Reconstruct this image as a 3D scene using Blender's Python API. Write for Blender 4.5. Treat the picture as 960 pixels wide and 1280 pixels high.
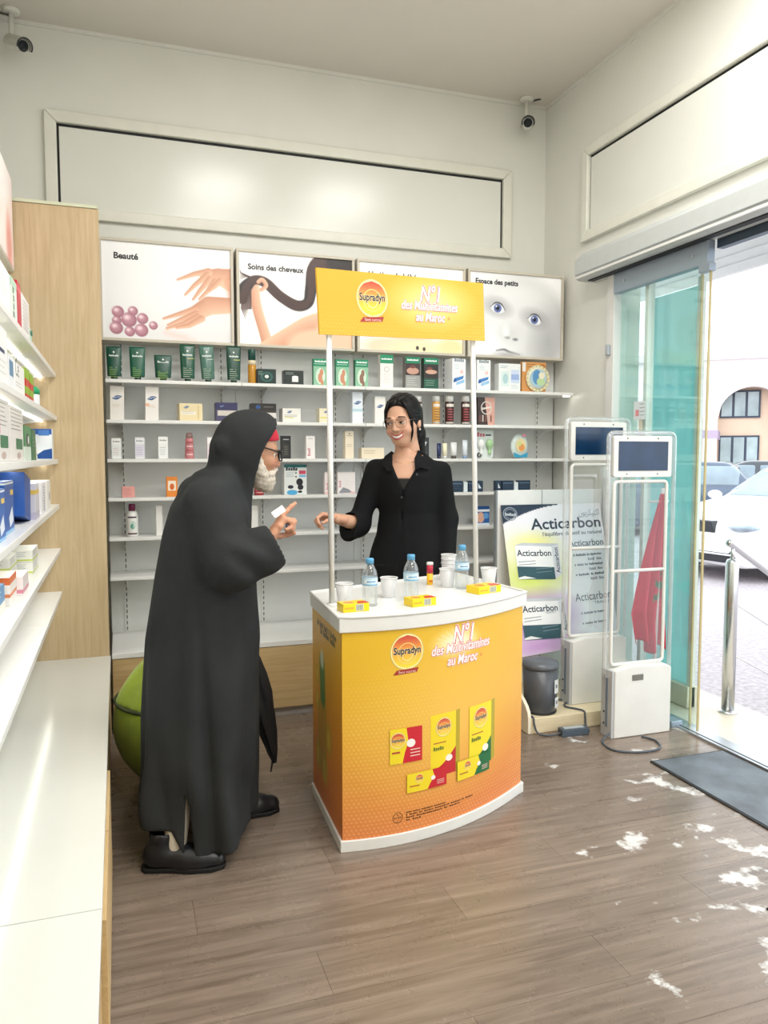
import bpy, bmesh, math, random
import numpy as np
from mathutils import Vector, Matrix
from mathutils.geometry import tessellate_polygon

for o in list(bpy.data.objects):
    bpy.data.objects.remove(o, do_unlink=True)
S = bpy.context.scene
COL = S.collection
R = math.radians
random.seed(7)
np.random.seed(7)

# ------------------------------------------------------------------ camera, world, light, exposure
cam_data = bpy.data.cameras.new('camera')
cam = bpy.data.objects.new('camera', cam_data)
COL.objects.link(cam)
cam.location = (0, 0, 1.4)
cam.rotation_euler = (R(90 - 4.12), 0, R(-18.9))
cam_data.sensor_fit = 'VERTICAL'
cam_data.sensor_height = 36
cam_data.sensor_width = 27
cam_data.lens = 970 / 1280 * 36
cam_data.clip_start = 0.02
cam_data.clip_end = 300
S.camera = cam

world = bpy.data.worlds.new('overcast_sky')
S.world = world
world.use_nodes = True
bg = world.node_tree.nodes['Background']
bg.inputs[0].default_value = (0.90, 0.96, 1.0, 1)
bg.inputs[1].default_value = 2.5

LAMP_POWER = 20.0
CEIL = 3.71
LAMPS = [(x, y) for x in (0.85, 1.95) for y in (-1.6, -0.2, 1.2, 2.55)]

S.view_settings.view_transform = 'Standard'
S.view_settings.look = 'None'
S.view_settings.gamma = 1
S.view_settings.use_curve_mapping = False
S.view_settings.exposure = 0.16

# ------------------------------------------------------------------ helpers
def lin(c):
    if isinstance(c, str):
        c = c.lstrip('#')
        c = [int(c[i:i + 2], 16) / 255 for i in (0, 2, 4)]
    return tuple((v / 12.92 if v <= 0.04045 else ((v + 0.055) / 1.055) ** 2.4) for v in c[:3])

MATS = {}
def mat(name, col='#ffffff', rough=0.5, metal=0.0, spec=0.5, var=0.0, scale=20, bump=0.0, bscale=60, emit=0.0, stretch=(1, 1, 1), coat=0.0, sheen=0.0):
    if name in MATS:
        return MATS[name]
    m = bpy.data.materials.new(name)
    m.use_nodes = True
    nt = m.node_tree
    b = nt.nodes['Principled BSDF']
    c = lin(col)
    b.inputs['Base Color'].default_value = (*c, 1)
    b.inputs['Roughness'].default_value = rough
    b.inputs['Metallic'].default_value = metal
    b.inputs['Specular IOR Level'].default_value = spec
    if coat:
        b.inputs['Coat Weight'].default_value = coat
        b.inputs['Coat Roughness'].default_value = 0.08
    if sheen:
        b.inputs['Sheen Weight'].default_value = sheen
    tc = nt.nodes.new('ShaderNodeTexCoord')
    mp = nt.nodes.new('ShaderNodeMapping')
    mp.inputs['Scale'].default_value = stretch
    nt.links.new(tc.outputs['Object'], mp.inputs[0])
    if var or True:
        n = nt.nodes.new('ShaderNodeTexNoise')
        n.inputs['Scale'].default_value = scale
        n.inputs['Detail'].default_value = 4
        nt.links.new(mp.outputs[0], n.inputs['Vector'])
        r = nt.nodes.new('ShaderNodeValToRGB')
        v = max(var, 0.015)
        r.color_ramp.elements[0].position = 0.3
        r.color_ramp.elements[1].position = 0.7
        r.color_ramp.elements[0].color = (*[x * (1 - v) for x in c], 1)
        r.color_ramp.elements[1].color = (*[min(1, x * (1 + v)) for x in c], 1)
        nt.links.new(n.outputs['Fac'], r.inputs[0])
        nt.links.new(r.outputs[0], b.inputs['Base Color'])
    if bump:
        n2 = nt.nodes.new('ShaderNodeTexNoise')
        n2.inputs['Scale'].default_value = bscale
        n2.inputs['Detail'].default_value = 5
        nt.links.new(mp.outputs[0], n2.inputs['Vector'])
        bp = nt.nodes.new('ShaderNodeBump')
        bp.inputs['Strength'].default_value = bump
        bp.inputs['Distance'].default_value = 0.01
        nt.links.new(n2.outputs['Fac'], bp.inputs['Height'])
        nt.links.new(bp.outputs[0], b.inputs['Normal'])
    if emit:
        b.inputs['Emission Color'].default_value = (*c, 1)
        b.inputs['Emission Strength'].default_value = emit
    MATS[name] = m
    return m

def print_mat(name='ink_print', rough=0.4, emit=0.0):
    if name in MATS:
        return MATS[name]
    m = bpy.data.materials.new(name)
    m.use_nodes = True
    nt = m.node_tree
    b = nt.nodes['Principled BSDF']
    a = nt.nodes.new('ShaderNodeAttribute')
    a.attribute_name = 'Col'
    nt.links.new(a.outputs['Color'], b.inputs['Base Color'])
    b.inputs['Roughness'].default_value = rough
    if emit:
        nt.links.new(a.outputs['Color'], b.inputs['Emission Color'])
        b.inputs['Emission Strength'].default_value = emit
    MATS[name] = m
    return m

def glass_mat(name, tint=(0.97, 0.99, 0.98), refl=0.08, rough=0.02, haze=0.0, gain=0.35):
    if name in MATS:
        return MATS[name]
    m = bpy.data.materials.new(name)
    m.use_nodes = True
    nt = m.node_tree
    nt.nodes.remove(nt.nodes['Principled BSDF'])
    out = nt.nodes['Material Output']
    t = nt.nodes.new('ShaderNodeBsdfTransparent')
    t.inputs[0].default_value = (*tint, 1)
    g = nt.nodes.new('ShaderNodeBsdfGlossy')
    g.inputs['Roughness'].default_value = rough
    fr = nt.nodes.new('ShaderNodeLayerWeight')
    fr.inputs['Blend'].default_value = 0.35
    mx = nt.nodes.new('ShaderNodeMixShader')
    mu = nt.nodes.new('ShaderNodeMath')
    mu.operation = 'MULTIPLY_ADD'
    mu.inputs[1].default_value = gain
    mu.inputs[2].default_value = refl
    nt.links.new(fr.outputs['Fresnel'], mu.inputs[0])
    nt.links.new(mu.outputs[0], mx.inputs[0])
    nt.links.new(t.outputs[0], mx.inputs[1])
    nt.links.new(g.outputs[0], mx.inputs[2])
    last = mx
    if haze:
        d = nt.nodes.new('ShaderNodeBsdfDiffuse')
        d.inputs[0].default_value = (*tint, 1)
        m2 = nt.nodes.new('ShaderNodeMixShader')
        m2.inputs[0].default_value = haze
        nt.links.new(mx.outputs[0], m2.inputs[1])
        nt.links.new(d.outputs[0], m2.inputs[2])
        last = m2
    nt.links.new(last.outputs[0], out.inputs[0])
    MATS[name] = m
    return m

def wood_mat(name, c0, c1, axis='Z', rough=0.45, scale=14, rand=0.0):
    """long-grain wood; axis = grain direction in object space"""
    if name in MATS:
        return MATS[name]
    m = bpy.data.materials.new(name)
    m.use_nodes = True
    nt = m.node_tree
    b = nt.nodes['Principled BSDF']
    tc = nt.nodes.new('ShaderNodeTexCoord')
    mp = nt.nodes.new('ShaderNodeMapping')
    sc = [scale] * 3
    sc['XYZ'.index(axis)] = scale * 0.06
    mp.inputs['Scale'].default_value = sc
    nt.links.new(tc.outputs['Object'], mp.inputs[0])
    n = nt.nodes.new('ShaderNodeTexNoise')
    n.inputs['Scale'].default_value = 4
    n.inputs['Detail'].default_value = 8
    n.inputs['Roughness'].default_value = 0.65
    n.inputs['Distortion'].default_value = 0.6
    nt.links.new(mp.outputs[0], n.inputs['Vector'])
    r = nt.nodes.new('ShaderNodeValToRGB')
    r.color_ramp.elements[0].position = 0.32
    r.color_ramp.elements[1].position = 0.68
    r.color_ramp.elements[0].color = (*lin(c0), 1)
    r.color_ramp.elements[1].color = (*lin(c1), 1)
    nt.links.new(n.outputs['Fac'], r.inputs[0])
    src = r.outputs[0]
    if rand:
        oi = nt.nodes.new('ShaderNodeObjectInfo')
        hs = nt.nodes.new('ShaderNodeHueSaturation')
        ma = nt.nodes.new('ShaderNodeMath')
        ma.operation = 'MULTIPLY_ADD'
        ma.inputs[1].default_value = rand
        ma.inputs[2].default_value = 1 - rand / 2
        nt.links.new(oi.outputs['Random'], ma.inputs[0])
        nt.links.new(ma.outputs[0], hs.inputs['Value'])
        nt.links.new(src, hs.inputs['Color'])
        src = hs.outputs[0]
        va = nt.nodes.new('ShaderNodeVectorMath')
        nt.links.new(tc.outputs['Object'], va.inputs[0])
        nt.links.new(oi.outputs['Location'], va.inputs[1])
        nt.links.new(va.outputs[0], mp.inputs[0])
    nt.links.new(src, b.inputs['Base Color'])
    b.inputs['Roughness'].default_value = rough
    MATS[name] = m
    return m

def tag(o, label=None, cat=None, group=None, kind=None):
    if label: o['label'] = label
    if cat: o['category'] = cat
    if group: o['group'] = group
    if kind: o['kind'] = kind
    return o

def empty(name, loc=(0, 0, 0), rz=0, label=None, cat=None, group=None, kind=None, parent=None):
    o = bpy.data.objects.new(name, None)
    o.empty_display_size = 0.05
    COL.objects.link(o)
    o.location = loc
    o.rotation_euler = (0, 0, rz)
    if parent: o.parent = parent
    return tag(o, label, cat, group, kind)

def link_mesh(name, V, F, m, parent=None, smooth=False, col=None, loc=None, rot=None, bevel=0, seg=2):
    me = bpy.data.meshes.new(name)
    V = V.tolist() if hasattr(V, 'tolist') else V
    F = F.tolist() if hasattr(F, 'tolist') else F
    me.from_pydata(V, [], F)
    if smooth:
        me.polygons.foreach_set('use_smooth', [True] * len(me.polygons))
    if col is not None:
        at = me.color_attributes.new('Col', 'FLOAT_COLOR', 'POINT')
        c = np.ones((len(V), 4), np.float32)
        c[:, :3] = np.asarray(col)
        at.data.foreach_set('color', c.ravel())
    me.update()
    if m: me.materials.append(m)
    o = bpy.data.objects.new(name, me)
    COL.objects.link(o)
    if parent: o.parent = parent
    if loc: o.location = loc
    if rot: o.rotation_euler = rot
    if bevel:
        b = o.modifiers.new('bevel', 'BEVEL')
        b.width = bevel
        b.segments = seg
        b.limit_method = 'ANGLE'
        if not smooth:
            me.polygons.foreach_set('use_smooth', [True] * len(me.polygons))
            wn = o.modifiers.new('wn', 'WEIGHTED_NORMAL')
            wn.keep_sharp = True
    return o

class MB:
    def __init__(s):
        s.V = []; s.F = []
    def add(s, V, F):
        k = len(s.V)
        s.V += [tuple(v) for v in V]
        s.F += [tuple(i + k for i in f) for f in F]
        return s
    def box(s, x0, x1, y0, y1, z0, z1):
        V = [(x, y, z) for x in (x0, x1) for y in (y0, y1) for z in (z0, z1)]
        return s.add(V, [(0, 1, 3, 2), (4, 6, 7, 5), (0, 4, 5, 1), (2, 3, 7, 6), (0, 2, 6, 4), (1, 5, 7, 3)])
    def prism(s, poly, z0, z1):
        """poly in xy, extruded in z"""
        n = len(poly)
        V = [(x, y, z0) for x, y in poly] + [(x, y, z1) for x, y in poly]
        F = [(i, (i + 1) % n, n + (i + 1) % n, n + i) for i in range(n)]
        F += [tuple(reversed(range(n))), tuple(range(n, 2 * n))]
        return s.add(V, F)
    def prism_axis(s, poly, a0, a1, axis='y'):
        n = len(poly)
        def pt(p, a):
            return (p[0], a, p[1]) if axis == 'y' else (a, p[0], p[1])
        V = [pt(p, a0) for p in poly] + [pt(p, a1) for p in poly]
        F = [(i, (i + 1) % n, n + (i + 1) % n, n + i) for i in range(n)]
        F += [tuple(reversed(range(n))), tuple(range(n, 2 * n))]
        return s.add(V, F)
    def lathe(s, prof, c=(0, 0, 0), n=24, mod=None, caps=True):
        V = []; F = []
        for (r, z) in prof:
            for i in range(n):
                a = 2 * math.pi * i / n
                q = r * (mod(a, z) if mod else 1)
                V.append((c[0] + q * math.cos(a), c[1] + q * math.sin(a), c[2] + z))
        for j in range(len(prof) - 1):
            for i in range(n):
                F.append((j * n + i, j * n + (i + 1) % n, (j + 1) * n + (i + 1) % n, (j + 1) * n + i))
        if caps:
            F.append(tuple(reversed(range(n))))
            F.append(tuple(range((len(prof) - 1) * n, len(prof) * n)))
        return s.add(V, F)
    def tube(s, pts, r, n=10, closed=False, flat=1.0):
        P = [Vector(p) for p in pts]
        m = len(P)
        rs = r if isinstance(r, (list, tuple)) else [r] * m
        V = []; F = []
        up = None
        for i in range(m):
            if closed:
                t = (P[(i + 1) % m] - P[i - 1]).normalized()
            else:
                t = (P[min(i + 1, m - 1)] - P[max(i - 1, 0)]).normalized()
            if up is None:
                up = Vector((0, 0, 1)) if abs(t.z) < 0.9 else Vector((1, 0, 0))
            sd = t.cross(up).normalized()
            up = sd.cross(t).normalized()
            for k in range(n):
                a = 2 * math.pi * k / n
                V.append(P[i] + sd * (math.cos(a) * rs[i]) + up * (math.sin(a) * rs[i] * flat))
        rng = m if closed else m - 1
        for i in range(rng):
            for k in range(n):
                j = (i + 1) % m
                F.append((i * n + k, i * n + (k + 1) % n, j * n + (k + 1) % n, j * n + k))
        if not closed:
            F.append(tuple(reversed(range(n))))
            F.append(tuple(range((m - 1) * n, m * n)))
        return s.add(V, F)
    def quad(s, a, b, c, d):
        return s.add([a, b, c, d], [(0, 1, 2, 3)])
    def sphere(s, c, r, nu=16, nv=10):
        r = (r, r, r) if not isinstance(r, (tuple, list)) else r
        V = []; F = []
        for j in range(nv + 1):
            th = math.pi * j / nv
            for i in range(nu):
                a = 2 * math.pi * i / nu
                V.append((c[0] + r[0] * math.sin(th) * math.cos(a), c[1] + r[1] * math.sin(th) * math.sin(a), c[2] + r[2] * math.cos(th)))
        for j in range(nv):
            for i in range(nu):
                F.append((j * nu + i, (j + 1) * nu + i, (j + 1) * nu + (i + 1) % nu, j * nu + (i + 1) % nu))
        return s.add(V, F)
    def build(s, name, m, parent=None, **kw):
        return link_mesh(name, s.V, s.F, m, parent, **kw)

def rrect(x0, x1, y0, y1, r, n=5):
    out = []
    for cx, cy, a0 in ((x1 - r, y1 - r, 0), (x0 + r, y1 - r, 90), (x0 + r, y0 + r, 180), (x1 - r, y0 + r, 270)):
        for k in range(n + 1):
            a = R(a0 + 90 * k / n)
            out.append((cx + r * math.cos(a), cy + r * math.sin(a)))
    return out

# ---- text as flat glyph geometry
_TC = {}
def text_geo(s, off=0.0):
    k = (s, off)
    if k in _TC:
        return _TC[k]
    if isinstance(s, tuple):         # lettering too small to read in the photograph: plain blocks, given as word lengths
        V = []; F = []; x = 0.0
        for n in s:
            for i in range(n):
                h = 0.55 if i % 3 else 0.73
                q = len(V)
                V += [(x, 0), (x + .38, 0), (x + .38, h), (x, h)]
                F.append((q, q + 1, q + 2, q + 3))
                x += .5
            x += .5
        _TC[k] = (np.array(V, float), F)
        return _TC[k]
    c = bpy.data.curves.new('t', 'FONT')
    c.body = s
    c.offset = off
    c.resolution_u = 3
    o = bpy.data.objects.new('t', c)
    me = bpy.data.meshes.new_from_object(o)
    V = np.array([v.co[:2] for v in me.vertices]) if len(me.vertices) else np.zeros((0, 2))
    F = [tuple(p.vertices) for p in me.polygons]
    bpy.data.objects.remove(o)
    bpy.data.curves.remove(c)
    bpy.data.meshes.remove(me)
    _TC[k] = (V, F)
    return V, F

class Print:
    """flat print: coloured shapes laid on a surface through a map (u, v, lift) -> xyz"""
    def __init__(s, f):
        s.f = f; s.V = []; s.F = []; s.C = []; s.l = 1; s.step = 0.00008; s.maxu = None
    def split(s, pts, faces, col):
        """cut big facets so that the print follows a curved face"""
        pts = [tuple(p) for p in pts]
        st = [(f[0], f[i], f[i + 1]) for f in faces for i in range(1, len(f) - 1)]
        out = []
        while st:
            t = st.pop()
            e = [abs(pts[t[i]][0] - pts[t[(i + 1) % 3]][0]) for i in range(3)]
            m = max(range(3), key=lambda i: e[i])
            if e[m] <= s.maxu:
                out.append(t); continue
            a, b, c = t[m], t[(m + 1) % 3], t[(m + 2) % 3]
            pts.append(((pts[a][0] + pts[b][0]) / 2, (pts[a][1] + pts[b][1]) / 2))
            q = len(pts) - 1
            st += [(a, q, c), (q, b, c)]
        return pts, out
    def raw(s, pts, faces, col):
        if s.maxu:
            pts, faces = s.split(pts, faces, col)
        k = len(s.V)
        off = s.l * s.step
        s.V += [s.f(p[0], p[1], off) for p in pts]
        s.F += [tuple(i + k for i in f) for f in faces]
        if len(col) == len(pts) and not isinstance(col, str) and not isinstance(col[0], (int, float)):
            s.C += [lin(c) for c in col]
        else:
            s.C += [lin(col)] * len(pts)
        s.l += 1
        return s
    def poly(s, pts, col):
        t = tessellate_polygon([[Vector((p[0], p[1], 0)) for p in pts]])
        return s.raw(pts, [tuple(q) for q in t], col)
    def rect(s, x0, y0, x1, y1, col, nx=1, ny=1, col2=None):
        pts = []; cs = []
        a = lin(col); 
        for j in range(ny + 1):
            for i in range(nx + 1):
                pts.append((x0 + (x1 - x0) * i / nx, y0 + (y1 - y0) * j / ny))
        F = [(j * (nx + 1) + i, j * (nx + 1) + i + 1, (j + 1) * (nx + 1) + i + 1, (j + 1) * (nx + 1) + i) for j in range(ny) for i in range(nx)]
        return s.raw(pts, F, col)
    def ell(s, cx, cy, rx, ry, col, n=24, rot=0):
        pts = [(cx, cy)]
        for i in range(n):
            a = 2 * math.pi * i / n
            x, y = rx * math.cos(a), ry * math.sin(a)
            pts.append((cx + x * math.cos(rot) - y * math.sin(rot), cy + x * math.sin(rot) + y * math.cos(rot)))
        return s.raw(pts, [(0, 1 + i, 1 + (i + 1) % n) for i in range(n)], col)
    def ring(s, cx, cy, rx, ry, w, col, n=32, a0=0, a1=360):
        pts = []; F = []
        for i in range(n + 1):
            a = R(a0 + (a1 - a0) * i / n)
            pts += [(cx + rx * math.cos(a), cy + ry * math.sin(a)), (cx + (rx - w) * math.cos(a), cy + (ry - w) * math.sin(a))]
            if i: F.append((2 * i - 2, 2 * i, 2 * i + 1, 2 * i - 1))
        return s.raw(pts, F, col)
    def text(s, st, x, y, h=None, col='#000000', w=None, align='l', off=0.0, shear=0.0, rot=0.0, slope=0.0):
        V, F = text_geo(st, off)
        if not len(V): return s
        x0, x1 = V[:, 0].min(), V[:, 0].max()
        base = 0.0
        sy = (h / 0.73) if h else None
        sx = (w / (x1 - x0)) if w else sy
        if sy is None: sy = sx
        U = np.empty_like(V)
        U[:, 0] = (V[:, 0] - x0) * sx
        U[:, 1] = V[:, 1] * sy
        ww = (x1 - x0) * sx
        if align == 'c': U[:, 0] -= ww / 2
        if align == 'r': U[:, 0] -= ww
        U[:, 0] += U[:, 1] * shear
        U[:, 1] += U[:, 0] * slope
        if rot:
            c, sn = math.cos(rot), math.sin(rot)
            U = np.stack([U[:, 0] * c - U[:, 1] * sn, U[:, 0] * sn + U[:, 1] * c], 1)
        U += (x, y)
        return s.raw([tuple(u) for u in U], F, col)
    def build(s, name, parent, m=None):
        return link_mesh(name, s.V, s.F, m or print_mat(), parent, col=s.C)

# ---- painted print (vertex colours on a fine sheet)
class Canvas:
    def __init__(s, w, h, nx, ny, bg):
        s.w, s.h, s.nx, s.ny = w, h, nx, ny
        s.U, s.Vv = np.meshgrid(np.linspace(0, w, nx), np.linspace(0, h, ny))
        s.A = np.ones((ny, nx, 3)) * np.array(s.c(bg))
    @staticmethod
    def c(c):
        if isinstance(c, str):
            c = c.lstrip('#')
            return [int(c[i:i + 2], 16) / 255 for i in (0, 2, 4)]
        return [v / 255 for v in c]
    def blend(s, a, col):
        a = np.clip(a, 0, 1)[..., None]
        col = np.asarray(col) if not isinstance(col, (str, tuple, list)) else np.array(s.c(col))
        s.A = s.A * (1 - a) + col * a
        return s
    def ell(s, cx, cy, rx, ry, col, soft=0.05, al=1.0, rot=0):
        x, y = s.U - cx, s.Vv - cy
        if rot:
            a = R(rot)
            x, y = x * math.cos(a) + y * math.sin(a), -x * math.sin(a) + y * math.cos(a)
        d = np.sqrt((x / rx) ** 2 + (y / ry) ** 2)
        return s.blend(al * (1 - (d - (1 - soft)) / (2 * soft)), col)
    def poly(s, pts, col, al=1.0, soft=0):
        ins = np.zeros(s.U.shape, bool)
        n = len(pts)
        for i in range(n):
            (xa, ya), (xb, yb) = pts[i], pts[(i + 1) % n]
            if ya == yb: continue
            c = ((ya > s.Vv) != (yb > s.Vv)) & (s.U < (xb - xa) * (s.Vv - ya) / (yb - ya) + xa)
            ins ^= c
        return s.blend(ins * al, col)
    def stroke(s, pts, ws, col, soft=1.5, al=1.0, shade=None):
        """tapering stroke; shade darkens one edge (a property of the print)"""
        best = np.full(s.U.shape, 1e9); side = np.zeros(s.U.shape)
        pts = np.array(pts, float)
        ws = np.array(ws, float) if hasattr(ws, '__len__') else np.full(len(pts), float(ws))
        if len(pts) > 3:
            Q = np.column_stack([pts, ws]); out = []
            for i in range(len(Q) - 1):
                p0, p1, p2, p3 = Q[max(i - 1, 0)], Q[i], Q[i + 1], Q[min(i + 2, len(Q) - 1)]
                for t in np.linspace(0, 1, 6)[:-1]:
                    out.append(.5 * (2 * p1 + (p2 - p0) * t + (2 * p0 - 5 * p1 + 4 * p2 - p3) * t * t + (3 * p1 - p0 - 3 * p2 + p3) * t ** 3))
            Q = np.array(out + [Q[-1]]); pts, ws = Q[:, :2], Q[:, 2]
        for i in range(len(pts) - 1):
            a, b = pts[i], pts[i + 1]
            d = b - a
            t = np.clip(((s.U - a[0]) * d[0] + (s.Vv - a[1]) * d[1]) / (d @ d), 0, 1)
            px, py = s.U - a[0] - t * d[0], s.Vv - a[1] - t * d[1]
            r = (ws[i] + (ws[i + 1] - ws[i]) * t) / 2
            dist = np.hypot(px, py) - r
            sd = (d[0] * py - d[1] * px) / np.hypot(*d) / np.maximum(r, 1e-6)
            side = np.where(dist < best, sd, side)
            best = np.minimum(best, dist)
        al_ = al * (0.5 - best / (2 * soft))
        col = np.array(s.c(col))
        if shade is not None:
            f = np.clip(side * 0.5 + 0.5, 0, 1)[..., None]
            col = col * (1 - f) + np.array(s.c(shade)) * f
        return s.blend(al_, col)
    def build(s, name, f, parent, m=None):
        """f(u01, v01) -> xyz with v down"""
        nx, ny = s.nx, s.ny
        V = [f(i / (nx - 1), j / (ny - 1)) for j in range(ny) for i in range(nx)]
        idx = np.arange(nx * ny).reshape(ny, nx)
        F = np.stack([idx[:-1, :-1], idx[1:, :-1], idx[1:, 1:], idx[:-1, 1:]], -1).reshape(-1, 4)
        A = s.A.reshape(-1, 3)
        L = np.where(A <= 0.04045, A / 12.92, ((A + 0.055) / 1.055) ** 2.4)
        return link_mesh(name, V, F, m or print_mat(), parent, col=L, smooth=True)

# ---- signed-distance modelling for organic shapes
def cap(P, a, b, ra, rb=None):
    rb = ra if rb is None else rb
    a = np.asarray(a, float); b = np.asarray(b, float)
    ba = b - a
    q = [P[i] - a[i] for i in range(3)]
    t = np.clip((q[0] * ba[0] + q[1] * ba[1] + q[2] * ba[2]) / max(ba @ ba, 1e-12), 0, 1)
    return np.sqrt(sum((q[i] - t * ba[i]) ** 2 for i in range(3))) - (ra + (rb - ra) * t)
def ell(P, c, r):
    q = [(P[i] - c[i]) for i in range(3)]
    k0 = np.sqrt(sum((q[i] / r[i]) ** 2 for i in range(3)))
    k1 = np.sqrt(sum((q[i] / r[i] ** 2) ** 2 for i in range(3)))
    return k0 * (k0 - 1) / np.maximum(k1, 1e-9)
def rbx(P, c, hs, r):
    q = [np.abs(P[i] - c[i]) - (hs[i] - r) for i in range(3)]
    return np.sqrt(sum(np.maximum(x, 0) ** 2 for x in q)) + np.minimum(np.maximum(np.maximum(q[0], q[1]), q[2]), 0) - r
def smin(a, b, k):
    h = np.clip(0.5 + 0.5 * (b - a) / k, 0, 1)
    return b + (a - b) * h - k * h * (1 - h)
def smax(a, b, k):
    return -smin(-a, -b, k)
def loft(P, zs, cx, rx, ry, cy=None):
    z = P[2]
    c = np.interp(z, zs, cx); a = np.interp(z, zs, rx); b = np.interp(z, zs, ry)
    d0 = np.interp(z, zs, cy) if cy is not None else 0
    k = np.sqrt(((P[0] - c) / a) ** 2 + ((P[1] - d0) / b) ** 2)
    return (k - 1) * np.minimum(a, b)
def nets(f, lo, hi, h):
    lo = np.array(lo, float); hi = np.array(hi, float)
    n = np.ceil((hi - lo) / h).astype(int) + 1
    P = np.meshgrid(*[lo[i] + h * np.arange(n[i]) for i in range(3)], indexing='ij')
    v = f(P)
    s = v < 0
    nx, ny, nz = n
    cnt = np.zeros((nx - 1, ny - 1, nz - 1), np.int8)
    for i in (0, 1):
        for j in (0, 1):
            for k in (0, 1):
                cnt += s[i:nx - 1 + i, j:ny - 1 + j, k:nz - 1 + k]
    act = (cnt > 0) & (cnt < 8)
    idx = np.full(act.shape, -1, np.int64)
    I = np.argwhere(act)
    idx[act] = np.arange(len(I))
    acc = np.zeros((len(I), 3)); num = np.zeros(len(I))
    for ax in range(3):
        o1, o2 = [d for d in range(3) if d != ax]
        for a in (0, 1):
            for b in (0, 1):
                c0 = np.zeros(3, int); c0[o1] = a; c0[o2] = b
                c1 = c0.copy(); c1[ax] = 1
                va = v[tuple((I + c0).T)]; vb = v[tuple((I + c1).T)]
                cr = (va < 0) != (vb < 0)
                t = np.where(cr, va / np.where(cr, va - vb, 1), 0)
                p = c0 + np.zeros((len(I), 3)); p[:, ax] = t
                acc += p * cr[:, None]; num += cr
    V = lo + h * (I + acc / num[:, None])
    Fs = []
    for ax in range(3):
        o1, o2 = (ax + 1) % 3, (ax + 2) % 3
        sl0 = [slice(None)] * 3; sl1 = [slice(None)] * 3
        sl0[ax] = slice(0, n[ax] - 1); sl1[ax] = slice(1, n[ax])
        a = s[tuple(sl0)]; b = s[tuple(sl1)]
        E = np.argwhere(a != b)
        E = E[(E[:, o1] > 0) & (E[:, o1] < n[o1] - 1) & (E[:, o2] > 0) & (E[:, o2] < n[o2] - 1)]
        sg = a[tuple(E.T)]
        d1 = np.zeros(3, int); d1[o1] = 1
        d2 = np.zeros(3, int); d2[o2] = 1
        q = [idx[tuple(x.T)] for x in (E - d1 - d2, E - d2, E, E - d1)]
        Q = np.stack(q, 1)
        Q[~sg] = Q[~sg][:, ::-1]
        Fs.append(Q)
    return V, np.concatenate(Fs)
def relax(V, F, it=2, k=0.5):
    e = np.concatenate([F[:, [i, (i + 1) % 4]] for i in range(4)])
    for _ in range(it):
        acc = np.zeros_like(V); cnt = np.zeros(len(V))
        np.add.at(acc, e[:, 0], V[e[:, 1]]); np.add.at(cnt, e[:, 0], 1)
        np.add.at(acc, e[:, 1], V[e[:, 0]]); np.add.at(cnt, e[:, 1], 1)
        V = V + k * (acc / np.maximum(cnt, 1)[:, None] - V)
    return V
def join(parts):
    V = []; F = []; C = []; k = 0
    for v, f, c in parts:
        v = np.asarray(v); f = [tuple(int(i) + k for i in q) for q in f]
        V.append(v); F += f
        c = np.asarray(c, float)
        C.append(np.broadcast_to(c, (len(v), 3)) if c.ndim == 1 else c)
        k += len(v)
    return np.concatenate(V), F, np.concatenate(C)
# ------------------------------------------------------------------ materials of the place
M_wall = mat('wall_paint', '#e6e6de', 0.32, var=0.02, scale=3, bump=0.02, bscale=40)
M_ceil = mat('ceiling_paint', '#e4dfd6', 0.8, var=0.02, scale=2)
M_trim = mat('painted_trim', '#e4e4d8', 0.35, var=0.03, scale=9)
M_panel = mat('blank_panel', '#e3e4dc', 0.22, var=0.015, scale=2)
M_seal = mat('black_seal', '#15181c', 0.6)
M_shelf = mat('white_shelf', '#e9e9e6', 0.3, var=0.01)
M_back = mat('shelf_back', '#e6e8e6', 0.45, var=0.015, scale=3)
M_oak = wood_mat('oak_laminate', '#b8a07a', '#ccb692', 'Z')
M_oakh = wood_mat('oak_laminate_h', '#bfa06f', '#d2b788', 'X')
M_oaky = wood_mat('oak_laminate_y', '#bfa06f', '#d2b788', 'Y')
M_worktop = mat('gloss_white_top', '#d3d4ce', 0.16, var=0.01, scale=2)
M_white = mat('white_plastic', '#e4e4e0', 0.35)
M_steel = mat('brushed_steel', '#c9cac9', 0.22, metal=1.0)
M_alu = mat('aluminium', '#b9bfc4', 0.35, metal=0.9)
M_shut = mat('shutter_grey', '#c3c7c6', 0.4, var=0.02)
M_rail = mat('rail_blue_grey', '#9aa7b4', 0.35, metal=0.4)
M_black = mat('black_rubber', '#1b1d20', 0.6)
M_led = mat('led_diffuser', '#fffdf2', 0.5, emit=6.0)
M_lamp = mat('lamp_diffuser', '#fffaf0', 0.5)
M_glass = glass_mat('door_glass', (0.93, 0.985, 0.97), 0.015, gain=0.10)
M_acryl = glass_mat('clear_acrylic', (0.93, 0.95, 0.95), 0.10, haze=0.16)
M_brass = mat('glass_edge_seal', '#b7a877', 0.35, var=0.05)

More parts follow.
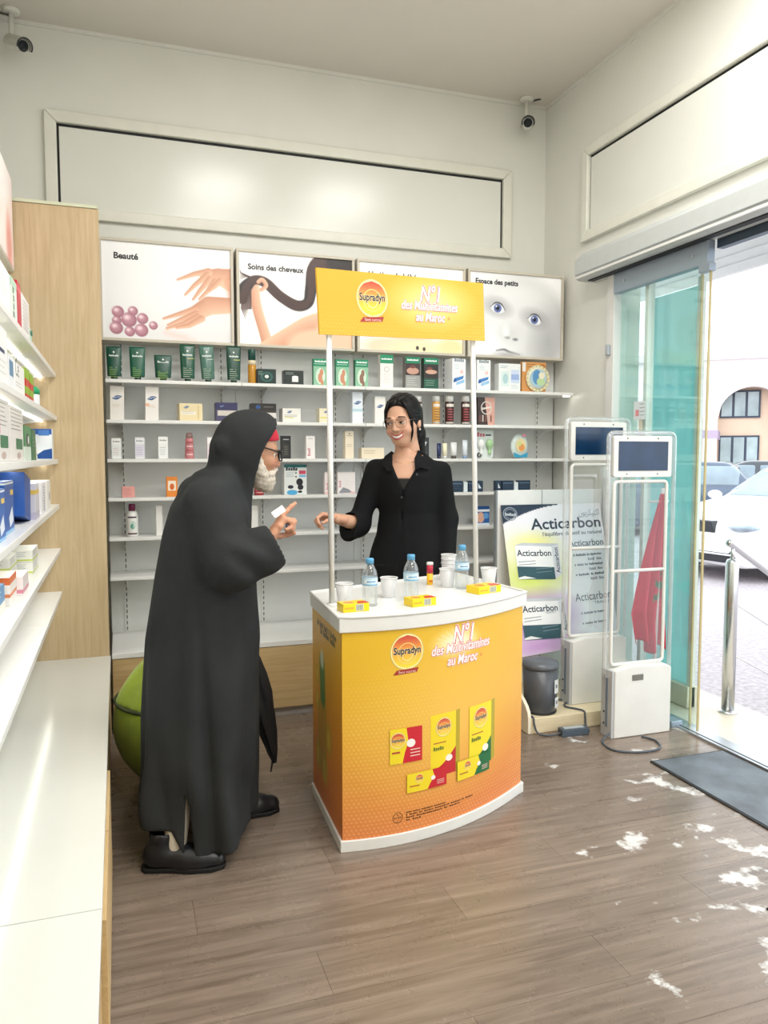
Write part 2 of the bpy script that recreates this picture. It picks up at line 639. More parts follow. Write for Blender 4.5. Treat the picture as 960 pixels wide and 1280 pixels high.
# floor material: greyed oak planks with pale patches
def floor_material():
    m = wood_mat('plank_wood', '#685a4e', '#8c7d70', 'X', rough=0.3, scale=9, rand=0.16)
    nt = m.node_tree
    b = nt.nodes['Principled BSDF']
    src = b.inputs['Base Color'].links[0].from_socket
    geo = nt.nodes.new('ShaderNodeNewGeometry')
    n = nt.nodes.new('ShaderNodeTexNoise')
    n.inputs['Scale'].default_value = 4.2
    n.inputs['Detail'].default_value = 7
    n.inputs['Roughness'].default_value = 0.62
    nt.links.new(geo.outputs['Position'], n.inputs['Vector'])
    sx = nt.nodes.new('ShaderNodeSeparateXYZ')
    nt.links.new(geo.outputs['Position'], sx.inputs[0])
    # pale patches cover more of the planks towards the doorway side
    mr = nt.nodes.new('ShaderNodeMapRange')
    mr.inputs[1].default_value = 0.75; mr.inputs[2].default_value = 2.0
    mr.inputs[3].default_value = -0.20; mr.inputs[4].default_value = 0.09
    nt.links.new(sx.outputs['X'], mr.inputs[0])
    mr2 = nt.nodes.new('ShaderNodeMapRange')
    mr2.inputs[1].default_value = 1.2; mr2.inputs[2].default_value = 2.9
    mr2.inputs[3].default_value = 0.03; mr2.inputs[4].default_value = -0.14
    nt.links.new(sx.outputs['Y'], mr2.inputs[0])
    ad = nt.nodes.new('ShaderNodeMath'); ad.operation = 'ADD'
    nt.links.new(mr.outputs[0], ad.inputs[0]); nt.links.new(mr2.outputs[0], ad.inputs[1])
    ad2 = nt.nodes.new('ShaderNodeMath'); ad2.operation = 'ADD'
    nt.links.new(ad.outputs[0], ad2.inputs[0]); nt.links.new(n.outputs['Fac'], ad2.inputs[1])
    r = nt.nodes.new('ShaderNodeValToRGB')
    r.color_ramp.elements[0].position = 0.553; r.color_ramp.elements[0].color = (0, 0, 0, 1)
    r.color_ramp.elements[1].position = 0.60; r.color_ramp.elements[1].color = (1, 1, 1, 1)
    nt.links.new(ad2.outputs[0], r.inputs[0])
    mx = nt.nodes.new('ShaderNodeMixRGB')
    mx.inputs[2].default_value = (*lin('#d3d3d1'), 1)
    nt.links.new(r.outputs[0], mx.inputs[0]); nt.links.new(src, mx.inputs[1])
    # small dark scuffs
    n3 = nt.nodes.new('ShaderNodeTexNoise'); n3.inputs['Scale'].default_value = 7.5; n3.inputs['Detail'].default_value = 5
    nt.links.new(geo.outputs['Position'], n3.inputs['Vector'])
    r3 = nt.nodes.new('ShaderNodeValToRGB')
    r3.color_ramp.elements[0].position = 0.70; r3.color_ramp.elements[0].color = (0, 0, 0, 1)
    r3.color_ramp.elements[1].position = 0.74; r3.color_ramp.elements[1].color = (0.4, 0.4, 0.4, 1)
    nt.links.new(n3.outputs['Fac'], r3.inputs[0])
    mx3 = nt.nodes.new('ShaderNodeMixRGB')
    mx3.inputs[2].default_value = (*lin('#6a6058'), 1)
    nt.links.new(r3.outputs[0], mx3.inputs[0]); nt.links.new(mx.outputs[0], mx3.inputs[1])
    nt.links.new(mx3.outputs[0], b.inputs['Base Color'])
    rr = nt.nodes.new('ShaderNodeMapRange')
    rr.inputs[3].default_value = 0.20; rr.inputs[4].default_value = 0.36
    nt.links.new(n.outputs['Fac'], rr.inputs[0])
    nt.links.new(rr.outputs[0], b.inputs['Roughness'])
    return m
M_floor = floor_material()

XR = 2.75      # right (shop front) wall
YB = 4.70      # back wall
XL = -0.60     # left wall
YN = -2.6      # wall behind the visitor

# ------------------------------------------------------------------ room shell
def struct(name, mb, m, **kw):
    return tag(mb.build(name, m, **kw), kind='structure')
floor = struct('floor', MB().box(XL - 0.2, XR + 0.06, YN, YB + 0.1, -0.06, -0.007), mat('floor_base', '#4c4239', 0.8))
pw = 0.188
row = 0
shared = {}
y = 4.12
while y > 0.55:
    x = -0.58 - (row * 0.47 % 1.25)
    while x < XR + 0.02:
        x0, x1 = max(x, XL), min(x + 1.25, XR + 0.03)
        if x1 - x0 > 0.05:
            L = round(x1 - x0 - 0.0009, 4)
            if L not in shared:
                mb = MB().box(-L / 2, L / 2, -(pw - 0.0008) / 2, (pw - 0.0008) / 2, -0.007, 0)
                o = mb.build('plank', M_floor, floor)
                shared[L] = o.data
            else:
                o = bpy.data.objects.new('plank', shared[L]); COL.objects.link(o); o.parent = floor
            o.location = ((x0 + x1) / 2, y - pw / 2, 0)
        x += 1.25
    y -= pw
    row += 1
YE = y
o = MB().box(-L / 2, L / 2, 0, 0.01, -0.007, -0.0065)
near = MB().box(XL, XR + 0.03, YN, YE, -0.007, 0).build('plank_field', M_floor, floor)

struct('ceiling', MB().box(XL - 0.2, XR + 0.25, YN - 0.2, YB + 0.2, CEIL, CEIL + 0.15), M_ceil)
struct('wall_left', MB().box(XL - 0.15, XL, YN - 0.2, YB + 0.2, -0.06, CEIL), M_wall)
struct('wall_back', MB().box(XL, XR + 0.2, YB, YB + 0.15, -0.06, CEIL), M_wall)
struct('wall_rear', MB().box(XL, XR + 0.2, YN - 0.15, YN, -0.06, CEIL), M_wall)
OP0, OP1, OPZ = 0.5, 3.93, 2.46
wr = MB().box(XR, XR + 0.2, OP1, YB, -0.06, CEIL)
wr.box(XR, XR + 0.2, OP0, OP1, OPZ, CEIL)
wr.box(XR, XR + 0.2, YN, OP0, -0.06, CEIL)
struct('wall_right', wr, M_wall)
# shallow bead where wall and ceiling meet
tr = MB().box(XL, XR, YB - 0.012, YB, CEIL - 0.02, CEIL)
tr.box(XR - 0.012, XR, YN, YB - 0.012, CEIL - 0.02, CEIL)
struct('trim_1', tr, M_wall)

def blank_window(name, f, a0, a1, z0, z1, w=0.062):
    """framed blank fanlight on a wall; f maps (along, out, z)"""
    root = tag(empty(name), kind='structure')
    def bx(n, u0, u1, o0, o1, q0, q1, m, bv=0.004):
        p = f(u0, o0, q0); q = f(u1, o1, q1)
        mb = MB().box(min(p[0], q[0]), max(p[0], q[0]), min(p[1], q[1]), max(p[1], q[1]), q0, q1)
        return mb.build(n, m, root, bevel=bv)
    def mitre(n, pts, d):
        V = [f(u, 0, z) for u, z in pts] + [f(u, d, z) for u, z in pts]
        MB().add(V, [(0, 1, 2, 3), (7, 6, 5, 4), (0, 4, 5, 1), (1, 5, 6, 2), (2, 6, 7, 3), (3, 7, 4, 0)]).build(n, M_trim, root, bevel=0.006)
    A0, A1, Z0, Z1 = a0 + w, a1 - w, z0 + w, z1 - w
    mitre('frame_rail', [(a0, z1), (a1, z1), (A1, Z1), (A0, Z1)], 0.032)
    mitre('frame_rail', [(a0, z0), (A0, Z0), (A1, Z0), (a1, z0)], 0.032)
    mitre('frame_stile', [(a0, z0), (a0, z1), (A0, Z1), (A0, Z0)], 0.032)
    mitre('frame_stile', [(a1, z0), (A1, Z0), (A1, Z1), (a1, z1)], 0.032)
    bx('seal', A0, A1, 0.001, 0.004, Z0, Z1, M_seal, 0)
    bx('blank_panel', A0 + 0.012, A1 - 0.012, 0.002, 0.012, Z0 - 0.0, Z1 - 0.016, M_panel, 0.002)
    return root
blank_window('window_1', lambda a, o, z: (a, YB - o, z), -0.335, 2.487, 2.70, 3.265)
blank_window('window_2', lambda a, o, z: (XR - o, a, z), 0.9, 4.22, 2.705, 3.27)

# roller shutter casing over the shop front
sb = tag(empty('trim_2'), kind='structure')
prof = [(XR, 2.60), (2.645, 2.60), (2.615, 2.572), (2.60, 2.56), (2.60, 2.475), (2.61, 2.45), (2.635, 2.44), (XR, 2.44)]
MB().prism_axis([(x, z) for x, z in prof], 0.4, 4.09, 'y').build('shutter_casing', M_shut, sb)
MB().box(2.597, 2.61, 0.4, 4.075, 2.447, 2.459).build('casing_lip', M_white, sb)
MB().box(2.597, 2.606, 0.4, 4.075, 2.468, 2.474).build('casing_lip', M_alu, sb)
MB().box(2.66, 2.70, 0.4, 4.04, 2.434, 2.441).build('guide_slot', M_seal, sb)

# glazed sliding entrance
dr = tag(empty('door_1'), kind='structure')
MB().box(2.72, 2.81, 3.862, 3.932, 0, 2.44).build('door_frame', M_white, dr, bevel=0.004)
MB().box(2.70, 2.722, 3.885, 3.915, 1.985, 2.045).build('lock_plate', M_alu, dr, bevel=0.003)
MB().box(2.705, 2.75, 3.10, 3.85, 2.325, 2.438).build('header_rail', M_rail, dr, bevel=0.003)
for yy in (3.2, 3.75):
    MB().lathe([(0.008, 0), (0.008, 0.004)], n=12).build('rail_screw', M_alu, dr, loc=(2.705, yy, 2.38), rot=(0, R(-90), 0))
MB().box(2.76, 2.80, 0.5, 3.10, 2.40, 2.46).build('header_track', mat('track_dark', '#4a5866', 0.4, metal=0.5), dr)
MB().box(2.722, 2.732, 3.10, 3.80, 0.03, 2.33).build('sliding_pane', M_glass, dr)
MB().box(2.772, 2.782, 3.215, 3.862, 0.01, 2.42).build('fixed_pane', M_glass, dr)
MB().box(2.7215, 2.7325, 3.095, 3.101, 0.02, 2.335).build('pane_edge', M_brass, dr)
MB().box(2.7715, 2.7825, 3.209, 3.216, 0.0, 2.42).build('pane_edge', M_brass, dr)
MB().box(2.755, 2.80, 3.60, 3.63, 0, 2.42).build('mullion', M_white, dr, bevel=0.003)
MB().box(2.705, 2.745, 3.085, 3.16, 2.29, 2.33).build('pane_clamp', M_rail, dr, bevel=0.003)
MB().box(2.70, 2.80, 0.5, 3.93, 0.0, 0.012).build('threshold', M_alu, dr, bevel=0.002)
MB().box(2.715, 2.725, 0.5, 3.93, 0.008, 0.0125).build('track_groove', M_black, dr)
MB().box(2.67, 2.74, 3.22, 3.30, 0.0, 0.035).build('floor_guide', M_rail, dr, bevel=0.004)
MB().box(2.692, 2.718, 3.30, 3.36, 0.0, 0.075).build('floor_stop', mat('stop_teal', '#4d7475', 0.4), dr, bevel=0.005)
# small clear opening-hours sticker on the inner pane
pr = Print(lambda u, v, l: (2.7215 - l, 3.66 - u, 1.60 + v))
pr.rect(0, 0, 0.1, 0.1, '#dfe8ea'); pr.rect(0.015, 0.02, 0.045, 0.055, '#e39aa0')
for k in range(4): pr.rect(0.05, 0.022 + 0.02 * k, 0.092, 0.027 + 0.02 * k, '#9fb3b6')
pr.build('door_sticker', dr)

# ------------------------------------------------------------------ outside
M_gran = mat('granite_paving', '#b9b0b4', 0.7, var=0.22, scale=26, bump=0.15, bscale=80)
M_land = mat('landing_stone', '#ddd3c1', 0.4, var=0.06, scale=5)
struct('ground', MB().box(-40, 90, -40, 90, -0.30, -0.15), M_gran)
struct('landing', MB().box(XR + 0.05, 3.30, -0.5, 4.3, -0.15, -0.004), M_land, bevel=0.006)
M_teal = mat('teal_cladding', '#5fb9b6', 0.35, var=0.08, scale=3)
def teal_plexi():
    m = bpy.data.materials.new('teal_plexi'); m.use_nodes = True
    nt = m.node_tree; b = nt.nodes['Principled BSDF']; out = nt.nodes['Material Output']
    n = nt.nodes.new('ShaderNodeTexNoise'); n.inputs['Scale'].default_value = 3
    r = nt.nodes.new('ShaderNodeValToRGB')
    r.color_ramp.elements[0].color = (*lin('#a6dddd'), 1); r.color_ramp.elements[1].color = (*lin('#d2f1f2'), 1)
    nt.links.new(n.outputs['Fac'], r.inputs[0]); nt.links.new(r.outputs[0], b.inputs['Base Color'])
    t = nt.nodes.new('ShaderNodeBsdfTranslucent'); nt.links.new(r.outputs[0], t.inputs[0])
    mx = nt.nodes.new('ShaderNodeMixShader'); mx.inputs[0].default_value = 0.65
    nt.links.new(b.outputs[0], mx.inputs[1]); nt.links.new(t.outputs[0], mx.inputs[2]); nt.links.new(mx.outputs[0], out.inputs[0])
    return m
M_plexi = teal_plexi()
pier = tag(empty('trim_3', (0, 0, 0)), kind='structure')
MB().box(2.99, 2.998, 3.47, 3.86, 0.12, 2.32).build('teal_sheet', M_plexi, pier)
MB().box(2.975, 3.01, 3.45, 3.475, 0.0, 2.36).build('sheet_frame', M_white, pier)
MB().box(2.96, 3.03, 3.45, 3.88, 0.0, 0.12).build('pier_base', M_land, pier, bevel=0.004)
struct('wall_facade', MB().box(2.75, 2.95, 4.901, 9.0, -0.15, 4.4), mat('facade_paint', '#eeeeea', 0.6))

# canopy over the pavement
cn = empty('awning', (4.5, 3.4, 2.78), 0, 'white slatted awning projecting over the pavement outside the entrance', 'awning')
for k in range(4):
    MB().box(-0.05 + 0.02 * k, -0.01 + 0.02 * k, -3.5, 3.2, 0.002 + 0.078 * k, 0.076 + 0.078 * k).build('slat', mat('awning_white', '#e9ebec', 0.5), cn, bevel=0.006)
MB().box(0.03, 0.06, -3.5, 3.2, 0.31, 0.42).build('teal_fascia', M_teal, cn)
for yy in (-3.0, 0.1, 3.0):
    MB().tube([(0.04, yy, 0.3), (-1.51, yy, 0.60)], 0.018).build('support_arm', M_alu, cn)
MB().box(-1.551, -1.50, -3.5, 3.2, 0.52, 0.68).build('wall_bar', M_alu, cn)
MB().add([(-1.52, -3.5, .66), (0.05, -3.5, 0.33), (0.05, 3.2, 0.33), (-1.52, 3.2, .66), (-1.52, -3.5, .67), (0.05, -3.5, 0.34), (0.05, 3.2, 0.34), (-1.52, 3.2, .67)],
         [(0, 1, 2, 3), (7, 6, 5, 4), (0, 4, 5, 1), (1, 5, 6, 2), (2, 6, 7, 3), (3, 7, 4, 0)]).build('canopy', mat('canopy_fabric', '#eef0f0', 0.7), cn)

# steel handrail beside the steps
hr = empty('handrail', (3.14, 3.34, -0.004), 0, 'polished steel handrail post with sloping rail and wires outside the door', 'handrail')
MB().lathe([(0.052, 0), (0.052, 0.006), (0.044, 0.014), (0.034, 0.018)], n=32).build('base_flange', M_steel, hr, smooth=True)
MB().lathe([(0.034, 0.01), (0.034, 0.83), (0.026, 0.845), (0.010, 0.85)], n=32).build('post', M_steel, hr, smooth=True)
MB().lathe([(0.010, 0.84), (0.010, 0.905)], n=16).build('stem', M_steel, hr, smooth=True)
d = Vector((0.46, 0.18, -0.21))
MB().tube([Vector((0, 0.02, 0.93)) + d * t for t in (-0.03, 0, 1.0, 2.0)], 0.018, 20).build('rail', M_steel, hr, smooth=True)
MB().sphere((-0.008, 0.016, 0.934), 0.021, 20, 12).build('end_ball', M_steel, hr, smooth=True)
for z0 in (0.60, 0.315):
    MB().tube([Vector((0.03, 0, z0)) + d * t for t in (0, 1.0, 2.0)], 0.004, 8).build('wire', M_steel, hr, smooth=True)
q = Vector((0, 0, 0)) + d * 2.0
MB().tube([(q.x, q.y, -0.146), (q.x, q.y, 0.49)], 0.034, 20).build('post', M_steel, hr, smooth=True)

# arcaded building across the street
bd = empty('arcade_building', (18.8, 21.4, -0.15), math.atan2(-0.66, 0.75), 'cream arcaded building with dark framed windows across the street', 'building')
M_st = mat('render_white', '#efe6e4', 0.7, var=0.03, scale=1)
M_peach = mat('render_peach', '#e8cdb4', 0.7, var=0.05, scale=1)
M_dkf = mat('window_frame_navy', '#3a4254', 0.4)
M_wg = mat('window_glass_far', '#a9b9bb', 0.12, var=0.25, scale=1.5)
M_lil = mat('band_lilac', '#b3a2b6', 0.6)
pitch, rad = 2.55, 1.05
zs, ztop = 2.8, 4.75
for i in range(-5, 5):
    c = 1.42 + i * pitch
    mb = MB()
    n = 20
    xs = [c - rad + 2 * rad * k / n for k in range(n + 1)]
    zz = [zs + math.sqrt(max(0, rad ** 2 - (x - c) ** 2)) for x in xs]
    for k in range(n):
        V = [(xs[k], 0, zz[k]), (xs[k + 1], 0, zz[k + 1]), (xs[k + 1], 0, ztop), (xs[k], 0, ztop)]
        V += [(a, 0.45, z) for a, _, z in V]
        mb.add(V, [(0, 1, 2, 3), (7, 6, 5, 4), (0, 4, 5, 1), (2, 6, 7, 3)])
    mb.build('arch', M_st, bd)
    MB().box(c + rad, c + pitch - rad, 0, 0.45, 0, ztop).build('pier', M_st, bd)
    MB().box(c + rad - 0.03, c + pitch - rad + 0.03, -0.03, 0.48, 2.15, 2.42).build('band', M_lil, bd)
    for (z0, z1) in ((2.85, 3.78), (0.8, 2.25)):
        w = tag(MB().box(c - 0.98, c + 0.28, 0.75, 0.83, z0, z1).build('window', M_dkf, bd))
        for k in range(3):
            a = c - 0.93 + k * 0.41
            MB().box(a, a + 0.33, 0.735, 0.75, z0 + 0.06, z1 - 0.06).build('pane', M_wg, w)
    MB().box(c + 0.95, c + 1.6, 0.7, 0.9, 2.1, 2.4).build('band', M_lil, bd)
MB().box(-14, 14, 0.82, 6, 0, ztop).build('rear_wall', M_peach, bd)
MB().box(-14.1, 14.1, -0.15, 6, ztop, ztop + 0.25).build('cornice', mat('cornice_grey', '#d9d6da', 0.7), bd)

# ------------------------------------------------------------------ cars
M_tyre = mat('tyre', '#1c1d1f', 0.8)
M_rim = mat('alloy_rim', '#b8bcc0', 0.3, metal=0.9)
M_cglass = mat('car_glass', '#8f9ea8', 0.06, var=0.2, scale=2)
M_lens = mat('headlamp_lens', '#a3b2bd', 0.08, var=.3, scale=9)
M_red = mat('tail_lamp', '#d03a44', 0.15)
M_grille = mat('car_grille', '#20242a', 0.4)
CAR = {}
def car_meshes():
    # x forward, length 4.28, width 1.8, height 1.46
    def cabin(P, k=0.0):
        x, y, z = P
        f = [x * 0.50 + z * 0.866 - (0.78 * 0.5 + 0.94 * 0.866) - k,          # windscreen plane
             -x * 0.72 + z * 0.69 - (1.72 * 0.72 + 0.98 * 0.69) - k,          # rear
             z - (1.46 - 0.035 * (x + 0.4) ** 2) - k,
             np.abs(y) * 0.93 + z * 0.36 - (0.80 * 0.93 + 0.95 * 0.36) - k,
             0.8 - z]
        d = f[0]
        for g in f[1:]: d = smax(d, g, 0.10)
        return d
    def body(P):
        x, y, z = P
        top = np.interp(x, [-2.14, -1.9, -0.5, 0.9, 1.5, 1.95, 2.14], [0.93, 0.98, 0.97, 0.97, 0.88, 0.77, 0.62])
        hw = np.interp(x, [-2.14, -1.9, -1, 1, 1.7, 2.0, 2.14], [0.70, 0.84, 0.90, 0.90, 0.86, 0.76, 0.60])
        bulge = 0.05 * np.clip((z - 0.55) / 0.4, -1, 1) ** 2
        d = smax(np.abs(y) - hw + bulge, z - top + 0.05 * (y / 0.9) ** 4, 0.10)
        d = smax(d, 0.18 - z, 0.08)
        d = smax(d, np.abs(x) - 2.12 + 0.10 * np.clip((z - 0.45) / 0.4, -1, 1) ** 2, 0.10)
        d = smin(d, cabin(P), 0.05)
        for wx in (-1.30, 1.30):
            for s in (-1, 1):
                w = np.maximum(np.sqrt((x - wx) ** 2 + (z - 0.32) ** 2) - 0.37, np.abs(y - s * 0.85) - 0.22)
                d = smax(d, -w, 0.02)
        return d
    CAR['body'] = nets(body, (-2.25, -1.0, 0.1), (2.25, 1.0, 1.55), 0.035)
    def win(cond):
        return lambda P: np.maximum(np.maximum(cabin(P, 0.010), -(cabin(P, -0.03))), cond(*P))
    CAR['windscreen'] = nets(win(lambda x, y, z: np.maximum(np.maximum(0.1 - x, np.abs(y) - 0.66 + 0.25 * (z - 1)), np.maximum(z - 1.38, 0.99 - z))), (-0.1, -0.9, 0.9), (1.0, 0.9, 1.5), 0.025)
    CAR['rear_window'] = nets(win(lambda x, y, z: np.maximum(np.maximum(x + 1.55, np.abs(y) - 0.6 + 0.25 * (z - 1)), np.maximum(z - 1.36, 1.04 - z))), (-2.2, -0.9, 0.9), (-1.2, 0.9, 1.5), 0.025)
    for nm, s in (('left', 1), ('right', -1)):
        for k, (a, b) in enumerate(((-0.35, 0.55), (-1.45, -0.43))):
            CAR['side_%s_%d' % (nm, k)] = nets(win(lambda x, y, z, a=a, b=b, s=s: np.maximum(np.maximum(np.maximum(a - x, x - b), 0.55 - s * y), np.maximum(z - 1.37, 1.0 - z))), (-1.7, -0.95, 0.9), (0.8, 0.95, 1.5), 0.025)
car_meshes()
def car(loc, rz, paint, label, rot_label=None):
    root = empty('parked_car', loc, rz, label, 'car', 'cars parked across the pavement')
    link_mesh('car_body', CAR['body'][0], CAR['body'][1], paint, root, smooth=True)
    for k in CAR:
        if k == 'body': continue
        nm = 'windscreen' if k == 'windscreen' else ('rear_window' if k == 'rear_window' else 'side_window')
        link_mesh(nm, CAR[k][0], CAR[k][1], M_cglass, root, smooth=True)
    for wx in (-1.30, 1.30):
        for s in (-1, 1):
            w = MB().lathe([(0.20, -0.10), (0.31, -0.10), (0.325, -0.07), (0.325, 0.07), (0.31, 0.10), (0.20, 0.10)], n=28).build('wheel', M_tyre, root, smooth=True, loc=(wx, s * 0.78, 0.325), rot=(R(90), 0, 0))
            rm = MB().lathe([(0.05, 0.085 * -s), (0.205, 0.095 * -s), (0.205, 0.06 * -s)], n=20)
            for q in range(5):
                a = 2 * math.pi * q / 5
                rm.tube([(0.03 * math.cos(a), 0.03 * math.sin(a), -s * 0.10), (0.19 * math.cos(a), 0.19 * math.sin(a), -s * 0.098)], 0.022, 6)
            rm.build('alloy_rim', M_rim, w)
    for s in (-1, 1):
        def lamp(P, s=s):
            x, y, z = P
            yy = s * y
            return np.maximum(ell(P, (1.92, s * 0.62, 0.665), (0.24, 0.24, 0.085)), 0)
        V, F = nets(lambda P, s=s: ell(P, (1.93, s * 0.60, 0.68), (0.20, 0.19, 0.065)), (1.6, s * 0.6 - 0.3, 0.55), (2.25, s * 0.6 + 0.3, 0.82), 0.02)
        link_mesh('headlamp', V, F, M_lens, root, smooth=True)
        V, F = nets(lambda P, s=s: ell(P, (-1.99, s * 0.66, 0.80), (0.14, 0.17, 0.065)), (-2.3, s * 0.66 - 0.3, 0.68), (-1.7, s * 0.66 + 0.3, 0.92), 0.02)
        link_mesh('tail_lamp', V, F, M_red, root, smooth=True)
        MB().sphere((0.62, s * 0.96, 0.99), (0.09, 0.11, 0.065), 12, 8).build('wing_mirror', paint, root, smooth=True)
    MB().prism_axis([(-0.30, 0.60), (0.30, 0.60), (0.24, 0.74), (-0.24, 0.74)], 1.98, 2.115, 'x').build('grille', M_grille, root, bevel=0.01)
    MB().prism_axis([(-0.62, 0.24), (0.62, 0.24), (0.56, 0.42), (-0.56, 0.42)], 1.95, 2.115, 'x').build('air_intake', M_grille, root, bevel=0.01)
    MB().box(2.10, 2.13, -0.64, 0.64, 0.335, 0.355).build('intake_bar', paint, root)
    MB().box(2.11, 2.13, -0.26, 0.26, 0.46, 0.57).build('number_plate', M_white, root)
    MB().box(2.112, 2.125, -0.06, 0.06, 0.64, 0.70).build('badge', M_rim, root, bevel=0.01)
    return root
PW = mat('car_paint_white', '#f4f5f6', 0.2, coat=0.6)
PK = mat('car_paint_black', '#2a323c', 0.12, coat=0.8)
PB = mat('car_paint_blue_grey', '#4b5a70', 0.15, coat=0.8)
car((9.05, 8.35, -0.15), math.atan2(-0.14, -0.99), PW, 'white hatchback facing the entrance, just beyond the steel handrail')
car((12.6, 13.4, -0.15), math.atan2(0.66, -0.75), PK, 'black car parked side-on behind the white hatchback')
car((10.3, 12.9, -0.15), math.atan2(0.72, -0.69), PB, 'blue grey car seen at its tail end through the glass')
# ------------------------------------------------------------------ ceiling lamps of the shop
for i, (lx, ly) in enumerate(LAMPS):
    lp = empty('ceiling_lamp', (lx, ly, CEIL), 0, 'square white lamp panel fixed flush to the ceiling', 'lamp', 'square ceiling lamp panels')
    MB().box(-0.31, 0.31, -0.31, 0.31, -0.03, 0.002).build('lamp_frame', M_white, lp, bevel=0.004)
    MB().box(-0.285, 0.285, -0.285, 0.285, -0.034, -0.029).build('diffuser', M_lamp, lp)
    name = 'ceiling_lamp_%d_offscreen' % (i + 1)
    ld = bpy.data.lights.new(name, 'AREA')
    ld.shape = 'SQUARE'; ld.size = 0.56
    ld.energy = LAMP_POWER
    ld.color = (1.0, 0.985, 0.955)
    lo = bpy.data.objects.new(name, ld); COL.objects.link(lo)
    lo.parent = lp; lo.location = (0, 0, -0.038)

# ------------------------------------------------------------------ left run: low cabinets, worktops, shelving, side panel
XF = -0.055
cab_edges = [(-0.6, 0.62), (0.62, 1.75), (1.75, 2.62), (2.62, 4.03)]
clabels = ['low oak cabinet under the near white worktop, its plain door closed', 'low oak cabinet under the white worktop, before the seam',
           'low oak cabinet with its door standing slightly proud past the worktop seam', 'low oak cabinet ending against the tall oak side panel']
for (a, b), lb in zip(cab_edges, clabels):
    c = empty('low_cabinet', (XF, (a + b) / 2, 0), 0, lb, 'cabinet', 'low cabinets along the left wall')
    L = (b - a) / 2 - 0.001
    MB().box(-0.50, -0.025, -L, L, 0.06, 0.385).build('cabinet_body', M_oaky, c)
    MB().box(-0.48, -0.05, -L, L, 0.0, 0.06).build('plinth', mat('plinth_grey', '#b9b2a6', 0.5), c)
    pr_ = 0.014 if a == 1.75 else 0.0
    for s in (-1, 1):
        dd = MB().box(-0.024, -0.006 + pr_, min(0.002 * s, s * (L - 0.002)), max(0.002 * s, s * (L - 0.002)), 0.065, 0.38).build('cabinet_door', M_oaky, c, bevel=0.0015)
for (a, b), lb in zip([(-0.6, 1.747), (1.75, 4.035)], ['glossy white worktop slab on the low cabinets, on the near side of the seam', 'glossy white worktop slab running up to the oak side panel']):
    w = MB().box(-0.54, 0.0, a, b, 0.385, 0.41).build('worktop', M_worktop, loc=(XF, 0, 0), bevel=0.002)
    tag(w, lb, 'worktop')

ls = empty('shelving', (-0.27, 0, 0), 0, 'lit white shelving along the left wall with an oak side panel', 'shelving')
MB().box(-0.32, -0.30, -0.6, 4.04, 0.41, 2.66).build('back_panel', M_back, ls)
LZ = [1.795, 1.59, 1.385, 1.17, 0.957, 0.746]
for z in LZ:
    for (a, b) in ((-0.6, 1.2), (1.203, 3.2), (3.203, 4.035)):
        t = 0.022
        MB().box(-0.30, 0.0, a, b, z - t, z).build('shelf', M_shelf, ls, bevel=0.002)
        if b > 1.3:
            st = MB().box(-0.075, -0.062, a + 0.03, b - 0.006, z - t - 0.007, z - t).build('led_strip', M_led, ls)
    for yy in (0.9, 1.25, 3.15, 3.25, 3.95):
        MB().prism_axis([(-0.30, z - 0.022), (-0.05, z - 0.022), (-0.06, z - 0.03), (-0.16, z - 0.045), (-0.30, z - 0.09)], yy, yy + 0.012, 'y').build('bracket', M_white, ls)
MB().box(-0.335, 0.21, 4.036, 4.058, 0.0, 2.575).build('side_panel', M_oak, ls, bevel=0.001)
MB().box(-0.335, 0.205, 4.03, 4.075, 2.576, 2.59).build('panel_cap', mat('panel_cap', '#cfd3b8', 0.5), ls)

# lit picture box above the left shelves (only its far end shows)
lb = empty('lightbox', (-0.43, 3.0, 2.25), 0, 'pink and white lit picture box over the left shelves', 'lightbox')
MB().box(-0.12, -0.004, -1.0, 1.02, 0, 0.42).build('lightbox_frame', M_trim, lb, bevel=0.003)
cv = Canvas(200, 42, 120, 40, '#f3dcd8')
cv.ell(160, 10, 26, 40, '#f9f4f0', 0.5); cv.ell(185, 34, 9, 12, '#e59d97', 0.5); cv.ell(120, 20, 30, 14, '#eab9b0', 0.6)
cv.build('picture', lambda u, v: (-0.002, -0.99 + 2.0 * u, 0.41 - 0.40 * v), lb, print_mat('backlit_print', 0.35, 0.16))

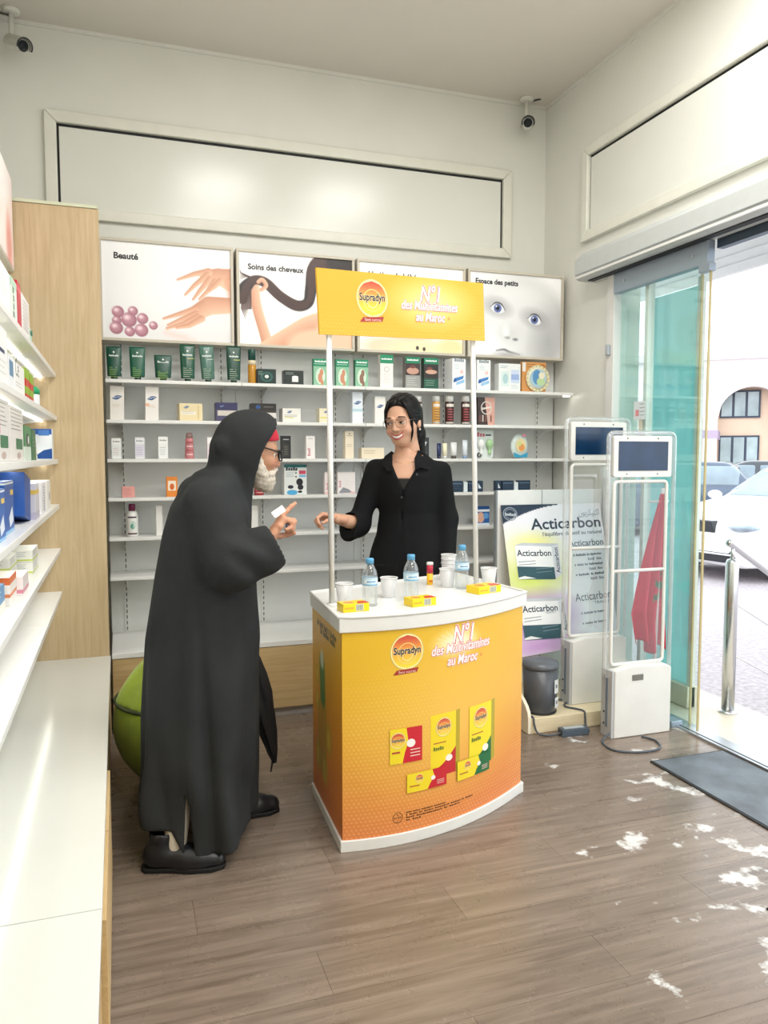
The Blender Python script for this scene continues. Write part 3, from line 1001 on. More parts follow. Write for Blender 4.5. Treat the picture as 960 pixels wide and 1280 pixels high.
# ------------------------------------------------------------------ back wall shelving in three bays, base cabinet under it
SZ = [1.80, 1.59, 1.385, 1.18, 0.97, 0.76]
bays = [(-0.052, 0.649, 'white wall shelving bay between the oak side panel and the man in the hooded robe', (0.03, 0.57)),
        (0.651, 1.359, 'white wall shelving bay directly behind the smiling woman in black', (0.80, 1.245)),
        (1.361, 2.742, 'wide white wall shelving bay beside the entrance wall', (1.42, 1.95, 2.62))]
for (a, b, lab, ups) in bays:
    c0 = (a + b) / 2
    sh = empty('wall_shelving', (c0, 4.545, 0.415), 0, lab, 'shelving', 'white shelving bays on the back wall')
    A, B = a - c0, b - c0
    MB().box(A, B, 0.0, 0.012, 0, 2.13).build('back_panel', M_back, sh)
    for k, z in enumerate(SZ):
        z -= 0.415
        dz = 0 if a < 0.6 else 0.0
        MB().box(A, B, -0.245, 0.0, z - 0.018, z).build('shelf', M_shelf, sh, bevel=0.002)
        for u in ups:
            u -= c0
            pts = [(0.0, z - 0.018), (-0.20, z - 0.018), (-0.20, z - 0.024), (-0.12, z - 0.032), (-0.06, z - 0.05), (-0.02, z - 0.085), (0.0, z - 0.10)]
            MB().prism_axis([(p[0], p[1]) for p in pts], u, u + 0.006, 'x').build('bracket', M_shelf, sh)
    for u in ups:
        u -= c0
        MB().box(u - 0.012, u + 0.012, -0.006, 0.0, 0.0, 1.62).build('upright', M_shelf, sh)
        sl = MB()
        for q in range(50):
            sl.box(u - 0.003, u + 0.003, -0.0068, -0.006, 0.01 + q * 0.032, 0.03 + q * 0.032)
        sl.build('upright_slots', mat('slot_grey', '#6d7274', 0.6), sh)
    if a > 1.3:
        MB().box(B - 0.06, B - 0.02, -0.235, -0.215, 1.36, 1.366).build('led_spot', M_led, sh)
bc = empty('base_cabinet', (1.35, 4.04, 0), 0, 'low oak base cabinet with white top running under the wall shelving', 'cabinet')
MB().box(-1.40, 1.392, 0.0, 0.505, 0.388, 0.415).build('white_top', M_shelf, bc, bevel=0.002)
for k, (a, b) in enumerate(((-1.40, -0.70), (-0.70, 0.01), (0.01, 0.70), (0.70, 1.392))):
    MB().box(a + 0.002, b - 0.002, 0.004, 0.022, 0.052, 0.386).build('front_board', M_oakh, bc, bevel=0.001)
MB().box(-1.40, 1.392, 0.022, 0.50, 0.052, 0.388).build('carcass', M_oakh, bc)
MB().box(-1.40, 1.392, 0.03, 0.06, 0.0, 0.052).build('kick_plate', mat('kick_grey', '#b4b0ab', 0.5), bc)

# ------------------------------------------------------------------ lit pictures over the shelving
M_lit = print_mat('backlit_print', 0.35, 0.16)
def lightbox(x0, x1, label, paint, text, tx, ty, tw):
    W, Hh = x1 - x0, 0.535
    o = empty('lightbox', ((x0 + x1) / 2, 4.40, 2.01), 0, label, 'lightbox', 'lit picture boxes above the shelving')
    f = 0.016
    M_f = mat('lightbox_frame', '#c9c2b2', 0.4, var=0.03)
    w2 = W / 2
    MB().box(-w2, w2, 0.012, 0.14, 0, Hh).build('box_back', M_f, o)
    for n, (a, b, c, d) in (('frame_rail', (-w2, w2, 0, f)), ('frame_rail', (-w2, w2, Hh - f, Hh)), ('frame_stile', (-w2, -w2 + f, f, Hh - f)), ('frame_stile', (w2 - f, w2, f, Hh - f))):
        MB().box(a, b, -0.004, 0.012, c, d).build(n, M_f, o, bevel=0.002)
    cv = Canvas(485, 375, 230, 176, '#ecebea')
    paint(cv)
    iw, ih = W - 2 * f, Hh - 2 * f
    cv.build('picture', lambda u, v: (-w2 + f + iw * u, 0.008, Hh - f - ih * v), o, M_lit)
    p = Print(lambda u, v, l: (-w2 + f + iw * u, 0.0078 - l, Hh - f - ih * v))
    p2 = Print(lambda u, v, l: (-w2 + f + u, 0.0075 - l, Hh - f - ih * ty + v))
    p2.text(text, iw * tx, 0, None, '#1a1a1c', w=iw * tw, off=0.035)
    p2.build('caption', o, M_lit)
    return o
SK, SKD = (236, 190, 160), (196, 140, 112)
def paint_a(c):
    g = np.clip(1 - c.Vv / c.h, 0, 1)[..., None]
    c.A = c.A * (0.90 + 0.10 * g)
    c.ell(200, 200, 260, 150, '#f4f3f2', 0.9, 0.7)
    c.stroke([(235, 345), (300, 362), (340, 372)], [18, 26, 10], (240, 200, 190), 14, 0.7)
    for (x, y, r) in [(55, 273, 22), (110, 267, 18), (50, 307, 17), (145, 295, 21), (95, 302, 28), (48, 336, 24), (97, 348, 19), (140, 341, 25), (185, 320, 16)]:
        c.ell(x, y, r, r, (150, 96, 112), 0.06)
        c.ell(x - r * .1, y - r * .12, r * .82, r * .8, (186, 134, 148), 0.4)
        c.ell(x - r * .3, y - r * .35, r * .38, r * .32, (240, 214, 220), 0.7)
    def hand(strokes):
        for p, w, sh in strokes:
            c.stroke(p, w, SK, 2.0, 1, SKD if sh else None)
    hand([([(490, 120), (440, 108), (395, 112)], [95, 66, 56], 1), ([(400, 92), (345, 105), (280, 132)], [30, 20, 9], 1),
          ([(395, 105), (345, 150), (308, 190)], [26, 18, 9], 1), ([(405, 120), (365, 170), (338, 207)], [26, 18, 9], 1),
          ([(425, 128), (395, 170), (362, 204)], [26, 18, 9], 1), ([(445, 125), (420, 150), (402, 168)], [26, 20, 12], 1)])
    c.stroke([(492, 100), (470, 125), (488, 185)], [16, 12, 26], (202, 142, 112), 10, 0.7)
    hand([([(492, 222), (400, 228), (345, 262)], [62, 74, 58], 1), ([(345, 245), (280, 270), (224, 290)], [26, 18, 9], 1),
          ([(350, 262), (290, 290), (240, 315)], [26, 18, 9], 1), ([(355, 275), (300, 305), (236, 328)], [26, 18, 10], 1), ([(370, 282), (320, 312), (272, 324)], [28, 20, 10], 1)])
def paint_b(c):
    c.blend(np.ones(c.U.shape), '#f0efed')
    c.stroke([(60, 130), (72, 220), (110, 350), (120, 400)], [46, 42, 46, 60], SK, 2, 1, SKD)
    c.stroke([(110, 395), (210, 330), (300, 280), (420, 270)], [70, 70, 76, 130], SK, 3, 1, SKD)
    c.ell(330, 370, 130, 70, SK, 0.15); c.ell(440, 360, 130, 130, SK, 0.1)
    c.stroke([(450, 150), (440, 260)], [90, 100], SK, 3, 1, SKD)
    H_, H2 = (66, 42, 38), (28, 18, 20)
    for k, (dx, dy, w) in enumerate(((0, 0, 40), (6, -8, 22), (-4, 10, 16))):
        c.stroke([(430 + dx, 10 + dy), (330 + dx, 40 + dy), (305 + dx, 130 + dy), (290 + dx, 190 + dy), (240 + dx, 205 + dy), (170 + dx, 170 + dy), (110 + dx, 120 + dy), (60 + dx, 112 + dy), (22 + dx, 150 + dy), (12 + dx, 190 + dy)],
                 [110, 70, w * 1.3, w * 1.1, w * 1.1, w, w, w * 0.9, w * 1.3, w * 1.1], H2 if k == 0 else H_, 3)
    for k in range(9):
        c.stroke([(15 + 4 * k, 150), (8 + 5 * k, 230), (24 + 3 * k, 270 - 8 * k)], [5, 4, 1], H_, 1.5)
        c.stroke([(70, 108), (30 - 3 * k, 100 - 2 * k), (4, 112 - 5 * k)], [4, 2, 1], H_, 1.2)
    c.stroke([(80, 118), (96, 108), (112, 130), (92, 150)], [16, 18, 18, 16], SK, 2, 1, SKD)
    c.ell(420, 60, 36, 60, SK, 0.1); c.ell(445, 16, 70, 60, H2, 0.15); c.ell(470, 90, 24, 90, H2, 0.2)
    c.ell(405, 62, 9, 4, (120, 70, 60), 0.3)
def paint_c(c):
    c.blend(np.ones(c.U.shape), '#f6f5f0')
    c.ell(240, 230, 130, 120, (238, 200, 172), 0.15)
    c.ell(205, 210, 9, 9, (70, 50, 45), 0.2); c.ell(275, 210, 9, 9, (70, 50, 45), 0.2); c.ell(240, 270, 28, 9, (205, 120, 110), 0.3)
    c.ell(120, 360, 110, 46, (240, 206, 176), 0.4); c.ell(330, 362, 160, 40, (244, 226, 178), 0.5); c.ell(430, 350, 60, 42, (240, 214, 160), 0.4)
    c.ell(268, 358, 7, 9, (60, 55, 50), 0.2); c.ell(300, 362, 7, 9, (60, 55, 50), 0.2)
def paint_d(c):
    c.blend(np.ones(c.U.shape), '#f2f2f0')
    c.ell(270, 240, 250, 235, (196, 196, 196), 0.12)
    c.ell(235, 200, 190, 190, (222, 222, 221), 0.6); c.ell(120, 330, 110, 130, (238, 238, 238), 0.7, 0.9); c.ell(420, 300, 70, 120, (150, 152, 152), 0.9, 0.6)
    c.ell(210, 90, 190, 60, (232, 232, 231), 0.9, 0.8)
    for ex, ey, rot in ((145, 158, 12), (342, 200, 16)):
        c.ell(ex, ey - 4, 58, 34, (150, 150, 150), 0.7, 0.7, rot)
        c.ell(ex, ey, 36, 22, (232, 234, 238), 0.15, 1, rot)
        c.ell(ex, ey, 20, 20, (92, 106, 156), 0.12); c.ell(ex, ey, 9, 9, (24, 26, 36), 0.15); c.ell(ex - 7, ey - 8, 4, 4, (250, 250, 250), 0.3)
        c.stroke([(ex - 38, ey - 4), (ex - 12, ey - 24), (ex + 18, ey - 20), (ex + 40, ey + 8)], [2, 6, 6, 2], (70, 70, 72), 2)
    c.ell(218, 272, 60, 40, (214, 214, 213), 0.7); c.ell(196, 290, 12, 6, (120, 120, 120), 0.6); c.ell(240, 297, 12, 6, (120, 120, 120), 0.6)
    c.ell(190, 262, 14, 26, (238, 238, 238), 0.8)
    c.stroke([(140, 352), (180, 346), (210, 356), (262, 366)], [3, 8, 8, 2], (96, 96, 98), 4); c.ell(200, 372, 62, 14, (176, 174, 174), 0.7)
lightbox(-0.072, 0.628, 'lit picture captioned Beauté with two hands and pink pearls', paint_a, 'Beauté', 0.09, 0.175, 0.185)
lightbox(0.644, 1.326, 'lit picture captioned Soins des cheveux with long dark hair', paint_b, 'Soins des cheveux', 0.075, 0.18, 0.49)
lightbox(1.341, 2.033, 'lit picture captioned Hygiène du bébé half hidden by the yellow header sign', paint_c, 'Hygiène du bébé', 0.085, 0.16, 0.46)
lightbox(2.049, 2.72, 'lit picture captioned Espace des petits with a grey baby face', paint_d, 'Espace des petits', 0.06, 0.135, 0.46)

# ------------------------------------------------------------------ shelf goods
YF = 4.37
def front(w, h, d):
    return lambda u, v, l: (u * w / 2, -d / 2 - l, v * h)      # u in -1..1, v in 0..1
def frontm(d):
    return lambda u, v, l: (u, -d / 2 - l, v)
CM = {}
def cm(col, rough=0.4, **kw):
    k = 'goods_%s_%d' % (col.strip('#'), int(rough * 100))
    return mat(k, col, rough, **kw)
def carton(x, z, w, h, d, col, label, draw, name='carton', cat='box', group=None, tilt=0.0, lean=0.0, rz=0.0, y=YF):
    o = MB().box(-w / 2, w / 2, -d / 2, d / 2, 0, h).build(name, cm(col), bevel=min(0.0015, w * 0.05))
    o.location = (x, y, z + 0.0005)
    o.rotation_euler = (lean, tilt, rz)
    tag(o, label, cat, group)
    if draw:
        p = Print(frontm(d))
        draw(p, w, h)
        p.build('front_print', o)
    return o
def leaf(p, x, y, s):
    pts = []
    for k in range(17):
        t = k / 16
        pts.append((x - s + 2 * s * t, y - 0.25 * s + 0.5 * s * t + 0.42 * s * math.sin(math.pi * t)))
    for k in range(16, -1, -1):
        t = k / 16
        pts.append((x - s + 2 * s * t, y - 0.25 * s + 0.5 * s * t - 0.42 * s * math.sin(math.pi * t)))
    p.poly(pts, '#1f4f86')
    p.text('PHYTO', x, y - 0.12 * s, 0.3 * s, '#ffffff', align='c', slope=0.2)
def lines(p, x0, x1, y0, n, dy, col, h=0.0022, jit=0.3):
    rs = random.Random(int((x0 + y0) * 9999) + n)
    for k in range(n):
        p.rect(x0, y0 - k * dy, x1 - (x1 - x0) * jit * rs.random(), y0 - k * dy + h, col)

# -- top shelf: tubes that stand on their caps
G1 = 'green hair care tubes on the top shelf'
def tube_pack(x, z, w, h, col, label, rough=0.3, tilt=0.0, line=None):
    o = empty('cosmetic_tube', (x, YF, z), 0, label, 'tube', G1)
    o.rotation_euler = (0, tilt, 0)
    n = 24
    V = []; F = []
    lv = [(0.0, 0.86, 0.020), (0.03, 0.90, 0.021), (0.3, 0.93, 0.019), (0.7, 0.98, 0.012), (0.93, 1.0, 0.004), (1.0, 1.0, 0.002)]
    for t, a, b in lv:
        for i in range(n):
            th = 2 * math.pi * i / n
            cx, sy = math.cos(th), math.sin(th)
            V.append((w / 2 * a * math.copysign(abs(cx) ** 0.7, cx), b * math.copysign(abs(sy) ** 0.7, sy), 0.02 + (h - 0.02) * t))
    for j in range(len(lv) - 1):
        for i in range(n):
            F.append((j * n + i, j * n + (i + 1) % n, (j + 1) * n + (i + 1) % n, (j + 1) * n + i))
    F += [tuple(reversed(range(n))), tuple(range((len(lv) - 1) * n, len(lv) * n))]
    link_mesh('tube_body', V, F, cm(col, rough), o, smooth=True)
    MB().lathe([(0.016, 0), (0.017, 0.002), (0.017, 0.021)], n=20, mod=lambda a, z_: 1).build('tube_cap', cm('#123c30', 0.35), o, smooth=True)
    p = Print(lambda u, v, l: (u, -np.interp(v, [0.02, h * 0.3, h * 0.7, h], [0.0212, 0.0195, 0.0125, 0.0025]) - 0.0004 - l, v))
    p.ell(0, h * 0.83, 0.005, 0.005, '#e9efe9', 8)
    p.text((8,), 0, h * 0.70, None, '#dfe8e2', w=w * 0.62, align='c')
    p.build('tube_logo', o)
    p = Print(p.f)
    lines(p, -w * 0.32, w * 0.3, h * 0.36, 6, h * 0.055, '#8db35a' if not line else '#b9c7b4')
    p.build('tube_text', o)
    if line:
        p = Print(p.f); p.rect(0.0, h * 0.62, w * 0.42, h * 0.635, line); p.build('tube_stripe', o)
z = 1.80
for (x, w, h, col, lab, tl, ln) in [
    (-0.007, 0.076, 0.175, '#0f4a39', 'dark green tube standing beside the oak side panel on the top shelf', 0, None),
    (0.111, 0.081, 0.177, '#125743', 'dark green tube, second from the oak side panel on the top shelf', 0, None),
    (0.242, 0.091, 0.140, '#134a3a', 'shortest and widest dark green tube on the top shelf', 0, None),
    (0.370, 0.080, 0.201, '#0e4d38', 'tall dark green tube standing next to the glossy tilted tube', 0, '#d8d66a'),
    (0.480, 0.078, 0.200, '#3f6a5c', 'glossy grey green tube tilting sideways on the top shelf', -0.05, '#c9d4cc'),
    (0.618, 0.079, 0.204, '#0c4232', 'tall dark green tube beside the amber bottle', 0, '#d8d66a')]:
    tube_pack(x, z, w, h, col, lab, 0.18 if 'glossy' in lab else 0.3, tl, ln)
b = empty('oil_bottle', (0.719, YF, z), 0, 'amber oil bottle with dark green cap on the top shelf', 'bottle')
MB().lathe([(0.021, 0), (0.023, 0.004), (0.023, 0.105), (0.017, 0.115), (0.014, 0.122)], n=24).build('bottle_body', mat('amber_liquid', '#c08a2c', 0.15), b, smooth=True)
MB().lathe([(0.0225, 0.105), (0.0225, 0.13)], n=24).build('bottle_neck', mat('pale_neck', '#ddd2b4', 0.3), b, smooth=True)
MB().lathe([(0.021, 0.13), (0.021, 0.189), (0.019, 0.191)], n=24).build('bottle_cap', cm('#12453c', 0.35), b, smooth=True)

def d_dark1(p, w, h):
    p.rect(-w * .5, 0, w * .5, h, '#17312f'); p.ell(0, h * .48, h * .42, h * .34, '#2f5f58'); p.ell(0, h * .48, h * .26, h * .22, '#17312f'); p.ell(0, h * .5, h * .14, h * .12, '#d3ded9')
    lines(p, -w * .45, -w * .2, h * .8, 3, h * .09, '#7fa59a')
def d_dark2(p, w, h):
    p.rect(-w * .1, h * .2, w * .22, h * .55, '#e9ece9'); p.ell(w * .06, h * .55, w * .16, h * .08, '#f4f5f3'); lines(p, -w * .42, w * .1, h * .82, 2, h * .1, '#8fa09a')
carton(0.796, z, 0.104, 0.083, 0.06, '#16302e', 'dark teal carton with a round emblem beside the amber bottle', d_dark1)
carton(0.949, z, 0.111, 0.080, 0.07, '#26302f', 'charcoal carton printed with a white jar on the top shelf', d_dark2)
def d_green(figure):
    def f(p, w, h):
        p.rect(-w / 2, h * .74, w / 2, h, '#128a62'); p.text((10,), 0, h * .87, None, '#ffffff', w=w * .8, align='c')
        p.rect(-w / 2, 0, w / 2, h * .72, '#8dbf9f')
        p.ell(0, h * .36, w * .34, h * .30, '#cfe3cf')
        c1 = '#c98b6b' if figure < 2 else '#8d6a56'
        p.ell(w * .08, h * .50, w * .13, h * .13, c1); p.ell(-w * .02, h * .30, w * .16, h * .18, c1); p.ell(w * .12, h * .12, w * .10, h * .12, c1)
        lines(p, -w * .45, w * .4, h * .80, 1, .01, '#d7efe2')
    return f
carton(1.106, z, 0.080, 0.153, 0.04, '#1f8f68', 'green slimming-cream carton standing left of the white header post', d_green(0), group='green slimming-cream cartons')
carton(1.237, z, 0.077, 0.154, 0.04, '#1f8f68', 'green slimming-cream carton standing between header post and dark-toned carton', d_green(1), group='green slimming-cream cartons')
carton(1.353, z, 0.078, 0.158, 0.04, '#2c7d5f', 'green slimming-cream carton with a darker brown figure', d_green(2), group='green slimming-cream cartons')
def d_gw(p, w, h):
    p.rect(-w / 2, h * .74, w / 2, h, '#13895f'); p.text((10,), 0, h * .85, None, '#ffffff', w=w * .8, align='c')
    p.rect(-w / 2, 0, w / 2, h * .74, '#eee9e4'); p.ring(0, h * .56, w * .2, w * .2, .003, '#b9a49a'); lines(p, -w * .25, w * .3, h * .4, 4, h * .08, '#d3bcb3')
carton(1.506, z, 0.080, 0.192, 0.04, '#e9e4de', 'white carton with a green top band on the top shelf', d_gw)
def d_g2(p, w, h):
    p.rect(-w / 2, h * .8, w / 2, h, '#12805a'); p.text((10,), 0, h * .88, None, '#ffffff', w=w * .75, align='c')
    p.rect(-w / 2, h * .42, w / 2, h * .8, '#3b2a2a'); p.ell(0, h * .56, w * .42, h * .11, '#c79a85'); p.ell(0, h * .69, w * .2, h * .05, '#6d3d33'); p.rect(-w / 2, 0, w / 2, h * .42, '#9c9c98'); lines(p, -w * .4, w * .3, h * .32, 4, h * .07, '#d9d9d6')
def d_g3(p, w, h):
    p.rect(-w / 2, h * .8, w / 2, h, '#12805a'); p.text((10,), 0, h * .88, None, '#ffffff', w=w * .75, align='c')
    p.rect(-w / 2, h * .3, w / 2, h * .8, '#2c2422'); p.ell(0, h * .55, w * .40, h * .07, '#d0a58e'); p.ell(-w * .1, h * .66, w * .2, h * .04, '#7c4034'); p.rect(-w / 2, 0, w / 2, h * .34, '#13513c'); lines(p, -w * .4, w * .3, h * .26, 3, h * .07, '#9fc1ae')
carton(1.668, z, 0.092, 0.185, 0.05, '#7d7a76', 'green-topped carton with a silver lower half on the top shelf', d_g2)
carton(1.786, z, 0.093, 0.184, 0.05, '#1c4436', 'green-topped carton with a black middle and dark green foot', d_g3)
def d_wb(p, w, h):
    p.text((5,), 0, h * .90, None, '#7f8a92', w=w * .7, align='c'); p.ell(w * .2, h * .58, w * .12, w * .12, '#f0c9c4'); lines(p, -w * .35, w * .1, h * .8, 3, h * .06, '#c3ced6')
    p.poly([(-w * .42, h * .22), (w * .3, h * .36), (w * .36, h * .46), (-w * .36, h * .36)], '#3f7fc4'); p.poly([(-w * .2, h * .14), (w * .4, h * .24), (w * .4, h * .34), (-w * .2, h * .24)], '#9cc7ea'); p.ell(-w * .3, h * .29, w * .1, h * .05, '#1e4e94'); p.rect(-w / 2, 0, w / 2, h * .06, '#dbe8f2')
carton(1.954, z, 0.096, 0.185, 0.085, '#eef1f2', 'white and blue upright carton beside the green-topped cartons', d_wb, rz=0.15)
carton(2.134, z, 0.092, 0.186, 0.05, '#eef1f2', 'white and blue upright carton right of the white header post', d_wb)
def d_wp(p, w, h):
    lines(p, -w * .44, -w * .05, h * .9, 2, h * .06, '#8796a5'); p.rect(-w * .4, h * .18, -w * .02, h * .72, '#dcebe9'); p.ell(-w * .2, h * .45, w * .12, h * .18, '#b3d3d6'); p.rect(w * .06, h * .3, w * .44, h * .78, '#cfdcf2'); p.rect(w * .06, h * .42, w * .44, h * .62, '#9fb6e4'); lines(p, w * .06, w * .44, h * .22, 3, h * .06, '#b7c6cc')
carton(2.309, z, 0.150, 0.170, 0.06, '#eef2f0', 'wide white carton with pale blue picture on the top shelf', d_wp)
# boxed baby plate
o = empty('baby_plate_pack', (2.511, YF, z), 0, 'round baby plate on an orange card pack on the top shelf', 'plate pack')
MB().box(-0.10, 0.07, 0.0, 0.03, 0, 0.19).build('pack_card', cm('#d79a58'), o, bevel=0.002)
MB().lathe([(0.0, 0), (0.075, 0.0), (0.082, 0.006), (0.082, 0.012)], n=40).build('plate', cm('#e9e4cc', 0.3), o, smooth=True, loc=(0.005, -0.002, 0.088), rot=(R(90), 0, 0))
p = Print(lambda u, v, l: (0.005 + u, -0.0145 - l, 0.088 + v))
p.ring(0, 0, .082, .082, .012, '#e6ddb0', 40)
for k in range(18):
    a = k * math.pi / 9
    p.ell(.076 * math.cos(a), .076 * math.sin(a), .004, .004, ['#d99b4e', '#7fa55c', '#5c92b8'][k % 3], 8)
p.ell(0, 0, .058, .058, '#a9cbd8', 30); p.ell(-.008, .008, .03, .046, '#5a93c4', 20); p.ell(.02, -.02, .03, .026, '#bcd7a4', 16); p.ell(.026, .018, .022, .022, '#ece6cc', 16)
p.build('plate_print', o)
p = Print(lambda u, v, l: (u, -0.0005 - l, v))
p.rect(-.098, .13, -.075, .185, '#e9e6df'); p.ell(.045, .165, .022, .016, '#b8763a'); lines(p, -.07, .0, .175, 2, .014, '#6a5240')
p.build('card_print', o)

# -- second shelf
z = 1.59
def d_phyto(p, w, h, ly=.68, s=.33):
    leaf(p, 0, h * ly, w * s); lines(p, -w * .3, w * .3, h * (ly - .22), 2, h * .05, '#d9bfa0')
def d_tall(p, w, h): d_phyto(p, w, h, .66, .36)
carton(0.002, z, 0.070, 0.178, 0.05, '#ece8e1', 'tall white carton with blue leaf mark beside the oak side panel', d_tall, tilt=0.02)
carton(0.178, z, 0.068, 0.178, 0.05, '#efebe6', 'tall white carton with blue leaf mark and a peach flash', lambda p, w, h: (d_tall(p, w, h), p.rect(-w / 2, h * .42, -w * .2, h * .5, '#efb99a')), tilt=0.02)
def d_low(col2):
    def f(p, w, h):
        leaf(p, -w * .2, h * .78, w * .13); p.rect(-w * .42, h * .35, w * .2, h * .55, '#f6f2e4'); lines(p, -w * .4, w * .3, h * .5, 2, h * .09, '#a89a78'); p.rect(w * .3, h * .1, w * .34, h * .9, col2)
    return f
carton(0.377, z, 0.123, 0.093, 0.08, '#e6d6ac', 'low cream carton with blue leaf mark on the second shelf', d_low('#cdb67e'), rz=0.10)
def d_navy(p, w, h):
    p.rect(-w / 2, h * .62, w / 2, h, '#33335c'); leaf(p, -w * .22, h * .8, w * .12); p.rect(-w * .42, h * .3, w * .45, h * .58, '#cfc8c0')
carton(0.572, z, 0.118, 0.102, 0.07, '#4a4666', 'low navy and grey carton just behind the hooded man', d_navy)
def d_blk(p, w, h):
    p.rect(-w / 2, h * .6, w / 2, h, '#2b2727'); p.ell(-w * .22, h * .8, w * .10, h * .1, '#2a5390'); lines(p, 0, w * .4, h * .8, 1, .01, '#8f8f8f'); p.rect(-w / 2, h * .2, w / 2, h * .5, '#d9d6d0')
carton(0.776, z, 0.140, 0.102, 0.07, '#3a3636', 'low black-topped carton showing above the man\'s hood', d_blk)
def d_lw(p, w, h):
    leaf(p, -w * .12, h * .74, w * .15); p.rect(-w * .4, h * .3, w * .1, h * .36, '#d8cf6e'); lines(p, -w * .4, w * .3, h * .5, 2, h * .1, '#9a9a96')
carton(0.931, z, 0.106, 0.078, 0.07, '#e9e7df', 'low white carton with blue leaf mark, right of the hood', d_lw, rz=0.10)
carton(1.128, z, 0.071, 0.082, 0.06, '#e7dfc2', 'small cream carton with blue leaf mark beside the header post', lambda p, w, h: (leaf(p, w * .08, h * .76, w * .22), p.rect(-w * .4, h * .3, w * .4, h * .4, '#d8cf6e')), rz=0.08)
carton(1.326, z, 0.063, 0.180, 0.05, '#dfe7ee', 'tall pale blue carton with leaf mark left of the woman', lambda p, w, h: (leaf(p, 0, h * .66, w * .36), p.rect(-w / 2, h * .38, w / 2, h * .46, '#b7d5de'), p.rect(-w / 2, 0, w / 2, h * .36, '#e9eef3')))
carton(1.464, z, 0.065, 0.158, 0.05, '#eceae4', 'white carton with leaf mark partly behind the woman\'s hair', lambda p, w, h: leaf(p, 0, h * .64, w * .34))
def can(x, z, w, h, col, lab, band):
    o = empty('spray_can', (x, YF, z), 0, lab, 'can', 'white capped hair colour cans')
    r = w / 2
    MB().lathe([(r * .9, 0), (r, 0.004), (r, h * .78), (r * .92, h * .8)], n=24).build('can_body', cm(col, 0.3), o, smooth=True)
    MB().lathe([(r * .93, h * .79), (r * .93, h * .98), (r * .85, h)], n=24).build('can_cap', cm('#f1f1ee', 0.35), o, smooth=True)
    p = Print(lambda u, v, l: ((r + 0.0003 + l) * math.sin(u), -(r + 0.0003 + l) * math.cos(u), v))
    p.rect(-1.1, h * .62, 1.1, h * .72, '#e9e2d8', 6, 1)
    for k in range(5): p.rect(-.8, h * (.52 - .09 * k), .8 - .2 * (k % 2), h * (.55 - .09 * k), band, 5, 1)
    p.rect(-1.2, 0.006, 1.2, h * .1, '#b9b4ac', 6, 1)
    p.build('can_label', o)
can(1.712, z, .046, .169, '#4a2f2a', 'dark can with white cap just behind the woman\'s ponytail', '#b86a55')
can(1.829, z, .050, .172, '#d9a254', 'golden orange can with white cap on the second shelf', '#7a5a34')
can(1.916, z, .054, .174, '#3d2322', 'maroon can with white cap beside the golden can', '#b2545a')
can(2.023, z, .054, .177, '#42201f', 'maroon can with white cap beside the right header post', '#c0565c')
def d_cop(p, w, h):
    p.rect(-w / 2, 0, w / 2, h, '#3a2a27'); p.poly([(-w * .1, h), (w / 2, h), (w / 2, 0), (w * .1, 0)], '#d9a596'); p.ring(0, h * .62, w * .32, h * .24, .006, '#d8cfc8'); p.text((6,), 0, h * .58, None, '#efe6df', w=w * .5, align='c', slope=.2)
    for k in range(5): p.rect(-w * .4 + w * .16 * k, h * .12, -w * .32 + w * .16 * k, h * .36, '#c9b8ae' if k % 2 else '#7a4a40')
carton(2.153, z, .115, .170, .05, '#3a2a27', 'dark and copper carton at the end of the can row', d_cop)

# -- third shelf
z = 1.385
def small(x, w, h, col, lab, draw=None, name='carton', d=.035, zz=z, **kw):
    return carton(x, zz, w, h, d, col, lab, draw, name=name, **kw)
def d_s(top, mark, tint):
    def f(p, w, h):
        p.rect(-w / 2, h * .72, w / 2, h * .95, top); p.text((6,), 0, h * .80, None, '#8a8f92', w=w * .7, align='c'); p.rect(-w / 2, h * .1, w / 2, h * .66, tint); lines(p, -w * .35, w * .35, h * .5, 4, h * .1, mark)
    return f
small(-.005, .048, .109, '#eef0ee', 'white bottle-shaped carton beside the oak side panel on the third shelf', d_s('#f4f4f2', '#d3a7a4', '#e6e9e7'))
small(.113, .049, .114, '#e6e6ea', 'pale lilac carton on the third shelf', d_s('#eeeef0', '#a79ab8', '#d8d6e2'))
small(.233, .050, .119, '#f0f1f0', 'white carton left of the pink spray bottle', d_s('#f6f6f5', '#a9aeb0', '#eceeed'))
b = empty('spray_bottle', (.372, YF, z), 0, 'pink spray bottle with a clear cap on the third shelf', 'bottle')
MB().lathe([(.024, 0), (.0255, .004), (.0235, .06), (.021, .105), (.019, .112)], n=24).build('bottle_body', mat('pink_liquid', '#c97f82', 0.15), b, smooth=True)
MB().lathe([(.019, .112), (.0175, .135), (.012, .142)], n=24).build('bottle_cap', mat('smoky_cap', '#9c7d7a', 0.1), b, smooth=True)
MB().sphere((0, 0, .128), .008, 12, 8).build('nozzle', M_white, b, smooth=True)
p = Print(lambda u, v, l: ((.0262 + l) * math.sin(u), -(.0262 + l) * math.cos(u), v))
for k in range(4): p.rect(-.7, .02 + .022 * k, .7, .028 + .022 * k, '#a9555e' if k % 2 else '#e9c0c0', 6, 1)
p.build('bottle_label', b)
small(.490, .048, .117, '#eadfe2', 'white and pink carton at the back of the man\'s hood', lambda p, w, h: (p.rect(-w / 2, h * .72, w / 2, h, '#f5f3f3'), p.ell(0, h * .36, w * .35, h * .22, '#dd9fbf')))
small(.904, .055, .129, '#23262a', 'black carton in front of the man\'s glasses', lambda p, w, h: (p.rect(-w * .3, h * .82, w * .3, h * .86, '#b9b9b9'), p.rect(-w * .32, h * .1, w * .3, h * .62, '#3b3b38'), lines(p, -w * .2, w * .2, h * .5, 4, h * .1, '#837f76')))
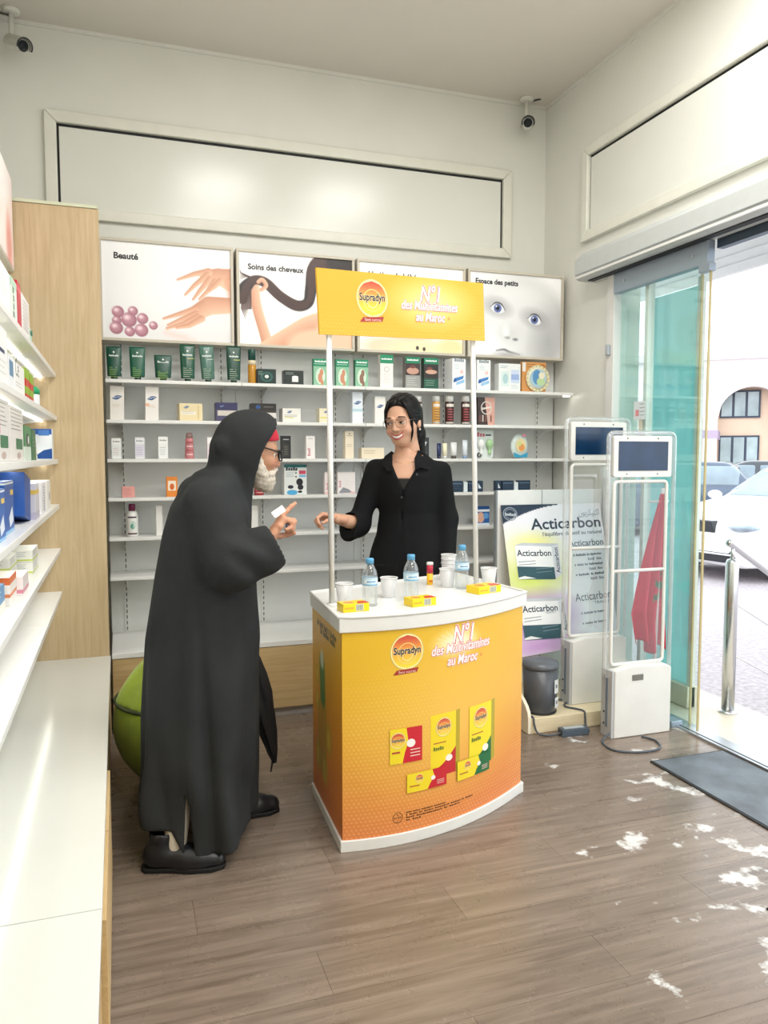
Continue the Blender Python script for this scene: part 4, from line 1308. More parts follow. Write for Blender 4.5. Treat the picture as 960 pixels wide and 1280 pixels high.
small(1.046, .052, .130, '#f1ede9', 'white carton with pink lettering left of the header post', lambda p, w, h: (lines(p, -w * .3, w * .3, h * .86, 1, .01, '#6f6a6a'), p.text((4,), -w * .02, h * .12, w * .32, '#c98a94', rot=math.pi / 2)))
small(1.160, .030, .122, '#ece6d8', 'narrow cream carton partly hidden by the header post', lambda p, w, h: lines(p, -w * .3, w * .3, h * .7, 3, h * .1, '#b9a98c'))
small(1.276, .054, .160, '#ecdfc6', 'tall cream carton on the third shelf by the woman\'s shoulder', lambda p, w, h: (p.poly([(-.006, h * .88), (.006, h * .88), (0, h * .94)], '#4c4438'), lines(p, -w * .3, w * .3, h * .82, 1, .01, '#6e6250'), lines(p, -w * .32, w * .32, h * .5, 2, h * .06, '#a5957a')), rz=.12)
small(1.417, .139, .063, '#e9dcc2', 'low cream carton beside the woman\'s shoulder', lambda p, w, h: lines(p, -w * .4, w * .2, h * .7, 2, h * .2, '#a58f6c'), d=.06)
small(1.749, .057, .126, '#2a2c30', 'black carton with a white emblem behind the woman\'s collar', lambda p, w, h: (p.poly([(-w * .25, h * .8), (w * .25, h * .8), (0, h * .5)], '#dedede'), lines(p, -w * .3, w * .3, h * .35, 3, h * .09, '#8a8a8a')))
def mini_tube(x, w, h, c0, c1, lab):
    o = empty('mini_tube', (x, YF, z), 0, lab, 'tube', 'small tubes by the right header post')
    MB().lathe([(w * .40, 0), (w * .42, .018)], n=16).build('tube_cap', cm(c1, .35), o, smooth=True)
    V = []; F = []; n = 16
    for t, a, bb in ((0, .46, .46), (.5, .49, .34), (1, .5, .05)):
        for i in range(n):
            th = 2 * math.pi * i / n
            V.append((w * a * math.cos(th), w * bb * math.sin(th), .018 + (h - .018) * t))
    for j in range(2):
        for i in range(n): F.append((j * n + i, j * n + (i + 1) % n, (j + 1) * n + (i + 1) % n, (j + 1) * n + i))
    F += [tuple(reversed(range(n))), tuple(range(2 * n, 3 * n))]
    link_mesh('tube_body', V, F, cm(c0, .35), o, smooth=True)
mini_tube(1.849, .028, .093, '#27345e', '#1b2444', 'small navy tube right of the woman\'s shoulder')
mini_tube(1.888, .030, .093, '#efe9c8', '#e2e4e0', 'small pale yellow tube beside the navy tube')
mini_tube(1.947, .040, .099, '#e8e9ea', '#5b534f', 'small white tube with a dark cap')
mini_tube(2.022, .034, .114, '#dfe5ee', '#8fa7cc', 'slim white and blue tube by the header post')
o = empty('blister_pack', (2.155, YF, z), 0, 'clear blister pack with green and white soothers on the third shelf', 'blister pack')
MB().prism_axis(rrect(-.06, .06, 0, .178, .02), .0, .003, 'y').build('pack_card', cm('#dfe6e3'), o)
for dx, c in ((-.028, '#eef0ef'), (.03, '#a9cf9c')):
    V, F = nets(lambda P, dx=dx: smin(ell(P, (dx, -.012, .09), (.024, .016, .03)), cap(P, (dx, -.012, .06), (dx, -.012, .035), .008, .012), .01), (dx - .04, -.04, .01), (dx + .04, .01, .14), .004)
    link_mesh('soother', V, F, cm(c, .3), o, smooth=True)
MB().tube([(-.04 + .012 * math.cos(a), -.01, .022 + .012 * math.sin(a)) for a in np.linspace(0, 6.28, 14)[:-1]], .004, 6, closed=True).build('soother_ring', cm('#23262a', .4), o)
p = Print(lambda u, v, l: (u, -.0004 - l, v)); p.text((3,), -.025, .135, None, '#c86a78', w=.05, align='c'); p.rect(.005, .14, .045, .15, '#5a5f64'); p.build('pack_print', o)
o = empty('teether_pack', (2.396, YF, z + .0028), 0, 'egg-shaped bath toy pack with blue foot on the third shelf', 'toy pack')
V, F = nets(lambda P: ell(P, (0, 0, .075), (.06, .022, .078)), (-.08, -.04, -.01), (.08, .04, .17), .006)
link_mesh('pack_shell', V, F, cm('#d7e4df', .25), o, smooth=True)
p = Print(lambda u, v, l: (u, -.0238 - l, v)); p.ell(0, .08, .036, .042, '#ecd9a6', 20); p.ell(.006, .066, .02, .024, '#e79a52', 14); p.ell(-.008, .09, .013, .016, '#cfd98a', 12); p.poly([(-.05, .036), (0, .016), (.05, .036), (.045, .004), (-.045, .004)], '#2f9ac0'); p.ell(.022, .142, .014, .009, '#e58fa8', 10); p.build('pack_print', o)

# -- fourth shelf
z = 1.18
small(.050, .065, .058, '#e5a39c', 'small coral pink carton on the fourth shelf', lambda p, w, h: lines(p, -w * .4, w * .4, h * .75, 4, h * .18, '#b86a66'), zz=z)
small(.275, .059, .108, '#e58a35', 'orange carton half hidden by the man\'s back', lambda p, w, h: (p.rect(-w * .35, h * .3, w * .35, h * .8, '#f6e6d2'), p.ell(0, h * .5, w * .2, h * .16, '#d86a2a')), zz=z)
b = empty('cosmetic_jar', (.750, YF, z), 0, 'small ribbed red jar just below the man\'s beard', 'jar')
MB().lathe([(.025, 0), (.027, .003), (.027, .058), (.025, .063)], n=28, mod=lambda a, zz: 1 + .02 * math.cos(14 * a)).build('jar_body', cm('#a8323e', .3), b, smooth=True)
p = Print(lambda u, v, l: ((.0282 + l) * math.sin(u), -(.0282 + l) * math.cos(u), v))
for k in range(3): p.rect(-.8, .014 + .015 * k, .8, .018 + .015 * k, '#e9b8b4', 6, 1)
p.build('jar_label', b)
def d_balls(p, w, h):
    p.rect(-w / 2, h * .90, w / 2, h, '#1f6f74'); p.text((5,), -w * .42, h * .80, None, '#23313f', w=w * .5); p.rect(w * .16, h * .68, w * .46, h * .80, '#cf4a66'); p.rect(w * .16, h * .58, w * .46, h * .66, '#7fb9dc'); lines(p, -w * .42, 0, h * .72, 3, h * .06, '#8da0a8')
    p.ell(w * .18, h * .42, w * .15, h * .12, '#23252e', 20); p.ell(w * .22, h * .25, w * .13, h * .09, '#2a2a34', 18); p.ell(-w * .22, h * .26, w * .13, h * .06, '#2a2d38', 16); p.ell(w * .2, h * .10, w * .1, h * .04, '#23252e', 14); p.ell(-w * .15, h * .08, w * .24, h * .08, '#4fa9d9', 18)
    for k, yy in enumerate((.82, .72, .60)): p.ell(w * .02, h * yy, w * .035, w * .035, '#2b2c36', 10)
small(.954, .130, .172, '#e6eae8', 'white and teal carton printed with black balls above the pointing finger', d_balls, zz=z, d=.06)
small(1.152, .048, .128, '#f0e4e2', 'white and pink carton left of the header post on the fourth shelf', lambda p, w, h: (p.text((4,), 0, h * .2, w * .3, '#d08f9a', rot=math.pi / 2), p.rect(-w / 2, 0, w / 2, h * .1, '#e9c3c1')), zz=z)
small(1.259, .107, .127, '#f0e9e7', 'wide blush carton with a grey photo by the woman\'s arm', lambda p, w, h: (p.text((4,), -w * .3, h * .3, w * .14, '#d7a3ab', rot=math.pi / 2), p.poly([(-w * .45, h * .04), (w * .4, h * .04), (w * .1, h * .22), (-w * .2, h * .3)], '#8f9096'), p.rect(w * .2, h * .02, w * .5, h * .1, '#e6b9bd')), zz=z)
G4 = 'small navy cartons on the fourth shelf'
def d_nv(p, w, h):
    p.rect(-w * .42, h * .72, w * .42, h * .8, '#6b8096'); lines(p, -w * .4, w * .4, h * .5, 2, h * .2, '#3f556c')
for x, w, lab in ((1.957, .091, 'navy carton row beside the woman\'s sleeve'), (2.057, .033, 'narrow navy carton left of the header post'), (2.112, .055, 'navy carton with a white tab right of the header post'),
                  (2.247, .039, 'navy carton with a white triangle by the poster stand'), (2.312, .079, 'ribbed navy carton above the black cornered poster'), (2.428, .086, 'navy carton at the far end of the fourth shelf')):
    small(x, w, .067, '#23364d', lab, (lambda p, w, h: (p.poly([(-w * .1, h * .3), (-w * .1, h * .8), (w * .3, h * .3)], '#dfe6ec'))) if 'white' in lab else d_nv, zz=z, group=G4)
small(2.0215, .026, .060, '#dfe8ec', 'small white card between the navy cartons beside the header post', None, zz=z)
small(2.370, .028, .056, '#e6eef0', 'small white card between the navy cartons above the poster', None, zz=z)

# -- fifth shelf
z = .97
b = empty('lotion_bottle', (.066, YF, z), 0, 'white lotion bottle with purple cap on the fifth shelf', 'bottle')
MB().lathe([(.026, 0), (.030, .006), (.030, .11), (.026, .128), (.017, .138)], n=28).build('bottle_body', cm('#eeeeea', .35), b, smooth=True)
MB().lathe([(.018, .136), (.018, .168), (.015, .174)], n=24).build('bottle_cap', cm('#7a2350', .35), b, smooth=True)
p = Print(lambda u, v, l: ((.0303 + l) * math.sin(u), -(.0303 + l) * math.cos(u), v))
p.rect(-.8, .10, .8, .108, '#4a3038', 6, 1); p.rect(-.9, .012, .9, .02, '#5a4044', 6, 1); p.ell(.1, .062, .5, .022, '#bfd9cd', 14); p.ell(.0, .055, .3, .014, '#5aa08c', 12)
p.build('bottle_label', b)
small(.205, .033, .162, '#eceae6', 'slim white carton almost hidden by the man\'s back', None, zz=z)
small(.717, .045, .152, '#e9e8e3', 'white carton below the red jar, beside the man\'s chest', None, zz=z)
small(.925, .042, .046, '#2e3350', 'tiny navy carton behind the man\'s hand', lambda p, w, h: p.rect(-w * .4, h * .55, w * .4, h * .8, '#b98f96'), zz=z)
small(1.928, .054, .127, '#e8eef2', 'white and blue carton beside the woman\'s hanging arm', lambda p, w, h: (p.rect(-w * .5, h * .55, w * .5, h * .85, '#4f86b4'), lines(p, -w * .4, w * .4, h * .4, 3, h * .1, '#a9b8c4')), zz=z)
small(2.138, .094, .118, '#2f64a8', 'blue carton with a baby photo and hanging tab on the fifth shelf', lambda p, w, h: (p.rect(-w / 2, h * .82, w / 2, h, '#24508f'), p.rect(-w / 2, h * .72, w / 2, h * .84, '#e9f0f6'), p.ell(-w * .14, h * .42, w * .28, h * .28, '#e3b39c', 18), p.ell(w * .25, h * .5, w * .2, h * .16, '#6aa3dc', 14), p.rect(-w / 2, 0, w / 2, h * .12, '#dfe9f2')), zz=z)

# ------------------------------------------------------------------ goods on the left shelves (fronts face the aisle)
def lbox(y0, y1, z, h, col, lab, draw=None, d=.09, xf=-.285, name='carton', lean=0.0, rz=0.0, group=None):
    w = y1 - y0
    o = MB().box(-w / 2, w / 2, -d / 2, d / 2, 0, h).build(name, cm(col), bevel=.0015)
    o.location = (xf - d / 2, (y0 + y1) / 2, z + .0005)
    o.rotation_euler = (0, lean, math.pi / 2 + rz)
    tag(o, lab, 'box', group)
    if draw:
        p = Print(frontm(d)); draw(p, w, h); p.build('front_print', o)
        p = Print(lambda u, v, l: (-w / 2 - l, -u, v)); draw(p, d, h); p.build('side_print', o)
    return o
z = LZ[0]
lbox(2.30, 2.53, z, .13, '#eef0ee', 'white carton next to the green lettered carton on the lit top shelf', lambda p, w, h: lines(p, -w * .4, w * .3, h * .7, 4, h * .1, '#c9d2cf'))
lbox(2.55, 2.69, z, .135, '#dfeae0', 'white carton with green side lettering on the lit top shelf', lambda p, w, h: (p.rect(-w / 2, h * .8, w / 2, h, '#b8d6c0'), p.text((4,), 0, h * .15, w * .25, '#4f7a62', rot=math.pi / 2)))
lbox(2.71, 2.80, z, .155, '#c3243c', 'narrow red carton on the lit top shelf', lambda p, w, h: p.rect(-w / 2, h * .8, w / 2, h * .9, '#e2566a'))
lbox(2.83, 3.05, z, .14, '#e9e6e2', 'white carton with grey text lines on the lit top shelf', lambda p, w, h: lines(p, -w * .4, w * .4, h * .85, 8, h * .09, '#a9a19c'))
b = empty('cream_tube', (-.335, 3.22, z), 0, 'mint green tube at the end of the lit top shelf', 'tube')
V, F = nets(lambda P: smin(ell(P, (0, 0, .06), (.03, .05, .075)), cap(P, (0, 0, 0.02), (0, 0, .06), .04), .02), (-.06, -.08, .0), (.06, .08, .15), .006)
link_mesh('tube_body', V, F, cm('#a9d3bd', .3), b, smooth=True)
p = Print(lambda u, v, l: (.042 + l, u, v)); p.rect(-.02, .055, .02, .075, '#3f8f70'); p.build('tube_print', b)
MB().lathe([(.03, 0), (.03, .02)], n=20).build('tube_cap', cm('#7fb9a0', .3), b, smooth=True)
z = LZ[1]
lbox(2.22, 2.42, z, .155, '#ecebea', 'tall white carton with a navy mark on the second lit shelf', lambda p, w, h: (p.rect(-w * .4, h * .55, w * .2, h * .62, '#2c3d66'), lines(p, -w * .4, w * .3, h * .4, 3, h * .1, '#c2c6c8')))
lbox(2.44, 2.55, z, .10, '#e4e6e8', 'white carton with a steel blue label on the second lit shelf', lambda p, w, h: p.rect(-w * .4, h * .4, w * .4, h * .85, '#5d86a8'))
lbox(2.57, 2.83, z, .095, '#f0efec', 'white skin cream carton lettered Ce on the second lit shelf', lambda p, w, h: (p.text('Ce', -w * .42, h * .55, None, '#55585c', w=w * .34), lines(p, -w * .4, w * .2, h * .35, 2, h * .1, '#b9bcc0')))
def d_rg(p, w, h):
    p.rect(-w / 2, h * .62, w / 2, h, '#8fb52c'); p.rect(-w / 2, h * .42, w / 2, h * .66, '#c9302c'); p.rect(-w / 2, h * .2, w / 2, h * .42, '#8fb52c'); p.rect(-w / 2, 0, w / 2, h * .18, '#c9302c')
lbox(2.86, 2.98, z, .105, '#9cb83a', 'lime and red striped carton beside the white Ce carton', d_rg, group='lime and red striped cartons')
lbox(3.00, 3.12, z, .10, '#b9a83a', 'lime and red striped carton beside the green lidded jar', d_rg, group='lime and red striped cartons')
b = empty('cream_jar', (-.33, 3.36, z), 0, 'white jar with a bright green lid on the second lit shelf', 'jar')
MB().lathe([(.04, 0), (.045, .004), (.045, .05), (.042, .055)], n=28).build('jar_body', cm('#eeeeec', .3), b, smooth=True)
MB().lathe([(.046, .052), (.046, .07), (.036, .082), (.015, .086)], n=28).build('jar_lid', cm('#1f9a63', .3), b, smooth=True)
z = LZ[2]
def d_gr(p, w, h):
    lines(p, -w * .42, w * .42, h * .93, 6, h * .07, '#84807c'); p.rect(-w * .1, h * .22, w * .4, h * .42, '#2f6f4a'); p.ell(w * .1, h * .1, w * .14, h * .06, '#b9a49c')
lbox(2.10, 2.40, z, .165, '#d9d6d2', 'grey white carton with a crimson panel on the third lit shelf', lambda p, w, h: (d_gr(p, w, h), p.rect(-w * .5, h * .45, -w * .1, h * .75, '#d2325a')))
lbox(2.42, 2.74, z, .16, '#dcd8d2', 'tall grey carton with green square on the third lit shelf', d_gr)
lbox(2.77, 2.97, z, .115, '#cfdcd0', 'green and white photo carton on the third lit shelf', lambda p, w, h: (p.rect(-w / 2, h * .4, w / 2, h, '#4f8a5c'), p.ell(0, h * .6, w * .25, h * .2, '#2c3a34'), p.ell(w * .1, h * .6, w * .1, h * .12, '#e8ebe8')))
lbox(3.00, 3.14, z, .11, '#2c6b45', 'narrow dark green carton on the third lit shelf', lambda p, w, h: lines(p, -w * .3, w * .3, h * .7, 3, h * .12, '#7fae90'))
b = empty('soap_bottle', (-.34, 3.30, z), 0, 'clear bottle with a red label on the third lit shelf', 'bottle')
MB().lathe([(.04, 0), (.045, .006), (.042, .07), (.03, .095), (.014, .11), (.014, .125)], n=28).build('bottle_body', cm('#d8d8c0', .15), b, smooth=True)
p = Print(lambda u, v, l: ((.0455 + l) * math.sin(u), -(.0455 + l) * math.cos(u), v)); p.rect(-1.0, .03, 1.2, .075, '#efece4', 8, 1); p.rect(-.2, .045, .5, .062, '#d0574e', 4, 1); p.build('bottle_label', b)
# wide carton turned to face down the aisle
def d_bl(p, w, h):
    p.rect(-w / 2, h * .82, w / 2, h, '#2456a8'); p.ell(-w * .40, h * .91, w * .035, w * .035, '#e9eef6', 12); p.text((7, 5,), -w * .33, h * .88, None, '#ffffff', w=w * .42); p.rect(w * .28, h * .78, w * .46, h * .96, '#4a7fc4')
    p.poly([(w * .1, h * .02), (w / 2, h * .02), (w / 2, h * .36), (w * .36, h * .3), (w * .24, h * .14), (w * .1, h * .1)], '#1f4f94'); p.rect(-w * .22, h * .08, w * .02, h * .66, '#e5e0cf'); p.rect(-w * .16, h * .44, -w * .06, h * .54, '#d0574e')
carton(-.40, z, .25, .135, .05, '#e6ebee', 'white carton with a blue top facing down the aisle by the oak panel', d_bl, y=3.80, rz=-.05)
z = LZ[3]
def d_b1(p, w, h):
    p.rect(-w / 2, h * .94, w / 2, h * .98, '#e2e8f0'); p.rect(-w / 2, .0, w / 2, h * .06, '#7fb4dc'); p.poly([(-w * .1, h * .3), (w * .3, h * .5), (w * .4, h * .2), (0, h * .1)], '#dfe6f0'); p.rect(w * .1, h * .72, w * .45, h * .82, '#e3c25c')
lbox(2.20, 2.38, z, .14, '#1f5fae', 'blue carton at the near end of the blue row on the fourth lit shelf', d_b1, xf=-.30, group='blue cartons on the fourth lit shelf')
lbox(2.46, 2.66, z, .155, '#1d56a4', 'upright blue carton beside the leaning blue carton', d_b1, xf=-.31, group='blue cartons on the fourth lit shelf')
lbox(2.857, 3.037, z + .0135, .15, '#1a4fa0', 'blue carton leaning sideways on the fourth lit shelf', None, xf=-.30, lean=.16, rz=0, group='blue cartons on the fourth lit shelf')
lbox(3.06, 3.20, z, .13, '#d8d6e2', 'lilac and white carton beside the leaning blue carton', lambda p, w, h: (p.rect(-w / 2, h * .7, w / 2, h * .82, '#e3c25c'), p.rect(-w / 2, 0, w / 2, h * .2, '#c3bfd6')))
lbox(3.30, 3.50, z, .125, '#eeedf0', 'white carton with blue side text on the fourth lit shelf', lambda p, w, h: p.text((9,), w * .12, h * .08, w * .2, '#7f8fb4', w=h * .8, rot=math.pi / 2))
lbox(3.54, 3.72, z, .125, '#efeeea', 'white carton with a grey mark at the end of the fourth lit shelf', lambda p, w, h: p.ell(w * .2, h * .45, w * .12, h * .16, '#7f8a86', 12))
z = LZ[4]
def d_wg(p, w, h):
    p.rect(-w / 2, h * .1, w / 2, h * .25, '#c9d66a'); lines(p, -w * .4, w * .3, h * .8, 3, h * .16, '#b4b7bc')
for k, (yy, zz, lab) in enumerate(((2.92, 0, 'white and lime carton at the bottom of its stack of two, nearer end'), (2.92, .046, 'white and lime carton on top of its stack of two, nearer end'),
                              (3.16, 0, 'white and lime carton under another, in the farther stack'), (3.16, .046, 'white and lime carton on top of the farther stack'))):
    lbox(yy, yy + .2, z + zz, .045, '#eeefe9', lab, d_wg, xf=-.36 + .05 * (k // 2), group='white and lime cartons stacked in twos')
lbox(2.24, 2.47, z, .075, '#5f93c0', 'sky blue carton on the fifth lit shelf', lambda p, w, h: (p.rect(-w / 2, 0, w / 2, h * .35, '#e9e4d8'), lines(p, -w * .4, w * .3, h * .8, 2, h * .16, '#d3e3f0')), xf=-.32)
lbox(2.50, 2.66, z, .085, '#efe9e2', 'white carton with orange top on the fifth lit shelf', lambda p, w, h: (p.rect(-w / 2, h * .74, w / 2, h, '#e0713c'), p.rect(-w / 2, h * .3, w / 2, h * .42, '#e58a5c')), xf=-.31)
lbox(2.69, 2.85, z, .06, '#f0e6e6', 'white and pink carton on the fifth lit shelf', lambda p, w, h: p.rect(-w / 2, h * .1, w / 2, h * .3, '#dd8fa4'), xf=-.295)
lbox(2.02, 2.20, z, .07, '#f1e3e4', 'pink footed white carton before the sky blue carton', lambda p, w, h: p.rect(-w / 2, 0, w / 2, h * .4, '#ea6f92'), xf=-.30)
# ------------------------------------------------------------------ promotional counter
def smooth_dots(c, du, dv, f, col, a):
    u = c.U / du; v = c.Vv / dv
    row = np.floor(v)
    uu = u + 0.5 * (row % 2)
    d = np.hypot((uu - np.floor(uu) - .5), (v - row - .5))
    c.blend(a * f * np.clip((0.34 - d) / 0.12, 0, 1), col)
CX, CY = 1.13, 2.95
Q0, Q1, Q2 = (np.array(p) for p in ((.722 - CX, 2.562 - CY), (1.133 - CX, 2.488 - CY), (1.56 - CX, 2.80 - CY)))
_t = np.linspace(0, 1, 401)[:, None]
_B = (1 - _t) ** 2 * Q0 + 2 * _t * (1 - _t) * Q1 + _t * _t * Q2
_S = np.r_[0, np.cumsum(np.hypot(*np.diff(_B, axis=0).T))]
ARC = _S[-1]
_T = np.gradient(_B, axis=0); _T /= np.hypot(_T[:, 0], _T[:, 1])[:, None]
def curve(s, off=0.0):
    x = np.interp(s, _S, _B[:, 0]); y = np.interp(s, _S, _B[:, 1])
    tx = np.interp(s, _S, _T[:, 0]); ty = np.interp(s, _S, _T[:, 1])
    return x + ty * off, y - tx * off
BL, BR = (.742 - CX, 3.07 - CY), (1.50 - CX, 3.345 - CY)
def footprint(grow, n=28):
    pts = [curve(ARC * k / n, grow) for k in range(n + 1)]
    pts[0] = (pts[0][0] - grow, pts[0][1]); pts[-1] = (pts[-1][0] + grow, pts[-1][1])
    return pts + [(BR[0] + grow, BR[1] + grow * .5), (BL[0] - grow, BL[1] + grow * .5)]
ct = empty('promo_counter', (CX, CY, 0), 0, 'curved yellow and orange promotional counter with white top and foot', 'counter')
MB().prism(footprint(0.0), 0.035, 0.80).build('counter_body', mat('counter_carcass', '#e9a63a', 0.4), ct)
MB().prism(footprint(0.008), 0.0, 0.042).build('foot_rim', M_white, ct, bevel=.003)
MB().prism(footprint(0.010), 0.788, 0.842).build('counter_top', M_white, ct, bevel=.004)
# raised lip round the tray top
lip = footprint(0.008)
MB().tube([(x, y, .843) for x, y in lip], .007, 8, closed=True).build('top_lip', M_white, ct, smooth=True)

cv = Canvas(230, 195, 210, 178, '#f2c33a')
t = (cv.Vv / cv.h)[..., None]
c0, c1, c2 = (np.array(Canvas.c(x)) for x in ('#e0b126', '#e2a63a', '#de8048'))
cv.A = np.where(t < .45, c0 + (c1 - c0) * t / .45, c1 + (c2 - c1) * (t - .45) / .55)
cv.ell(60, 60, 90, 80, '#f0cd33', 0.9, 0.35); cv.ell(115, 95, 60, 45, '#f6c765', 0.95, 0.6)
smooth_dots(cv, 4.2, 3.6, np.clip(1.4 - np.hypot((cv.U - 40) / 70, (cv.Vv - 105) / 60), 0, 1), '#f9dc7c', 0.35)
smooth_dots(cv, 4.2, 3.6, np.clip((cv.Vv - 120) / 60, 0, 1), '#f8c08a', 0.45)
smooth_dots(cv, 4.2, 3.6, np.clip((cv.U - 190) / 40, 0, 1), '#f9cf74', 0.4)
for a in np.linspace(0, 2 * math.pi, 22)[:-1]:
    cv.stroke([(118, 20), (118 + 26 * math.cos(a), 20 + 13 * math.sin(a))], [2.5, .5], '#fbf3d6', 1.5, .55)
cv.ell(118, 20, 20, 10, '#fffbea', 0.8, 0.8)
cv.build('front_graphic', lambda u, v: (*curve(ARC * u, .0012), .79 - .752 * v), ct)
P = Print(lambda s, z, l: (*curve(s, .0016 + l), z)); P.maxu = .015
def logo(P, cx, cy, r, banner=True):
    P.ell(cx, cy, r * 1.08, r * 1.08, '#c9b36a', 36); P.ell(cx, cy, r * 1.04, r * 1.04, '#f3e7a0', 36)
    n = 14
    for k in range(n):          # printed disc shading from red to yellow
        y1 = cy + r * .96 * (1 - 2 * k / n); y0 = cy + r * .96 * (1 - 2 * (k + 1) / n)
        t = k / (n - 1)
        ca, cb, cc = np.array((206, 74, 60)), np.array((240, 170, 70)), np.array((246, 222, 66))
        col = ca + (cb - ca) * t / .45 if t < .45 else cb + (cc - cb) * (t - .45) / .55
        m = 12; pts = []
        for i in range(m + 1):
            yy = y1 + (y0 - y1) * 0
            pts.append(None)
        w1 = math.sqrt(max(0, (r * .96) ** 2 - (y1 - cy) ** 2)); w0 = math.sqrt(max(0, (r * .96) ** 2 - (y0 - cy) ** 2))
        P.raw([(cx - w1, y1), (cx - w0, y0), (cx, y0), (cx + w0, y0), (cx + w1, y1), (cx, y1)], [(0, 1, 2, 5), (5, 2, 3, 4)], '#%02x%02x%02x' % tuple(int(v) for v in col))
        P.l -= 1
    P.l += 1
    P.ring(cx, cy - r * .1, r * .62, r * .62, r * .05, '#f3d27c', 30); P.ring(cx, cy - r * .18, r * .36, r * .36, r * .05, '#f6e6a0', 24)
    P.text('Supradyn', cx, cy - r * .12, r * .42, '#f8f3dc', w=r * 1.78, align='c', off=.05)
    P.text('Supradyn', cx, cy - r * .12, r * .42, '#232323', w=r * 1.74, align='c', off=.03)
    if banner:
        P.poly([(cx - r * .9, cy - r * 1.32), (cx + r * .62, cy - r * 1.25), (cx + r * .74, cy - r * .98), (cx - r * .66, cy - r * 1.05)], '#a5322c')
        P.text('Sans sucres', cx - r * .02, cy - r * 1.24, r * .15, '#f1d9c8', align='c', w=r * 1.1)
def slogan(P, cx, y, s):
    for (txt, yy, h, w, dx) in (('N°1', .076, .060, .090, .0), ('des Multivitamines', .043, .034, .275, .0), ('au Maroc', .0, .034, .142, .0)):
        for off, col in ((.075, '#f6d8cf'), (.050, '#d0484a'), (.016, '#fdf4f2')):
            P.text(txt, cx + dx * s, y + yy * s, h * s, col, w=w * s * (1 + off * .12), align='c', off=off, shear=.18)
    P.text('*', cx + .088 * s, y - .0 * s, .02 * s, '#d4504c')
logo(P, .240, .705, .062)
slogan(P, .487, .630, 1.08)
def pack(P, x0, z0, x1, z1, yel, band, side, big=True):
    w, h = x1 - x0, z1 - z0
    P.poly([(x1, z0), (x1 + w * .17, z0 + h * .04), (x1 + w * .17, z1 + h * .015), (x1, z1)], side)
    P.rect(x0, z0, x1, z1, yel, 4, 1)
    pts = [(x0, z0), (x1, z0), (x1, z0 + h * .42)]
    for k in range(9):
        a = k / 8; pts.append((x1 - w * a, z0 + h * (.42 - .32 * math.sin(a * math.pi / 2))))
    P.poly(pts, band)
    P.ell(x0 + w * .72, z0 + h * .26, w * .14, w * .11, '#f6efe6', 14)
    for k in range(3): P.rect(x0 + w * .1, z0 + h * (.09 - .03 * k), x0 + w * .6, z0 + h * (.10 - .03 * k), '#f0c9c0')
    logo(P, x0 + w * .5, z0 + h * .78, w * .29, False)
    P.rect(x0 + w * .1, z0 + h * .53, x0 + w * .6, z0 + h * .545, '#b24a36'); P.text((5,), x0 + w * .1, z0 + h * .42, w * .12, '#6a7a2c')
P.build('front_lettering', ct)
P = Print(lambda s, z, l: (*curve(s, .0016 + l), z)); P.maxu = .015
pack(P, .338, .222, .455, .455, '#f1d727', '#c5252f', '#b9a12a')
pack(P, .524, .212, .655, .452, '#f1dc2c', '#1f6b3c', '#b3a235')
def sachet(P, x0, z0, x1, z1, col2, cut=.5):
    w, h = x1 - x0, z1 - z0
    P.rect(x0, z0, x1, z1, col2, 4, 1)
    P.poly([(x0, z0), (x0 + w * (cut - .12), z0), (x0 + w * (cut - .05), z0 + h * .3), (x0 + w * (cut + .06), z0 + h * .6), (x0 + w * cut, z1), (x0, z1)], '#f1d92a')
    logo(P, x0 + w * cut * .48, z0 + h * .66, min(w, h) * .22, False)
    P.ell(x0 + w * .64, z0 + h * .55, h * .14, h * .12, '#f6f0ec', 12)
    for k in range(3): P.rect(x0 + w * (cut + .12), z0 + h * (.34 - .09 * k), x0 + w * .93, z0 + h * (.37 - .09 * k), '#f0c9c0')
    P.rect(x0 + w * .06, z0 + h * .3, x0 + w * .3, z0 + h * .35, '#b24a36')
sachet(P, .172, .300, .300, .428, '#cc2433')
sachet(P, .238, .186, .408, .256, '#c8242f', .62)
sachet(P, .460, .182, .640, .256, '#1f6b3c', .62)
P.build('front_packs', ct)
P = Print(lambda s, z, l: (*curve(s, .0016 + l), z)); P.maxu = .015
# maker's roundel and small print
P.ring(.203, .100, .020, .020, .002, '#3d2a18', 30)
P.text('BAYER', .203, .0965, .008, '#3d2a18', w=.030, align='c')
for k, ch in enumerate('BA'): P.text(ch, .203, .108 - 0 * k if k == 0 else .086, .007, '#3d2a18', align='c')
small_print = [(5, 6, 10, 11,), (1, 5, 2, 6, 10, 7, 2, 6,), (4, 13, 2, 6,), (2, 4,)]
for k, tline in enumerate(small_print):
    P.text(tline, .236, .112 - .0095 * k, .0052, '#53331a', w=[.17, .31, .24, .06][k])
P.build('small_print', ct)
# side panel graphic
dx, dy = Q0[0] - BL[0], Q0[1] - BL[1]
Ls = math.hypot(dx, dy)
cv = Canvas(50, 75, 60, 90, '#dba21c')
t = (cv.Vv / cv.h)[..., None]
ca, cb = np.array(Canvas.c('#e3b01e')), np.array(Canvas.c('#d0702e'))
cv.A = ca + (cb - ca) * t
cv.stroke([(18, 20), (19, 32)], [9, 9], '#1f6f3c', 1); cv.stroke([(18, 17), (18, 18.5)], [6, 6], '#cfd3c8', 1)
for (x, y, r) in ((9, 26, 3), (9, 36, 3), (29, 46, 5), (11, 58, 5), (22, 60, 5)):
    cv.ell(x, y, r, r * 1.2, '#b9952a', 0.3); cv.ell(x, y, r * .6, r * .8, '#d9b640', 0.4)
for x in (13, 18, 23): cv.stroke([(x, 36), (x, 62)], [2.4, 2.4], '#9a8a26', 1)
nx_, ny_ = -dy / Ls, dx / Ls
sgn = -1 if nx_ > 0 else 1
